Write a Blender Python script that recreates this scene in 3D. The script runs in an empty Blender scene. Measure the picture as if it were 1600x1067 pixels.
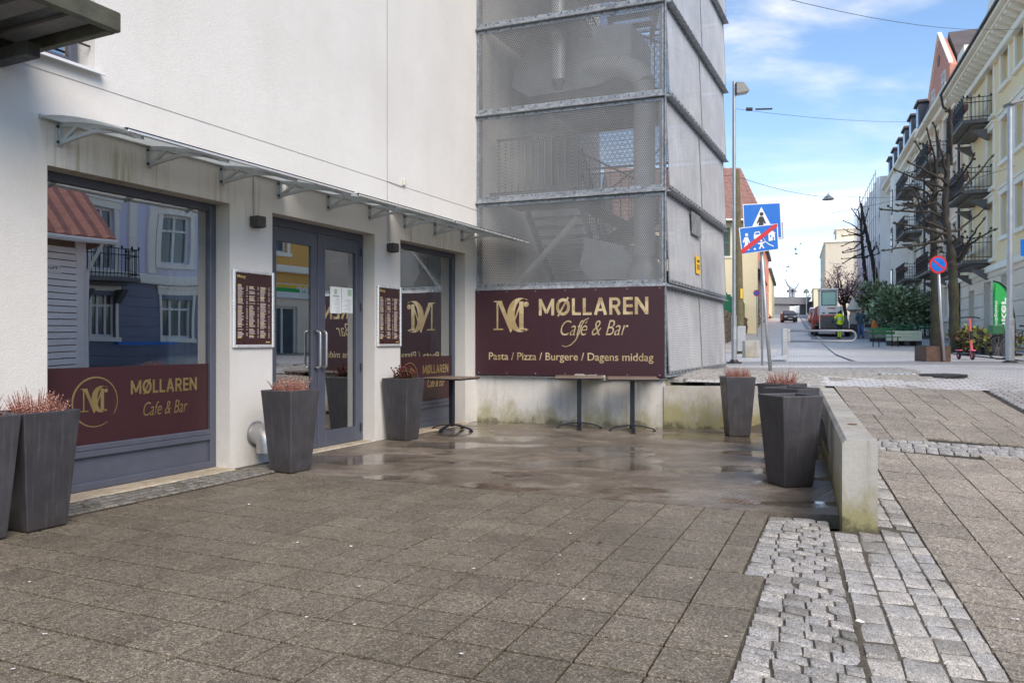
import bpy, bmesh, math, random
from mathutils import Vector, Matrix, noise
R = math.radians
random.seed(7)
scene = bpy.context.scene
COL = scene.collection
# ------------------------------------------------------------------ camera
CAM_H = 1.28
FPX = 1210.0                      # focal length in photo pixels (photo 1600 wide)
cam_d = bpy.data.cameras.new('camera')
cam_d.sensor_fit = 'HORIZONTAL'; cam_d.sensor_width = 36.0
cam_d.lens = 36.0 * FPX / 1600.0
cam_d.clip_start = 0.05; cam_d.clip_end = 3000
cam = bpy.data.objects.new('camera', cam_d); COL.objects.link(cam)
cam.location = (0, 0, CAM_H); cam.rotation_euler = (R(90), 0, 0)
scene.camera = cam
# ------------------------------------------------------------------ light
SUN_EL, SUN_AZ = 42.0, 154.0       # azimuth clockwise from +Y (behind the camera, to the right)
world = bpy.data.worlds.new('World'); scene.world = world; world.use_nodes = True
nt = world.node_tree; nt.nodes.clear()
def wn(t, **k):
    n = nt.nodes.new(t)
    for a, b in k.items(): setattr(n, a, b)
    return n
sky = wn('ShaderNodeTexSky', sky_type='NISHITA', sun_disc=False)
sky.sun_elevation = R(SUN_EL); sky.sun_rotation = R(SUN_AZ); sky.altitude = 30; sky.air_density = 1.0; sky.dust_density = 0.0; sky.ozone_density = 3.0
geo = wn('ShaderNodeTexCoord')
mp = wn('ShaderNodeMapping'); mp.inputs['Scale'].default_value = (1.0, 1.0, 3.4); mp.inputs['Location'].default_value = (0.35, 0.2, 0.15)
nt.links.new(geo.outputs['Generated'], mp.inputs['Vector'])
nz = wn('ShaderNodeTexNoise'); nz.inputs['Scale'].default_value = 2.3; nz.inputs['Detail'].default_value = 9; nz.inputs['Roughness'].default_value = .56; nz.inputs['Distortion'].default_value = .35
nt.links.new(mp.outputs[0], nz.inputs['Vector'])
sep = wn('ShaderNodeSeparateXYZ'); nt.links.new(geo.outputs['Generated'], sep.inputs[0])
# clouds thicken towards the horizon, as in the view up the street
hz = wn('ShaderNodeMapRange'); hz.inputs[1].default_value = 0.0; hz.inputs[2].default_value = .34; hz.inputs[3].default_value = .13; hz.inputs[4].default_value = -.10
nt.links.new(sep.outputs[2], hz.inputs[0])
ad = wn('ShaderNodeMath', operation='ADD'); nt.links.new(nz.outputs[0], ad.inputs[0]); nt.links.new(hz.outputs[0], ad.inputs[1])
cr = wn('ShaderNodeValToRGB'); cr.color_ramp.elements[0].position = .47; cr.color_ramp.elements[1].position = .80
cr.color_ramp.interpolation = 'EASE'
nt.links.new(ad.outputs[0], cr.inputs[0])
cl = wn('ShaderNodeMix', data_type='RGBA'); cl.inputs[7].default_value = (6.4, 6.0, 5.55, 1)
nt.links.new(cr.outputs[0], cl.inputs[0]); nt.links.new(sky.outputs[0], cl.inputs[6])
bg = wn('ShaderNodeBackground'); bg.inputs[1].default_value = 0.13
out = wn('ShaderNodeOutputWorld')
nt.links.new(cl.outputs[2], bg.inputs[0]); nt.links.new(bg.outputs[0], out.inputs[0])
sl = bpy.data.lights.new('sun', 'SUN'); sl.energy = 2.5; sl.angle = R(45); sl.color = (1, .86, .70)
so = bpy.data.objects.new('sun', sl); COL.objects.link(so)
so.rotation_euler = (R(90 - SUN_EL), 0, R(180 - SUN_AZ))
scene.view_settings.view_transform = 'Standard'; scene.view_settings.look = 'None'
scene.view_settings.exposure = 0.86; scene.view_settings.gamma = 1.0; scene.view_settings.use_curve_mapping = False
scene.cycles.max_bounces = 7; scene.cycles.transparent_max_bounces = 16; scene.cycles.glossy_bounces = 5
scene.cycles.caustics_reflective = False; scene.cycles.caustics_refractive = False

# ------------------------------------------------------------------ helpers
def lin(c):
    c = c / 255.0
    return c / 12.92 if c <= .04045 else ((c + .055) / 1.055) ** 2.4
def srgb(r, g, b): return (lin(r), lin(g), lin(b))
MATS = {}
class NT:
    """small node-tree writer"""
    def __init__(s, name):
        s.m = bpy.data.materials.new(name); s.m.use_nodes = True
        s.t = s.m.node_tree; s.t.nodes.clear()
        s.o = s.t.nodes.new('ShaderNodeOutputMaterial')
        s.tc = s.t.nodes.new('ShaderNodeTexCoord'); s.geo = s.t.nodes.new('ShaderNodeNewGeometry')
        MATS[name] = s.m
    def n(s, typ, ins=None, **k):
        nd = s.t.nodes.new(typ)
        for a, b in k.items(): setattr(nd, a, b)
        for key, v in (ins or {}).items():
            if hasattr(v, 'is_output') or isinstance(v, bpy.types.NodeSocket): s.t.links.new(v, nd.inputs[key])
            else: nd.inputs[key].default_value = v
        return nd
    def math(s, op, a, b=0.0, c=None):
        d = {0: a, 1: b}
        if c is not None: d[2] = c
        return s.n('ShaderNodeMath', d, operation=op).outputs[0]
    def noise(s, vec, scale, detail=3, rough=.55, dist=0.0):
        return s.n('ShaderNodeTexNoise', {'Vector': vec, 'Scale': scale, 'Detail': detail, 'Roughness': rough, 'Distortion': dist}).outputs[0]
    def ramp(s, fac, stops, interp='LINEAR'):
        nd = s.n('ShaderNodeValToRGB', {0: fac}); cr = nd.color_ramp; cr.interpolation = interp
        while len(cr.elements) < len(stops): cr.elements.new(.5)
        for e, (p, c) in zip(cr.elements, stops):
            e.position = p
            e.color = (c, c, c, 1) if isinstance(c, (int, float)) else (*c[:3], 1)
        return nd.outputs[0]
    def mix(s, fac, a, b, blend='MIX'):
        nd = s.n('ShaderNodeMix', data_type='RGBA', blend_type=blend)
        for i, v in ((0, fac), (6, a), (7, b)):
            if isinstance(v, bpy.types.NodeSocket): s.t.links.new(v, nd.inputs[i])
            else: nd.inputs[i].default_value = v if i == 0 else ((v, v, v, 1) if isinstance(v, (int, float)) else (*v[:3], 1))
        return nd.outputs[2]
    def maprange(s, v, a, b, c, d):
        return s.n('ShaderNodeMapRange', {0: v, 1: a, 2: b, 3: c, 4: d}).outputs[0]
    def mapping(s, vec, scale=(1, 1, 1), loc=(0, 0, 0), rot=(0, 0, 0)):
        return s.n('ShaderNodeMapping', {'Vector': vec, 'Scale': scale, 'Location': loc, 'Rotation': rot}).outputs[0]
    def bump(s, h, strength=.3, dist=.01):
        return s.n('ShaderNodeBump', {'Height': h, 'Strength': strength, 'Distance': dist}).outputs[0]
    def bsdf(s, color, rough=.6, metal=0.0, normal=None, **k):
        p = s.n('ShaderNodeBsdfPrincipled')
        for key, v in (('Base Color', color), ('Roughness', rough), ('Metallic', metal), ('Normal', normal), *k.items()):
            if v is None: continue
            if isinstance(v, bpy.types.NodeSocket): s.t.links.new(v, p.inputs[key])
            elif key == 'Base Color' or key == 'Emission Color': p.inputs[key].default_value = (*v[:3], 1)
            else: p.inputs[key].default_value = v
        s.t.links.new(p.outputs[0], s.o.inputs[0]); return p
def mat(name, col, rough=.6, metal=0.0, var=.12, scale=4.0, bump=0.0, bscale=60.0, rvar=.1, dirt=0.0, dcol=(.05, .045, .035), coord='Object', spec=None):
    """painted / plain surface: colour with soft patches, uneven gloss and fine relief"""
    if name in MATS: return MATS[name]
    s = NT(name); v = s.tc.outputs[coord]
    n1 = s.noise(v, scale, 5, .6)
    c = s.mix(s.ramp(n1, [(.3, 0.0), (.7, 1.0)]), [x * (1 - var) for x in col], [min(1, x * (1 + var)) for x in col])
    if dirt > 0:
        n2 = s.noise(v, scale * 2.7, 6, .7)
        c = s.mix(s.math('MULTIPLY', s.ramp(n2, [(.45, 0.0), (.75, 1.0)]), dirt), c, dcol)
    r = s.maprange(s.noise(v, scale * 3, 3), .3, .7, max(.02, rough - rvar), min(1, rough + rvar))
    nm = s.bump(s.noise(v, bscale, 4, .6), bump, .01) if bump > 0 else None
    p = s.bsdf(c, r, metal, nm)
    if spec is not None: p.inputs['Specular IOR Level'].default_value = spec
    return s.m

class MB:
    """collects polygons; build() links them as ONE mesh object"""
    def __init__(s): s.v = []; s.f = []; s.mi = []; s.uv = {}
    def add(s, vs, fs, mi=0):
        o = len(s.v); s.v += [tuple(p) for p in vs]
        for f in fs: s.f.append(tuple(i + o for i in f)); s.mi.append(mi)
        return s
    def box(s, x0, x1, y0, y1, z0, z1, mi=0, M=None):
        vs = [Vector((x, y, z)) for z in (z0, z1) for y in (y0, y1) for x in (x0, x1)]
        if M is not None: vs = [M @ p for p in vs]
        return s.add(vs, [(0, 2, 3, 1), (4, 5, 7, 6), (0, 1, 5, 4), (2, 6, 7, 3), (0, 4, 6, 2), (1, 3, 7, 5)], mi)
    def bev(s, x0, x1, y0, y1, z0, z1, b=.01, mi=0, M=None):
        """box with chamfered vertical edges and top/bottom rims"""
        pts = [(x0 + b, y0), (x1 - b, y0), (x1, y0 + b), (x1, y1 - b), (x1 - b, y1), (x0 + b, y1), (x0, y1 - b), (x0, y0 + b)]
        cx, cy = (x0 + x1) / 2, (y0 + y1) / 2
        def ins(p): return (p[0] + (b if p[0] < cx else -b) * .7, p[1] + (b if p[1] < cy else -b) * .7)
        rings = [[(*ins(p), z0) for p in pts], [(*p, z0 + b) for p in pts], [(*p, z1 - b) for p in pts], [(*ins(p), z1) for p in pts]]
        vs = [Vector(p) for r in rings for p in r]
        if M is not None: vs = [M @ p for p in vs]
        fs = [tuple(range(7, -1, -1)), tuple(range(24, 32))]
        for k in range(3):
            for i in range(8): j = (i + 1) % 8; fs.append((k * 8 + i, k * 8 + j, k * 8 + 8 + j, k * 8 + 8 + i))
        return s.add(vs, fs, mi)
    def prism(s, poly, axis_vec, M=None, mi=0):
        """polygon (3D points) swept along a vector"""
        a = [Vector(p) for p in poly]; d = Vector(axis_vec); n = len(a)
        vs = a + [p + d for p in a]
        if M is not None: vs = [M @ p for p in vs]
        fs = [tuple(range(n - 1, -1, -1)), tuple(range(n, 2 * n))] + [(i, (i + 1) % n, n + (i + 1) % n, n + i) for i in range(n)]
        return s.add(vs, fs, mi)
    def tube(s, pts, rad, n=8, mi=0, cap=True, M=None):
        pts = [Vector(p) for p in pts]
        if M is not None: pts = [M @ p for p in pts]
        rs = rad if isinstance(rad, (list, tuple)) else [rad] * len(pts)
        rings = []; prev = None
        for i, p in enumerate(pts):
            d = (pts[min(i + 1, len(pts) - 1)] - pts[max(i - 1, 0)])
            d = d.normalized() if d.length > 1e-9 else Vector((0, 0, 1))
            if prev is None:
                a = d.orthogonal().normalized()
            else:
                a = prev - d * prev.dot(d)
                a = a.normalized() if a.length > 1e-6 else d.orthogonal().normalized()
            prev = a; b = d.cross(a)
            rings.append([p + (a * math.cos(t) + b * math.sin(t)) * rs[i] for t in [2 * math.pi * k / n for k in range(n)]])
        fs = []
        for i in range(len(pts) - 1):
            for k in range(n): j = (k + 1) % n; fs.append((i * n + k, i * n + j, i * n + n + j, i * n + n + k))
        if cap: fs += [tuple(range(n - 1, -1, -1)), tuple(range((len(pts) - 1) * n, len(pts) * n))]
        return s.add([p for r in rings for p in r], fs, mi)
    def cyl(s, c, r, z0, z1, n=16, r1=None, mi=0, M=None):
        return s.tube([(c[0], c[1], z0), (c[0], c[1], z1)], [r, r if r1 is None else r1], n, mi, True, M)
    def lathe(s, prof, n=16, M=None, mi=0):
        vs = []; fs = []
        for r, z in prof:
            for k in range(n): t = 2 * math.pi * k / n; vs.append(Vector((r * math.cos(t), r * math.sin(t), z)))
        for i in range(len(prof) - 1):
            for k in range(n): j = (k + 1) % n; fs.append((i * n + k, i * n + j, i * n + n + j, i * n + n + k))
        fs += [tuple(range(n - 1, -1, -1)), tuple(range((len(prof) - 1) * n, len(prof) * n))]
        if M is not None: vs = [M @ p for p in vs]
        return s.add(vs, fs, mi)
    def quad(s, a, b, c, d, mi=0): return s.add([a, b, c, d], [(0, 1, 2, 3)], mi)
    def wall(s, x0, x1, z0, z1, y0, y1, holes, mi=0):
        """upright slab between y0 (back) and y1 (front, +y side) with rectangular openings (hx0,hx1,hz0,hz1)"""
        xs = sorted({x0, x1, *[h[0] for h in holes], *[h[1] for h in holes]}); zs = sorted({z0, z1, *[h[2] for h in holes], *[h[3] for h in holes]})
        xs = [x for x in xs if x0 <= x <= x1]; zs = [z for z in zs if z0 <= z <= z1]
        def hole(xa, xb, za, zb):
            xm, zm = (xa + xb) / 2, (za + zb) / 2
            return any(h[0] < xm < h[1] and h[2] < zm < h[3] for h in holes)
        for i in range(len(xs) - 1):
            for k in range(len(zs) - 1):
                xa, xb, za, zb = xs[i], xs[i + 1], zs[k], zs[k + 1]
                if hole(xa, xb, za, zb): continue
                s.quad((xb, y1, za), (xa, y1, za), (xa, y1, zb), (xb, y1, zb), mi)
                s.quad((xa, y0, za), (xb, y0, za), (xb, y0, zb), (xa, y0, zb), mi)
        def side(h, inner):
            a, b, c, d = h
            e = [((a, c), (a, d)), ((b, d), (b, c)), ((a, d), (b, d)), ((b, c), (a, c))]
            for (p, q) in e:
                if inner and c <= z0 and p[1] == c and q[1] == c: continue
                f = [(p[0], y0, p[1]), (q[0], y0, q[1]), (q[0], y1, q[1]), (p[0], y1, p[1])]
                s.add(f, [(0, 1, 2, 3) if inner else (3, 2, 1, 0)], mi)
        for h in holes: side((max(h[0], x0), min(h[1], x1), max(h[2], z0), min(h[3], z1)), True)
        side((x0, x1, z0, z1), False)
        return s
    def mesh(s, name, mats, smooth=False, uvf=None):
        me = bpy.data.meshes.new(name); me.from_pydata(s.v, [], s.f)
        for m in (mats if isinstance(mats, (list, tuple)) else [mats]): me.materials.append(m)
        if any(s.mi): me.polygons.foreach_set('material_index', s.mi)
        if smooth: me.polygons.foreach_set('use_smooth', [True] * len(s.f))
        if uvf:
            ul = me.uv_layers.new(name='UVMap')
            for l in me.loops: ul.data[l.index].uv = uvf(Vector(s.v[l.vertex_index]))
        me.update(); return me
    def build(s, name, mats, parent=None, smooth=False, uvf=None, loc=None):
        return link(name, s.mesh(name, mats, smooth, uvf), parent, loc)
def link(name, me, parent=None, loc=None):
    o = bpy.data.objects.new(name, me); COL.objects.link(o)
    if parent is not None: o.parent = parent
    if loc is not None: o.location = loc
    return o
def smooth_by_angle(o, ang=35):
    me = o.data
    me.polygons.foreach_set('use_smooth', [True] * len(me.polygons))
    try: me.set_sharp_from_angle(angle=R(ang))
    except Exception: pass
    return o
def thing(name, label, cat, loc=(0, 0, 0), rz=0.0, group=None, kind=None):
    o = bpy.data.objects.new(name, None); COL.objects.link(o); o.empty_display_size = .1
    o.location = loc; o.rotation_euler = (0, 0, rz)
    return tag(o, label, cat, group, kind)
def tag(o, label=None, cat=None, group=None, kind=None):
    if label: o['label'] = label
    if cat: o['category'] = cat
    if group: o['group'] = group
    if kind: o['kind'] = kind
    return o
def copy_tree(o, parent=None):
    c = o.copy(); COL.objects.link(c); c.parent = parent
    for ch in o.children: copy_tree(ch, c)
    return c
def text_mesh(s, mat_, size=1.0, bold=0.0, shear=0.0, extrude=.002, spacing=1.0):
    cu = bpy.data.curves.new('txt', 'FONT'); cu.body = s; cu.size = size; cu.offset = bold; cu.shear = shear; cu.extrude = extrude; cu.space_character = spacing
    cu.resolution_u = 4
    o = bpy.data.objects.new('txt', cu); COL.objects.link(o)
    dg = bpy.context.evaluated_depsgraph_get(); dg.update()
    me = bpy.data.meshes.new_from_object(o.evaluated_get(dg)); bpy.data.objects.remove(o); bpy.data.curves.remove(cu)
    me.materials.clear(); me.materials.append(mat_); return me
def text_at(name, s, mat_, parent, M, width=None, height=None, **k):
    """text laid in the local xy plane of M, lower-left at M's origin, stretched to width x height"""
    me = text_mesh(s, mat_, **k); xs = [v.co.x for v in me.vertices]; ys = [v.co.y for v in me.vertices]
    if not xs: return None
    sx = width / (max(xs) - min(xs)) if width else None; sy = height / (max(ys) - min(ys)) if height else None
    sx = sx or sy; sy = sy or sx
    T = M @ Matrix.Diagonal((sx, sy, 1, 1)) @ Matrix.Translation((-min(xs), -min(ys), 0))
    me.transform(T); return link(name, me, parent)
def frameM(o, x, y):
    """matrix with origin o, x axis, y axis (3D)"""
    x = Vector(x).normalized(); y = Vector(y); y = (y - x * y.dot(x)).normalized(); z = x.cross(y)
    return Matrix(((x.x, y.x, z.x, o[0]), (x.y, y.y, z.y, o[1]), (x.z, y.z, z.z, o[2]), (0, 0, 0, 1)))
# photo pixel -> world, used to place things at their real distance
def at(px, py, Y): return Vector(((px - 800) / FPX * Y, Y, CAM_H - (py - 533.5) / FPX * Y))
SP = [(-50, -.05), (10, .57), (12, .69), (13.5, .75), (18, .77), (27, .80), (36, 1.05), (47, 1.45), (70, 2.40), (104, 3.9), (160, 6.6), (420, 18), (1500, 40)]
def prof(Y):
    for (a, za), (b, zb) in zip(SP, SP[1:]):
        if Y <= b: return za + (zb - za) * (Y - a) / (b - a)
    return SP[-1][1]
def zplaza(X, Y): return -.536 - .03 * X + .115 * Y
def zg(X, Y):
    p = zplaza(min(X, 14), Y)
    if Y < 11.3: return p
    t = min(1, (Y - 11.3) / 3.2); t = t * t * (3 - 2 * t)
    return p + (prof(Y) - p) * t
def gnd(px, py, flat=None):
    """ground point under a photo pixel"""
    k = (px - 800) / FPX; m = (py - 533.5) / FPX
    if flat is not None:
        Y = (CAM_H - flat) / m; return Vector((k * Y, Y, flat))
    Y = 2.5
    while Y < 600:
        if CAM_H - m * Y <= zg(k * Y, Y): break
        Y += .02 + Y * .001
    return Vector((k * Y, Y, zg(k * Y, Y)))
# ------------------------------------------------------------------ materials of the ground
def m_tile(name, warm, bright=1.0, wet=.5):
    s = NT(name); pos = s.geo.outputs['Position']
    vo = s.n('ShaderNodeTexVoronoi', {'Vector': pos, 'Scale': 150.0, 'Randomness': 1.0})
    g = s.n('ShaderNodeSeparateColor', {0: vo.outputs['Color']}).outputs[0]
    a = [x * bright for x in (.060, .052, .042)]; b = [x * bright for x in (.128, .112, .092)]; c = [x * bright for x in (.29, .26, .22)]
    if not warm: a, b, c = [[v[0] * 1.03, v[1] * 1.01, v[2] * .92] for v in (a, b, c)]
    col = s.ramp(g, [(0.0, a), (.45, b), (.8, [x * 1.25 for x in b]), (1.0, c)])
    vo2 = s.n('ShaderNodeTexVoronoi', {'Vector': pos, 'Scale': 47.0})
    g2 = s.n('ShaderNodeSeparateColor', {0: vo2.outputs['Color']}).outputs[1]
    col = s.mix(s.ramp(g2, [(.0, .35), (.5, .0), (1, .0)]), col, (.03, .027, .022))
    oi = s.n('ShaderNodeObjectInfo')
    col = s.mix(1.0, col, s.ramp(oi.outputs['Random'], [(0, .80), (.10, .92), (.5, 1.0), (.85, 1.05), (1, 1.13)]), 'MULTIPLY')
    big = s.noise(pos, .55, 5, .62); med = s.noise(pos, 3.1, 5, .65)
    damp = s.math('ADD', s.math('MULTIPLY', big, .7), s.math('MULTIPLY', med, .45))
    dm = s.ramp(damp, [(.46, 0.0), (.68, 1.0)])
    col = s.mix(s.math('MULTIPLY', dm, .42), col, s.mix(1.0, col, (.45, .42, .36), 'MULTIPLY'))
    moss = s.ramp(s.noise(pos, 1.3, 6, .7), [(.56, 0.0), (.75, 1.0)])
    col = s.mix(s.math('MULTIPLY', moss, .35), col, (.06, .055, .025))
    gum = s.n('ShaderNodeTexVoronoi', {'Vector': pos, 'Scale': 3.1}); gr = s.n('ShaderNodeSeparateColor', {0: gum.outputs['Color']}).outputs[2]
    spot = s.math('MULTIPLY', s.ramp(gum.outputs['Distance'], [(.045, 1.0), (.062, 0.0)]), s.math('GREATER_THAN', gr, .45))
    col = s.mix(s.math('MULTIPLY', spot, .55), col, s.mix(s.math('GREATER_THAN', gr, .78), (.30, .285, .255), (.045, .04, .034)))
    rough = s.maprange(dm, 0, 1, .62, .62 - .32 * wet)
    h = s.math('ADD', s.math('MULTIPLY', vo.outputs['Distance'], -1.0), s.math('MULTIPLY', g, .5))
    s.bsdf(col, rough, 0, s.bump(h, .45, .004)); return s.m
m_tile('terrace_paver', False, 1.42, .65)
m_tile('plaza_paver', True, 2.55, .25)
def m_granite(name, k):
    s = NT(name); pos = s.geo.outputs['Position']
    vo = s.n('ShaderNodeTexVoronoi', {'Vector': pos, 'Scale': 190.0})
    g = s.n('ShaderNodeSeparateColor', {0: vo.outputs['Color']}).outputs[0]
    col = s.ramp(g, [(0, (.12, .118, .114)), (.3, (.30, .292, .276)), (.75, (.425, .412, .39)), (1, (.61, .595, .565))])
    oi = s.n('ShaderNodeObjectInfo')
    col = s.mix(1.0, col, s.ramp(oi.outputs['Random'], [(0, (.60, .58, .55)), (.25, (.88, .87, .85)), (.6, (.98, .98, 1.0)), (1, (1.16, 1.12, 1.06))]), 'MULTIPLY')
    n1 = s.noise(pos, 9, 5, .6)
    col = s.mix(s.ramp(n1, [(.45, 0), (.8, .55)]), col, (.12, .115, .10))
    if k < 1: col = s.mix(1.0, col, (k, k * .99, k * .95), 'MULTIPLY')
    s.bsdf(col, s.maprange(n1, .3, .7, .5, .72), 0, s.bump(s.noise(pos, 85, 5, .7), .5, .006)); return s.m
m_granite('granite_sett', 1.0); m_granite('granite_dark', .5)  # second one: darker copy of the sett granite, for the strip along the cafe wall
def m_joint():
    s = NT('joint_soil'); pos = s.geo.outputs['Position']
    n = s.noise(pos, 60, 5, .7)
    c = s.ramp(n, [(.3, (.04, .034, .025)), (.6, (.11, .092, .068)), (.75, (.18, .15, .115))])
    c = s.mix(s.ramp(s.noise(pos, 4, 4), [(.5, 0), (.7, .5)]), c, (.035, .042, .014))
    s.bsdf(c, .85, 0, s.bump(n, .6, .01)); return s.m
m_joint()
def m_slab():
    s = NT('wet_concrete'); pos = s.geo.outputs['Position']
    st = s.mapping(pos, (1.0, 1.35, 1), rot=(0, 0, R(-24)))
    big = s.noise(st, 1.3, 8, .68, .5); fine = s.noise(pos, 55, 5, .75); med = s.noise(pos, 7.5, 7, .72, .4)
    c = s.ramp(big, [(.30, (.085, .067, .050)), (.48, (.175, .142, .108)), (.62, (.28, .238, .192)), (.76, (.16, .132, .103))])
    c = s.mix(s.math('MULTIPLY', s.ramp(med, [(.4, 0), (.7, 1)]), .55), c, (.075, .060, .045))
    c = s.mix(1.0, c, s.ramp(fine, [(.3, .58), (.7, 1.38)]), 'MULTIPLY')
    # brushed swirl ridges
    sw = s.n('ShaderNodeTexWave', {'Vector': s.mapping(pos, (1, 1, 1), rot=(0, 0, R(38))), 'Scale': 7.0, 'Distortion': 5.0, 'Detail': 3.0, 'Detail Scale': .6}).outputs[1]
    swm = s.ramp(s.noise(s.mapping(pos, (1, 1, 1), loc=(3.1, .4, 0)), .8, 3), [(.46, 0), (.58, 1)])
    pud = s.ramp(s.noise(s.mapping(pos, (.8, 1.5, 1), loc=(5.2, 2.7, 0), rot=(0, 0, R(-24))), .85, 4, .5, .2), [(.525, 0.0), (.56, 1.0)])
    damp = s.ramp(big, [(.4, 1.0), (.65, .0)])
    rough = s.math('SUBTRACT', s.maprange(damp, 0, 1, .50, .34), s.math('MULTIPLY', pud, .33))
    rough = s.math('MAXIMUM', rough, .05)
    c = s.mix(s.math('MULTIPLY', pud, .45), c, s.mix(1.0, c, (.55, .53, .50), 'MULTIPLY'))
    dry = s.math('SUBTRACT', 1.0, pud)
    h = s.math('MULTIPLY', s.math('ADD', fine, s.math('MULTIPLY', s.math('MULTIPLY', sw, swm), 1.6)), s.math('ADD', s.math('MULTIPLY', dry, .9), .1))
    s.bsdf(c, rough, 0, s.bump(h, .30, .006)); return s.m
m_slab()
def m_street():
    """far sett paving: pieces too small to tell apart at this distance"""
    s = NT('street_setts'); pos = s.geo.outputs['Position']
    v = s.mapping(pos, (1, 1, 1), rot=(0, 0, R(20)))
    br = s.n('ShaderNodeTexBrick', {'Vector': v, 'Color1': (.64, .63, .61, 1), 'Color2': (.48, .474, .46, 1), 'Mortar': (.14, .13, .12, 1), 'Scale': 1.0, 'Mortar Size': .012, 'Brick Width': .17, 'Row Height': .12, 'Mortar Smooth': .3})
    c = s.mix(s.ramp(s.noise(pos, .35, 5, .6), [(.35, 0), (.7, .6)]), br.outputs[0], (.72, .71, .69))
    c = s.mix(s.ramp(s.noise(pos, 40, 4, .7), [(.4, 0), (.75, .5)]), c, (.17, .165, .16))
    s.bsdf(c, s.maprange(s.noise(pos, 1.1, 4), .3, .7, .38, .62), 0, s.bump(br.outputs[1], -.5, .008)); return s.m
m_street()
mat('paver_joint', (.042, .035, .024), .9, var=.35, scale=6, bump=.4, bscale=60)
mat('asphalt', (.20, .203, .21), .55, var=.25, scale=.8, bump=.5, bscale=90, coord='Object', dirt=.35, dcol=(.07, .07, .072))
mat('earth', (.10, .085, .06), .9, var=.3, scale=2, bump=.6, bscale=30)
mat('pale_slab', (.48, .485, .49), .55, var=.15, scale=1.2, bump=.3, bscale=60, dirt=.3, dcol=(.2, .195, .19))
mat('yellow_slab', (.46, .38, .22), .6, var=.2, scale=2, bump=.3, bscale=60, dirt=.3)
mat('petal_white', (.75, .73, .70), .7, var=.1, scale=30)
mat('gum_grey', (.33, .32, .29), .8, var=.1, scale=30)
mat('leaf_brown', (.16, .09, .035), .7, var=.3, scale=30)
mat('cast_iron', (.05, .045, .045), .5, .6, var=.2, scale=20)

GA = R(-23.44)
T1 = Vector((math.cos(GA), math.sin(GA), 0)); T2 = Vector((-math.sin(GA), math.cos(GA), 0)); TS = .2994
TO = Vector((-.858, 3.576, 0))
def tg(i, j, z=0.0): return TO + T1 * (i * TS) + T2 * (j * TS) + Vector((0, 0, z))
def tinv(p):
    d = Vector((p[0], p[1], 0)) - TO
    return d.dot(T1) / TS, d.dot(T2) / TS
def tile_mesh(name, w, d, m, th=.05, gap=.0055, cham=.0016):
    b = MB(); x, y = w / 2 - gap, d / 2 - gap * 1.7
    b.bev(-x, x, -y, y, -th, 0, cham); return b.mesh(name, m)
# sheet below everything, to the horizon
b = MB()
xs = [-900, -300, -120, -60, -30, -12, -6, -2, 2, 5, 8, 12, 16, 24, 40, 60, 90, 150, 300, 900]
ys = [-300, -100, -30, -5, 0, 3, 6, 9, 10.5, 11.5, 12.2, 13, 14, 16, 20, 27, 36, 47, 58, 70, 85, 104, 130, 160, 220, 300, 420, 700, 1400]
def zbase(X, Y):
    if X < 5 and Y < 12.5: return -.45
    if X < 4 and Y < 17: return -.45
    if Y < 10.6: return min(zplaza(min(max(X, 2), 14), max(Y, -2)) - .12, 9)
    return zg(min(X, 60), Y) - .06
vs = [(x, y, zbase(x, y)) for y in ys for x in xs]; n = len(xs)
b.add(vs, [(j * n + i, j * n + i + 1, (j + 1) * n + i + 1, (j + 1) * n + i) for j in range(len(ys) - 1) for i in range(n - 1)])
tag(b.build('ground', MATS['earth']), kind='structure')

# --- terrace of square aggregate pavers
terrace = tag(MB().add([tg(-26, -10, -.03), tg(6.15, -10, -.03), tg(6.15, 10.5, -.03), tg(-26, 10.5, -.03)], [(0, 1, 2, 3)]).build('terrace_paving', MATS['paver_joint']), kind='structure')
tm_full = tile_mesh('paver', TS, TS, MATS['terrace_paver'])
tm_halfc = tile_mesh('paver_narrow', TS * .6, TS, MATS['terrace_paver'])
tm_halfr = tile_mesh('paver_short', TS, TS * .5, MATS['terrace_paver'])
tm_corner = tile_mesh('paver_corner', TS * .6, TS * .5, MATS['terrace_paver'])
rt = random.Random(3); cand = []
FA_P = Vector((-.566, 12.44, 0)); FA_U = Vector((.4310, .9023, 0)); FA_N = Vector((.9023, -.4310, 0))
def fside(p): return (p - FA_P).dot(FA_N)          # metres in front of the cafe wall
for j in range(-6, 11):
    for i in range(-22, 7):
        hr = j == 10; hc = i == 5 and j >= 5
        if i == 6 or (i > 5): continue
        w = .6 if hc else 1.0; d = .5 if hr else 1.0
        c = tg(i + w / 2, j + d / 2)
        if fside(c) < .40 or c.y < 1.9: continue
        px = 800 + FPX * c.x / c.y; vis = -160 < px < 1760 and 533 + FPX * CAM_H / c.y < 1290
        if not vis: continue
        cand.append((c, tm_corner if hc and hr else tm_halfc if hc else tm_halfr if hr else tm_full))
cand.sort(key=lambda q: (q[0].y))
def put(me, name, c, rz, parent, sc=(1, 1, 1), tilt=(0, 0)):
    o = bpy.data.objects.new(name, me); COL.objects.link(o); o.location = c; o.rotation_euler = (tilt[0], tilt[1], rz); o.scale = sc; o.parent = parent; return o
def inframe(c, pad=0):
    px = 800 + FPX * c[0] / c[1]; py = 533.5 + FPX * (CAM_H - c[2]) / c[1]
    return -pad < px < 1600 + pad and py < 1067 + pad
near = [q for q in cand if inframe(q[0], 60)][:300]; rest = [q for q in cand if q not in near]
for c, me in near:
    put(me, 'paver', c + Vector((0, 0, rt.gauss(0, .0011))), GA + rt.gauss(0, .0025), terrace, (1, 1, 1), (rt.gauss(0, .0028), rt.gauss(0, .0028)))
b = MB()
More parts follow.
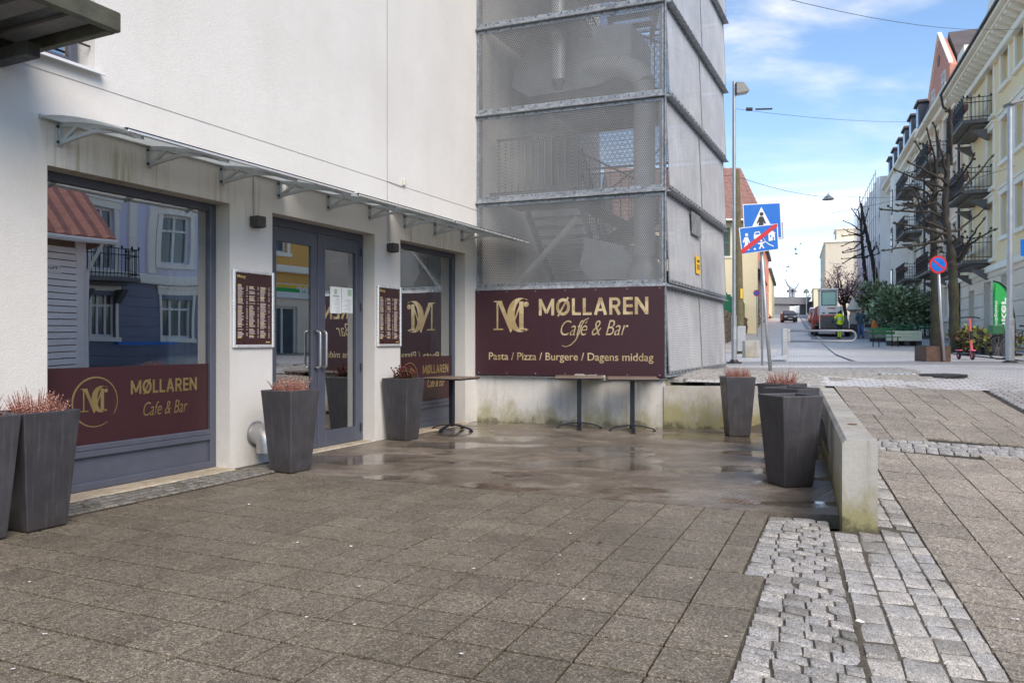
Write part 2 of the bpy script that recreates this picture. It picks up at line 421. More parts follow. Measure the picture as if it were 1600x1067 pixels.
for c, me in rest:
    M = Matrix.Translation(c) @ Matrix.Rotation(GA, 4, 'Z')
    b.add([M @ v.co for v in me.vertices], [tuple(p.vertices) for p in me.polygons])
if rest: tag(b.build('outer_pavers', MATS['terrace_paver'], terrace), kind='stuff')
# --- wet cast slab in front of the door
def fpt(s_, off=0.0, z=0.0): return FA_P - FA_U * s_ + FA_N * off + Vector((0, 0, z))
pL = tg(-11.3, 10.5); pR = tg(7.5, 10.5)
W_END = Vector((2.264, 5.31, 0)); W_DIR = Vector((.3670, 1, 0)).normalized(); W_PERP = Vector((W_DIR.y, -W_DIR.x, 0))
def wl(t, off=0.0, z=0.0): return W_END + W_DIR * t + W_PERP * off + Vector((0, 0, z))
_i = -12.0
while fside(tg(_i, 10.5)) < .02: _i += .01
poly = [tg(_i, 10.5), tg(5.6, 10.5), wl(.42, .02), wl(6.4, .02), Vector((2.3, 11.5, 0)), fpt(-.2, .05)]
b = MB(); N = len(poly)
b.add([p + Vector((0, 0, .004)) for p in poly] + [p + Vector((0, 0, -.1)) for p in poly], [tuple(range(N))] + [(i, i + N, (i + 1) % N + N, (i + 1) % N) for i in range(N)])
slab = tag(b.build('cast_slab', MATS['wet_concrete']), kind='structure')
# --- setts
def sett_mesh(k, w, d):
    r = random.Random(100 + k); b = MB(); pts = []
    for (sx, sy) in ((-1, -1), (1, -1), (1, 1), (-1, 1)):
        q = .07 + r.random() * .08
        a = [(sx, sy * (1 - q)), (sx * (1 - q), sy)]
        if sx * sy > 0: a = a[::-1]
        pts += a[::-1] if False else a
    pts = sorted(pts, key=lambda p: math.atan2(p[1], p[0]))
    pts = [(x * (1 + r.uniform(-.05, .05)) * w / 2, y * (1 + r.uniform(-.05, .05)) * d / 2) for x, y in pts]
    rings = [[(x, y, -.07) for x, y in pts], [(x, y, -.009) for x, y in pts], [(x * .955, y * .95, -.002 + r.uniform(-.002, .002)) for x, y in pts], [(x * .6, y * .6, .001 + r.uniform(-.003, .004)) for x, y in pts]]
    n = len(pts); vs = [p for rg in rings for p in rg]
    fs = [tuple(range(3 * n, 4 * n))]
    for q in range(3):
        for i in range(n): j = (i + 1) % n; fs.append((q * n + i, q * n + j, q * n + n + j, q * n + n + i))
    b.add(vs, fs); me = b.mesh('sett', MATS['granite_sett']); me.polygons.foreach_set('use_smooth', [True] * len(me.polygons))
    me.set_sharp_from_angle(angle=R(50)); return me
SETT = [sett_mesh(k, 1, 1) for k in range(9)]
# unit meshes need their height restored: bake real size through scale (x, y) only
def zcob(X, Y):
    """paving between the flat terrace and the sloping square in front of the low wall"""
    i, j = tinv((X, Y, 0)); 
    if Y > 5.3: return max(0.0, zplaza(X, Y)) if X > 2.45 + (Y - 5.3) * .367 else 0.0
    e = min(1, max(0, (i - 6.0) / 4.2)); return min(0, zplaza(X, Y)) * e * e
cob = MB()
rs = random.Random(21)
PD_ = Vector((.3017, 1, 0)).normalized()
def put_sett(x, y, w, d, rz, parent, z=None):
    z = zcob(x, y) if z is None else z
    return put(SETT[rs.randrange(9)], 'sett', Vector((x, y, z + rs.uniform(-.003, .005))), rz + rs.gauss(0, .035) + (math.pi if rs.random() < .5 else 0), parent, (w, d, 1), (rs.gauss(0, .015), rs.gauss(0, .015)))
# boundaries of the sett columns, near end -> wall end (world, measured on the ground)
def zl(px, py, z):
    Y = (CAM_H - z) * FPX / (py - 533.5); return Vector(((px - 800) / FPX * Y, Y, z))
BN = [zl(1362, 1067, -.03), zl(1420, 1067, -.075), zl(1489, 1067, -.13), zl(1545, 1067, -.175), zl(1583, 1067, -.21)]
BF = [zl(1301, 828, 0), zl(1338, 828, 0), zl(1374, 828, 0), zl(1404, 828, -.004), zl(1431, 828, -.01)]
def bl(k, t): return BN[k] + (BF[k] - BN[k]) * t                  # t=0 frame bottom, 1 wall end, beyond: beside the wall
def across(col, t, slope=.10):
    """point on the next column boundary straight across the column"""
    p = bl(col, t); pp = lambda v: (FPX * v.x / v.y, FPX * (CAM_H - v.z) / v.y)
    a, c = t - .6, t + .6; x0, y0 = pp(p)
    f = lambda k: (lambda e: e[1] - y0 - slope * (e[0] - x0))(pp(bl(col + 1, k)))
    for _ in range(30):
        m_ = (a + c) / 2
        if f(m_) > 0: a = m_
        else: c = m_
    return bl(col + 1, (a + c) / 2)
def sett_quad(a, b_, c, d, parent, gap=.010):
    """sett filling the quad a b (near edge) c d (far edge)"""
    src = SETT[rs.randrange(9)]; q = [Vector(v) for v in (a, b_, c, d)]; m = (q[0] + q[1] + q[2] + q[3]) / 4
    w = max(.03, ((q[1] - q[0]).length + (q[2] - q[3]).length) / 2); h = max(.03, ((q[3] - q[0]).length + (q[2] - q[1]).length) / 2)
    gx, gy = gap / w, gap / h; dz = rs.uniform(-.002, .002); flip = rs.random() < .5; tx, ty = rs.gauss(0, .006), rs.gauss(0, .006)
    q = [v + Vector((rs.uniform(-.0025, .0025), rs.uniform(-.0025, .0025), 0)) for v in q]; vs = []
    for v in src.vertices:
        x, y = (-v.co.x, -v.co.y) if flip else (v.co.x, v.co.y); u = .5 + x * (1 - gx); t_ = .5 + y * (1 - gy)
        p = (q[0] * (1 - u) + q[1] * u) * (1 - t_) + (q[3] * (1 - u) + q[2] * u) * t_ - m; vs.append((p.x, p.y, p.z + v.co.z + dz + x * tx + y * ty))
    b2 = MB(); b2.add(vs, [tuple(f.vertices) for f in src.polygons]); me = b2.mesh('sett', MATS['granite_sett'], True); me.set_sharp_from_angle(angle=R(50))
    return link('sett', me, parent, m)
def _low(p, d=.008): return Vector((p.x, p.y, p.z - d))
ts = [-.3 + .1 * k for k in range(14)]
for k in range(4):
    vs = []
    for q in ts: vs += [_low(bl(k, q)), _low(bl(k + 1, q))]
    cob.add(vs, [(2 * i, 2 * i + 1, 2 * i + 3, 2 * i + 2) for i in range(len(ts) - 1)])
vs = []
for q in ts: 
    p = bl(0, q); l_ = tg(5.6, tinv(p)[1]); vs += [Vector((l_.x, l_.y, -.0065)), _low(p)]
cob.add(vs, [(2 * i, 2 * i + 1, 2 * i + 3, 2 * i + 2) for i in range(len(ts) - 1)])
_e = [BF[4] + PD_ * (.75 * k - .1) for k in range(9)]; _w = Vector((PD_.y, -PD_.x, 0)); vs = []
for p in _e:
    a_ = p - _w * .36; vs += [Vector((a_.x, a_.y, zplaza(a_.x, a_.y) - .007)), Vector((p.x, p.y, zplaza(p.x, p.y) - .007))]
cob.add(vs, [(2 * i, 2 * i + 1, 2 * i + 3, 2 * i + 2) for i in range(8)])
cobble = tag(cob.build('cobble_band', MATS['joint_soil']), kind='structure')
LN = [zl(1144, 1067, 0), zl(1203, 900, 0), zl(1161, 894, 0), zl(1208, 804, 0)]
Lb = tinv(LN[0])[0]
def left_edge(t):
    """left limit of the small setts on the row at t"""
    p = bl(0, t); j = tinv(p)[1]
    return None, j
t = -.22; k = 0
B0L = (BF[0] - BN[0]).length
while True:                                                       # small setts, row by row
    dt = (.088 + rs.random() * .02) / B0L
    a0 = bl(0, t) - Vector((.012, 0, 0)); a1 = bl(0, t + dt) - Vector((.012, 0, 0)); j = (tinv(a0)[1] + tinv(a1)[1]) / 2
    if j > 10.1: break
    run = 0.0
    i_r = tinv(a0)[0]; lim = 6.03 if j < 5.0 else 5.63
    total = (i_r - lim) * TS
    n = max(1, round(total / .118)); ws = [rs.uniform(.85, 1.15) for _ in range(n)]; ws[0] *= (.55, 1.0)[k % 2]; k += 1; sc_ = total / sum(ws); f = 0.0
    for w in ws:
        w *= sc_
        rv = -T1
        z0 = a0.z * max(0, 1 - f / max(.01, total)) if True else 0
        z1 = a0.z * max(0, 1 - (f + w) / max(.01, total))
        A_ = Vector((a0.x, a0.y, 0)) + rv * f; B_ = Vector((a0.x, a0.y, 0)) + rv * (f + w); D_ = Vector((a1.x, a1.y, 0)) + rv * f; C_ = Vector((a1.x, a1.y, 0)) + rv * (f + w)
        A_.z = D_.z = z0; B_.z = C_.z = z1
        sett_quad(B_, A_, D_, C_, cobble, .008); f += w
    t += dt
for col, step in ((0, .21), (1, .22), (2, .13), (3, .125)):
    t = -.25 - rs.random() * .05; L = (BF[col] - BN[col]).length
    while True:
        dt = step * rs.uniform(.8, 1.25) / L
        if col < 2 and t + dt > .985: dt = .985 - t
        if dt * L < .06: break
        tt = t + dt
        q = [bl(col, t), across(col, t), across(col, tt), bl(col, tt)]
        for v in q:
            if v.y > 5.0: v.z = max(v.z, zplaza(v.x, v.y)) if v.y > 5.3 else v.z
        if col >= 2 and t > .98:                                   # beside the wall the columns follow the square's edge
            e0 = BF[4] + PD_ * ((t - 1) * L); e1 = BF[4] + PD_ * ((tt - 1) * L); pw = Vector((PD_.y, -PD_.x, 0))
            o0, o1 = (-.27, -.135) if col == 2 else (-.135, -.002)
            q = [e0 + pw * o0, e0 + pw * o1, e1 + pw * o1, e1 + pw * o0]
            for v in q: v.z = zplaza(v.x, v.y)
        sett_quad(*q, cobble, .009)
        t = tt
        if t > (.98 if col < 2 else 4.2): break
# --- sett strip along the cafe wall
strip = tag(MB().add([fpt(9.0, -.01, .006), fpt(9.0, .545, .006), fpt(4.66, .545, .006), fpt(4.66, -.01, .006)], [(0, 1, 2, 3)]).build('wall_sett_strip', MATS['joint_soil']), kind='structure')
fang = math.atan2(FA_U.y, FA_U.x)
for row in range(4):
    s_ = 4.68 + rs.random() * .04
    while s_ < 8.6:
        w = .10 + rs.random() * .05
        p = fpt(s_ + w / 2, .155 + row * .104)
        o_ = put_sett(p.x, p.y, w - .014, .095, fang, strip, z=.014); o_.material_slots[0].link = 'OBJECT'; o_.material_slots[0].material = MATS['granite_dark']; s_ += w
# --- sloping square to the right of the low wall
PD = Vector((.3017, 1, 0)).normalized(); PP = Vector((PD.y, -PD.x, 0))
PO = Vector((2.416, 4.136, 0))
pdz = zplaza(PD.x, PD.y) - zplaza(0, 0); ppz = zplaza(PP.x, PP.y) - zplaza(0, 0)
def ppt(a, c, z=0.0):
    p = PO + PD * a + PP * c; return Vector((p.x, p.y, zplaza(p.x, p.y) + z))
PW, PL = .345, .272
square = tag(MB().add([ppt(-5, -.0, -.02), ppt(-5, 16, -.02), ppt(8.6, 16, -.02), ppt(8.6, -.0, -.02)], [(0, 1, 2, 3)]).build('sloping_square', MATS['paver_joint']), kind='structure')
pv = tile_mesh('plaza_paver', PW, PL, MATS['plaza_paver'], gap=.0048, cham=.0016)
MR = frameM((0, 0, 0), (PP.x, PP.y, ppz), (PD.x, PD.y, pdz)); erot = MR.to_euler()
far_p = MB(); cand = []
# three-row sett strip crossing the square
sA = gnd(1364, 691); sB = gnd(1600, 707)
def strip_a(c):                                                   # a-coordinate of the strip's middle at offset c
    qa = (sA - PO).dot(PD), (sA - PO).dot(PP); qb = (sB - PO).dot(PD), (sB - PO).dot(PP)
    return qa[0] + (qb[0] - qa[0]) * (c - qa[1]) / (qb[1] - qa[1])
edgeA, edgeB = gnd(1120 + 400, 597), gnd(1600, 640)               # diagonal sett band at the far right
def diag(p):
    d = (edgeB - edgeA); nrm = Vector((d.y, -d.x, 0)).normalized(); return (p - edgeA).dot(nrm)
a = -3.2; row = 0
while a < 8.3:
    c = .0 + (.12 if a > 5.3 else 0.0)
    while c < 9:
        p = ppt(a + PL / 2, c + PW / 2)
        sa = strip_a(c + PW / 2); ok = abs(a + PL / 2 - sa) > .30
        if p.y > 2.2 and ok and -.2 < 1e9 and not (-.1 < -diag(p) < .62): cand.append(p)
        c += PW
    a += PL; row += 1
cand.sort(key=lambda p: p.y)
vis = [p for p in cand if inframe(p, 40)]
for p in vis[:300]:
    o = put(pv, 'paver', p + Vector((0, 0, rt.gauss(0, .0012))), 0, square); e = erot.copy(); o.rotation_euler = (e.x + rt.gauss(0, .003), e.y + rt.gauss(0, .003), e.z + rt.gauss(0, .003))
keep = set(id(p) for p in vis[:300])
for p in cand:
    if id(p) in keep: continue
    M = Matrix.Translation(p + Vector((0, 0, rt.gauss(0, .0012)))) @ MR
    far_p.add([M @ v.co for v in pv.vertices], [tuple(q.vertices) for q in pv.polygons])
tag(far_p.build('far_pavers', MATS['plaza_paver'], square), kind='stuff')
def setts_joined(name, items, parent):
    b = MB()
    for (p, w, d, rz) in items:
        me = SETT[rs.randrange(9)]; M = Matrix.Translation(p + Vector((0, 0, rs.uniform(-.003, .004)))) @ Matrix.Rotation(rz + rs.gauss(0, .04), 4, 'Z') @ Matrix.Diagonal((w, d, 1, 1))
        b.add([M @ v.co for v in me.vertices], [tuple(q.vertices) for q in me.polygons])
    o = b.build(name, MATS['granite_sett'], parent); tag(o, kind='stuff'); smooth_by_angle(o, 50); return o
items = []
for r_ in range(4):
    c = .05
    while c < 9:
        w = .11 + rs.random() * .05; a = strip_a(c) + (r_ - 1.5) * .125
        items.append((ppt(a, c + w / 2), w - .014, .112, math.atan2(PP.y, PP.x) - .12)); c += w
d_ = (edgeB - edgeA).normalized(); nn = Vector((-d_.y, d_.x, 0))
t = -.5
while t < 8:
    w = .12 + rs.random() * .05
    for r_ in range(4):
        p = edgeA + d_ * (t + rs.random() * .05) + nn * (.07 + r_ * .135); items.append((Vector((p.x, p.y, zplaza(p.x, p.y) + .004)), w - .014, .118, math.atan2(d_.y, d_.x)))
    t += w
setts_joined('crossing_setts', items, square)
# --- street: sett carriageway climbing away, kerb bands, asphalt footway
SD = Vector((.3636, 1, 0)).normalized()
def sx(Y, off): return 3.6 + off + .3636 * (Y - 13)              # street-aligned abscissa
def sheet(name, m, Y0, Y1, o0, o1, dz, step=2.0, parent=None, kind='structure'):
    b = MB(); ysn = [Y0]; 
    while ysn[-1] < Y1: ysn.append(min(Y1, ysn[-1] + max(.5, step if ysn[-1] > 16 else .5) * (1 if ysn[-1] < 60 else 4)))
    nx = 9
    vs = []
    for y in ysn:
        for k in range(nx):
            off = o0 + (o1 - o0) * k / (nx - 1); x = sx(y, off); vs.append((x, y, zg(x, y) + dz))
    b.add(vs, [(j * nx + i, j * nx + i + 1, (j + 1) * nx + i + 1, (j + 1) * nx + i) for j in range(len(ysn) - 1) for i in range(nx - 1)])
    o = b.build(name, m, parent); return tag(o, kind=kind) if parent is None else o
sheet('road', MATS['street_setts'], 11.35, 16.5, -.45, 26, .000)
sheet('road', MATS['street_setts'], 16.5, 420, -6, 26, .000)
# setts one can tell apart, between the low wall and the sign
b_ = []
y = 10.9
while y < 15.2:
    x = sx(y, -2.2 if y > 11.6 else .2) + rs.random() * .1
    while x < sx(y, 3.2):
        w = .12 + rs.random() * .07
        p = Vector((x + w / 2, y, 0)); i_in = (p - PO).dot(PD) < 8.35 and (p - PO).dot(PP) > -.02
        okw = (p - W_END).dot(W_PERP) > .24 or p.y > 11.5
        insq = ((p - PO).dot(PD) < 8.62 and (p - PO).dot(PP) > 0)
        if okw and not insq: b_.append((Vector((p.x, p.y, zg(p.x, p.y) + .010)), w - .014, .108, -R(20)))
        x += w
    y += .125
road_top = tag(MB().add([(sx(11.0, .1), 11.0, .45), (sx(11.0, .4), 11.0, .45), (sx(11.2, .4), 11.2, .45)], [(0, 1, 2)]).build('near_road_setts', MATS['joint_soil']), kind='structure')
setts_joined('road_setts', b_, road_top)
footway = sheet('footway', MATS['asphalt'], 19.8, 200, 9.6, 15.5, .03)
sheet('carriageway', MATS['asphalt'], 46, 300, 2.2, 8.6, .012)
for k, (o0, o1) in enumerate(((.55, .95), (2.6, 2.75), (6.9, 7.5), (9.2, 9.6))):
    sheet('kerb_band', MATS['pale_slab'], 19.6, 170, o0, o1, .035)
b = MB()
for k, (Yc, m) in enumerate(((17.2, 0), (18.2, 0), (19.1, 0))):
    for off in range(-5, 22):
        x0 = sx(Yc, off); x1 = sx(Yc, off + .985)
        b.add([(x0, Yc, zg(x0, Yc) + .012), (x1, Yc - .02, zg(x1, Yc) + .012), (x1 + .1, Yc + .30, zg(x1, Yc + .3) + .012), (x0 + .1, Yc + .32, zg(x0, Yc + .3) + .012)], [(0, 1, 2, 3)], 1 if off > 8 and k != 1 else 0)
tag(b.build('flush_kerb', [MATS['pale_slab'], MATS['yellow_slab']]), kind='structure')
# ribbed tactile plates and a round cover in the crossing
root = gnd(1396, 584)
t = thing('tactile_paving', 'small patch of ribbed pale tactile plates in the cobbled crossing', 'paving', root, -R(17))
for k in range(6):
    MB().bev(-.26 + k * .088, -.26 + k * .088 + .055, -.55, .55, -.02, .020, .006).build('rib', MATS['pale_slab'], t)
MB().box(-.28, .28, -.56, .56, -.05, .008).build('plate', MATS['gum_grey'], t)
root = gnd(1462, 586)
t = thing('manhole_cover', 'dark round iron cover set in the cobbled crossing', 'manhole', root)
MB().lathe([(.46, -.03), (.46, .012), (.40, .016), (.02, .016)], 24).build('lid', MATS['cast_iron'], t)
# litter: petals, gum, leaves
rl = random.Random(5)
spots = [(390, 790, 1), (549, 855, 0), (480, 966, 0), (398, 850, 0), (465, 849, 0), (560, 918, 0), (47, 911, 0), (70, 993, 0), (721, 1024, 0), (891, 835, 0), (874, 869, 0), (873, 899, 0), (912, 938, 0), (1080, 905, 0), (1134, 997, 0), (938, 851, 2), (553, 978, 0), (1583, 972, 0), (1577, 872, 0), (1500, 855, 0), (1413, 780, 0), (1447, 800, 0), (1470, 791, 0), (1590, 970, 0), (1345, 975, 1), (1343, 982, 2), (345, 735, 2), (412, 733, 2), (790, 685, 2), (660, 735, 2), (1068, 610, 2), (20, 1048, 0), (740, 890, 0), (1529, 918, 0)]
petals = MB()
for (x, y, k) in spots:
    p = gnd(x, y, 0.0) if x < 1400 else gnd(x, y)
    rr = (.010, .022, .018)[k]; nn_ = 7
    vs = [Vector((rr * rl.uniform(.6, 1.3) * math.cos(q * 6.283 / nn_), rr * rl.uniform(.5, 1.0) * math.sin(q * 6.283 / nn_), rl.uniform(.002, .006) + (.012 * rl.random() if k else 0))) for q in range(nn_)] + [Vector((0, 0, .005))]
    petals.add([v + p + Vector((0, 0, .006)) for v in vs], [(q, (q + 1) % nn_, nn_) for q in range(nn_)], 1 if k == 2 else 0)
tag(petals.build('fallen_petals', [MATS['petal_white'], MATS['leaf_brown']]), 'white petals, paper crumbs and dead leaves scattered over the paving', 'litter', kind='stuff')
# ------------------------------------------------------------------ cafe building
def m_stucco():
    s = NT('white_stucco'); v = s.tc.outputs['Object']; sp = s.n('ShaderNodeSeparateXYZ', {0: v})
    X, Z = sp.outputs[0], sp.outputs[2]
    c = s.mix(s.ramp(s.noise(v, .7, 5, .6), [(.3, 0), (.7, 1)]), (.60, .585, .552), (.68, .666, .638))
    c = s.mix(s.ramp(s.noise(v, 6, 5, .7), [(.5, 0), (.8, .35)]), c, (.55, .535, .50))
    vs_ = s.noise(s.mapping(v, (2.2, 1, .16)), 1.0, 4, .55)
    c = s.mix(s.ramp(vs_, [(.5, 0), (.8, .32)]), c, (.56, .54, .49))
    # rain streaks below the canopy and dirt splashed up from the paving
    st = s.noise(s.mapping(v, (26, 1, .9)), 1.0, 3, .6)
    zone = s.math('MULTIPLY', s.maprange(Z, 2.40, 2.62, 0, 1), s.maprange(Z, 2.86, 2.99, 1, 0))
    patch = s.ramp(s.noise(s.mapping(v, (1.6, 1, .2), loc=(.4, 0, 0)), 1.0, 2), [(.42, 0), (.6, 1)])
    zone = s.math('MULTIPLY', zone, s.math('LESS_THAN', X, 7.1))
    k = s.math('MULTIPLY', s.math('MULTIPLY', zone, patch), s.ramp(st, [(.50, 0), (.66, 1)]))
    c = s.mix(s.math('MULTIPLY', k, .6), c, (.34, .29, .16))
    g = s.math('MULTIPLY', s.maprange(s.math('ABSOLUTE', s.math('SUBTRACT', X, 6.42)), .0, .22, 1, 0), zone)
    c = s.mix(s.math('MULTIPLY', g, s.ramp(st, [(.38, 0), (.6, .8)])), c, (.22, .20, .05))
    low = s.math('MULTIPLY', s.maprange(Z, 0, .45, 1, 0), s.ramp(s.noise(v, 7, 6, .7), [(.42, 0), (.7, 1)]))
    c = s.mix(s.math('MULTIPLY', low, .35), c, (.33, .31, .25))
    h = s.math('ADD', s.noise(s.mapping(v, (1, 1, 1.5)), 55, 3, .6), s.math('MULTIPLY', s.noise(v, 16, 3), .6))
    s.bsdf(c, .85, 0, s.bump(h, .42, .009)); return s.m
m_stucco()
mat('frame_blue', srgb(80, 84, 97), .45, var=.08, scale=3, bump=.04, bscale=50, dirt=.25, dcol=srgb(60, 62, 72))
mat('black_rubber', (.02, .02, .022), .6)
mat('sill_concrete', (.42, .36, .27), .8, var=.25, scale=6, bump=.5, bscale=40, dirt=.4)
mat('zinc_white', (.72, .73, .74), .35, var=.04)
mat('gap_dark', (.06, .057, .05), .9)
mat('steel', (.45, .45, .44), .42, .8, var=.06, scale=10)
mat('lamp_brown', (.055, .048, .047), .5, var=.1, scale=9)
mat('wire_grey', (.35, .34, .33), .7)
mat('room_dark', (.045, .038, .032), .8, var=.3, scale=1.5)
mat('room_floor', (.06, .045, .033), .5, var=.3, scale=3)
mat('curtain', (.62, .66, .60), .9, var=.08, scale=6)
mat('paper_white', (.80, .82, .80), .7, var=.03)
mat('paper_green', (.40, .52, .36), .7, var=.05)
mat('print_grey', (.40, .42, .42), .8)
mat('burgundy_film', srgb(60, 35, 39), .42, var=.06, scale=8, spec=.35)
mat('menu_brown', srgb(62, 38, 38), .35, var=.05, scale=6)
mat('menu_print', (.55, .47, .42), .7)
mat('gold_print', (.60, .43, .13), .5)
mat('canopy_grey', srgb(178, 184, 186), .5, var=.08, scale=6, bump=.05)
mat('alu_bright', (.78, .79, .80), .3, .5, var=.05)
mat('dark_steel', (.028, .030, .032), .55, var=.3, scale=5, dirt=.5, dcol=(.05, .055, .025))
mat('mossy_fascia', (.06, .062, .045), .7, var=.35, scale=5, dirt=.5, dcol=(.10, .11, .045), bump=.3)
mat('fascia_panel', (.13, .125, .12), .7, var=.15, scale=5)
def m_gold():
    s = NT('gold_foil'); v = s.tc.outputs['Object']
    c = s.mix(s.noise(v, 9, 3), srgb(176, 148, 84), srgb(226, 206, 150))
    s.bsdf(c, .32, .85); return s.m
m_gold()
def m_glass():
    s = NT('window_glass')
    fr = s.n('ShaderNodeFresnel', {'IOR': 2.05}).outputs[0]
    gl = s.n('ShaderNodeBsdfGlossy', {'Color': (.95, .97, 1, 1), 'Roughness': .0})
    tr = s.n('ShaderNodeBsdfTransparent', {'Color': (.72, .78, .76, 1)})
    coat = s.math('MINIMUM', s.math('ADD', s.math('MULTIPLY', fr, .85), .34), 1.0)      # coated double glazing
    mx = s.n('ShaderNodeMixShader', {0: coat, 1: tr.outputs[0], 2: gl.outputs[0]})
    s.t.links.new(mx.outputs[0], s.o.inputs[0]); return s.m
m_glass()
def m_poly():
    s = NT('canopy_sheet')
    d = s.n('ShaderNodeBsdfPrincipled', {'Base Color': (.66, .68, .68, 1), 'Roughness': .35})
    tl = s.n('ShaderNodeBsdfTranslucent', {'Color': (.80, .83, .83, 1)})
    mx = s.n('ShaderNodeMixShader', {0: .6, 1: d.outputs[0], 2: tl.outputs[0]})
    s.t.links.new(mx.outputs[0], s.o.inputs[0]); return s.m
m_poly()

FRZ = math.atan2(-FA_U.y, -FA_U.x)
def sfx(px, off=0.0):
    """distance along the cafe wall of a photo column, on a plane off metres in front of the wall"""
    k = (px - 800) / FPX; O = FA_P + FA_N * off
    return (O.x - k * O.y) / (FA_U.x - k * FA_U.y)
def zfx(px, py, off=0.0):
    s_ = sfx(px, off); Y = (FA_P + FA_N * off - FA_U * s_).y
    return CAM_H - (py - 533.5) / FPX * Y
def FT(s_, off, z):                                     # matrix for lettering on the wall: x runs right, y up, z out
    return frameM((s_, off, z), (-1, 0, 0), (0, 0, 1))
cafe = thing('cafe_building', 'white rendered building with dark blue shopfront windows and entrance door', 'building', FA_P, FRZ)
W1 = (5.222, 7.094); DR = (2.774, 4.623); W2 = (.38, 2.189); TOP = 2.655
b = MB()
b.wall(-6.0, 16, 0, 3.372, -.30, 0, [(W1[0], W1[1], -1, TOP), (DR[0], DR[1], -1, TOP), (W2[0], W2[1], -1, TOP)])
b.wall(-6.0, 16, 3.386, 11.5, -.30, 0, [(6.69, 7.9, 3.52, 4.95)])
b.box(-6.0, 16, -.30, -.008, 3.370, 3.388)
b.build('wall', MATS['white_stucco'], cafe)
MB().box(2.494, 2.500, -.01, .0015, 2.6, 11).build('wall_joint', MATS['gap_dark'], cafe)
# room behind the shopfront
b = MB()
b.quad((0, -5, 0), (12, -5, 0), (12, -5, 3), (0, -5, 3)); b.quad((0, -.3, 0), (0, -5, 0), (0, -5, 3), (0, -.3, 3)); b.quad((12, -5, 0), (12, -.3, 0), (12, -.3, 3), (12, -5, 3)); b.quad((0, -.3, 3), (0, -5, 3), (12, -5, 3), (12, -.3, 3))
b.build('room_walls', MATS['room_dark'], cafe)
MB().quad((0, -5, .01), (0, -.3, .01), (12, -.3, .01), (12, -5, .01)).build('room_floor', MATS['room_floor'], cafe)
# logo pieces ------------------------------------------------------
def crescent(cx, cy, ro, ri, dx, a0, a1, n=22):
    """tapering C: outer ellipse and an inner one pushed to the right"""
    o = []; i = []
    for k in range(n + 1):
        a = R(a0 + (a1 - a0) * k / n)
        o.append((cx + ro[0] * math.cos(a), cy + ro[1] * math.sin(a)))
        i.append((cx + dx + ri[0] * math.cos(a), cy + ri[1] * math.sin(a)))
    return o, i
def logo_mesh(ring):
    b = MB()
    def poly(p, z0=0.0, z1=.002): b.prism([(x, y, z0) for x, y in p], (0, 0, z1 - z0))
    # unit: height 1, origin lower left (taken from the sign: 222 x 198)
    S = 1 / 198.0
    def q(x, y): return ((x - 183) * S, (328 - y) * S)
    poly([q(203, 150), q(203, 312), q(213, 312), q(213, 150)][::-1])                       # left stem
    poly([q(184, 304), q(184, 312), q(243, 312), q(243, 304)][::-1], .0, .0021)            # feet
    poly([q(186, 146), q(186, 153), q(236, 153), q(236, 146)][::-1], .0, .0022)
    poly([q(206, 146), q(288, 328), q(300, 312), q(234, 146)][::-1], .0, .0024)            # thick diagonal
    poly([q(285, 316), q(291, 322), q(357, 158), q(350, 150)][::-1], .0, .0026)            # thin diagonal
    poly([q(341, 152), q(341, 312), q(367, 312), q(367, 152)][::-1], .0, .0023)            # right stem
    poly([q(320, 304), q(320, 312), q(388, 312), q(388, 304)][::-1], .0, .0021)
    o, i = crescent(347, 228, (79, 97), (58, 92), 24, 62, 300)
    o = [q(x, 456 - y) for x, y in o]; i = [q(x, 456 - y) for x, y in i]
    n = len(o)
    for k in range(n - 1):
        if abs(o[k][0] - i[k][0]) + abs(o[k][1] - i[k][1]) > .004: poly([o[k], o[k + 1], i[k + 1], i[k]], .0, .0028)
    c = q(384, 168); poly([(c[0] + .075 * math.cos(a), c[1] + .075 * math.sin(a)) for a in [k * 6.283 / 14 for k in range(14)]], 0, .003)
    if ring:
        cx, cy = .58, .42; n = 56
        for k in range(n):
            a0, a1 = 6.2832 * k / n, 6.2832 * (k + 1) / n
            if R(300) < (a0 % 6.2832) < R(322): continue
            w0 = .045 + .02 * math.cos(a0 - 2.4)
            poly([(cx + .92 * math.cos(a) , cy + .92 * math.sin(a)) for a in (a0, a1)] + [(cx + (.92 - w0) * math.cos(a), cy + (.92 - w0) * math.sin(a)) for a in (a1, a0)], 0, .002)
    return b
def logo(parent, M, h, m, ring=False):
    b = logo_mesh(ring); T = M @ Matrix.Diagonal((h, h, 1, 1))
    b.v = [tuple(T @ Vector(p)) for p in b.v]; return b.build('logo', m, parent)
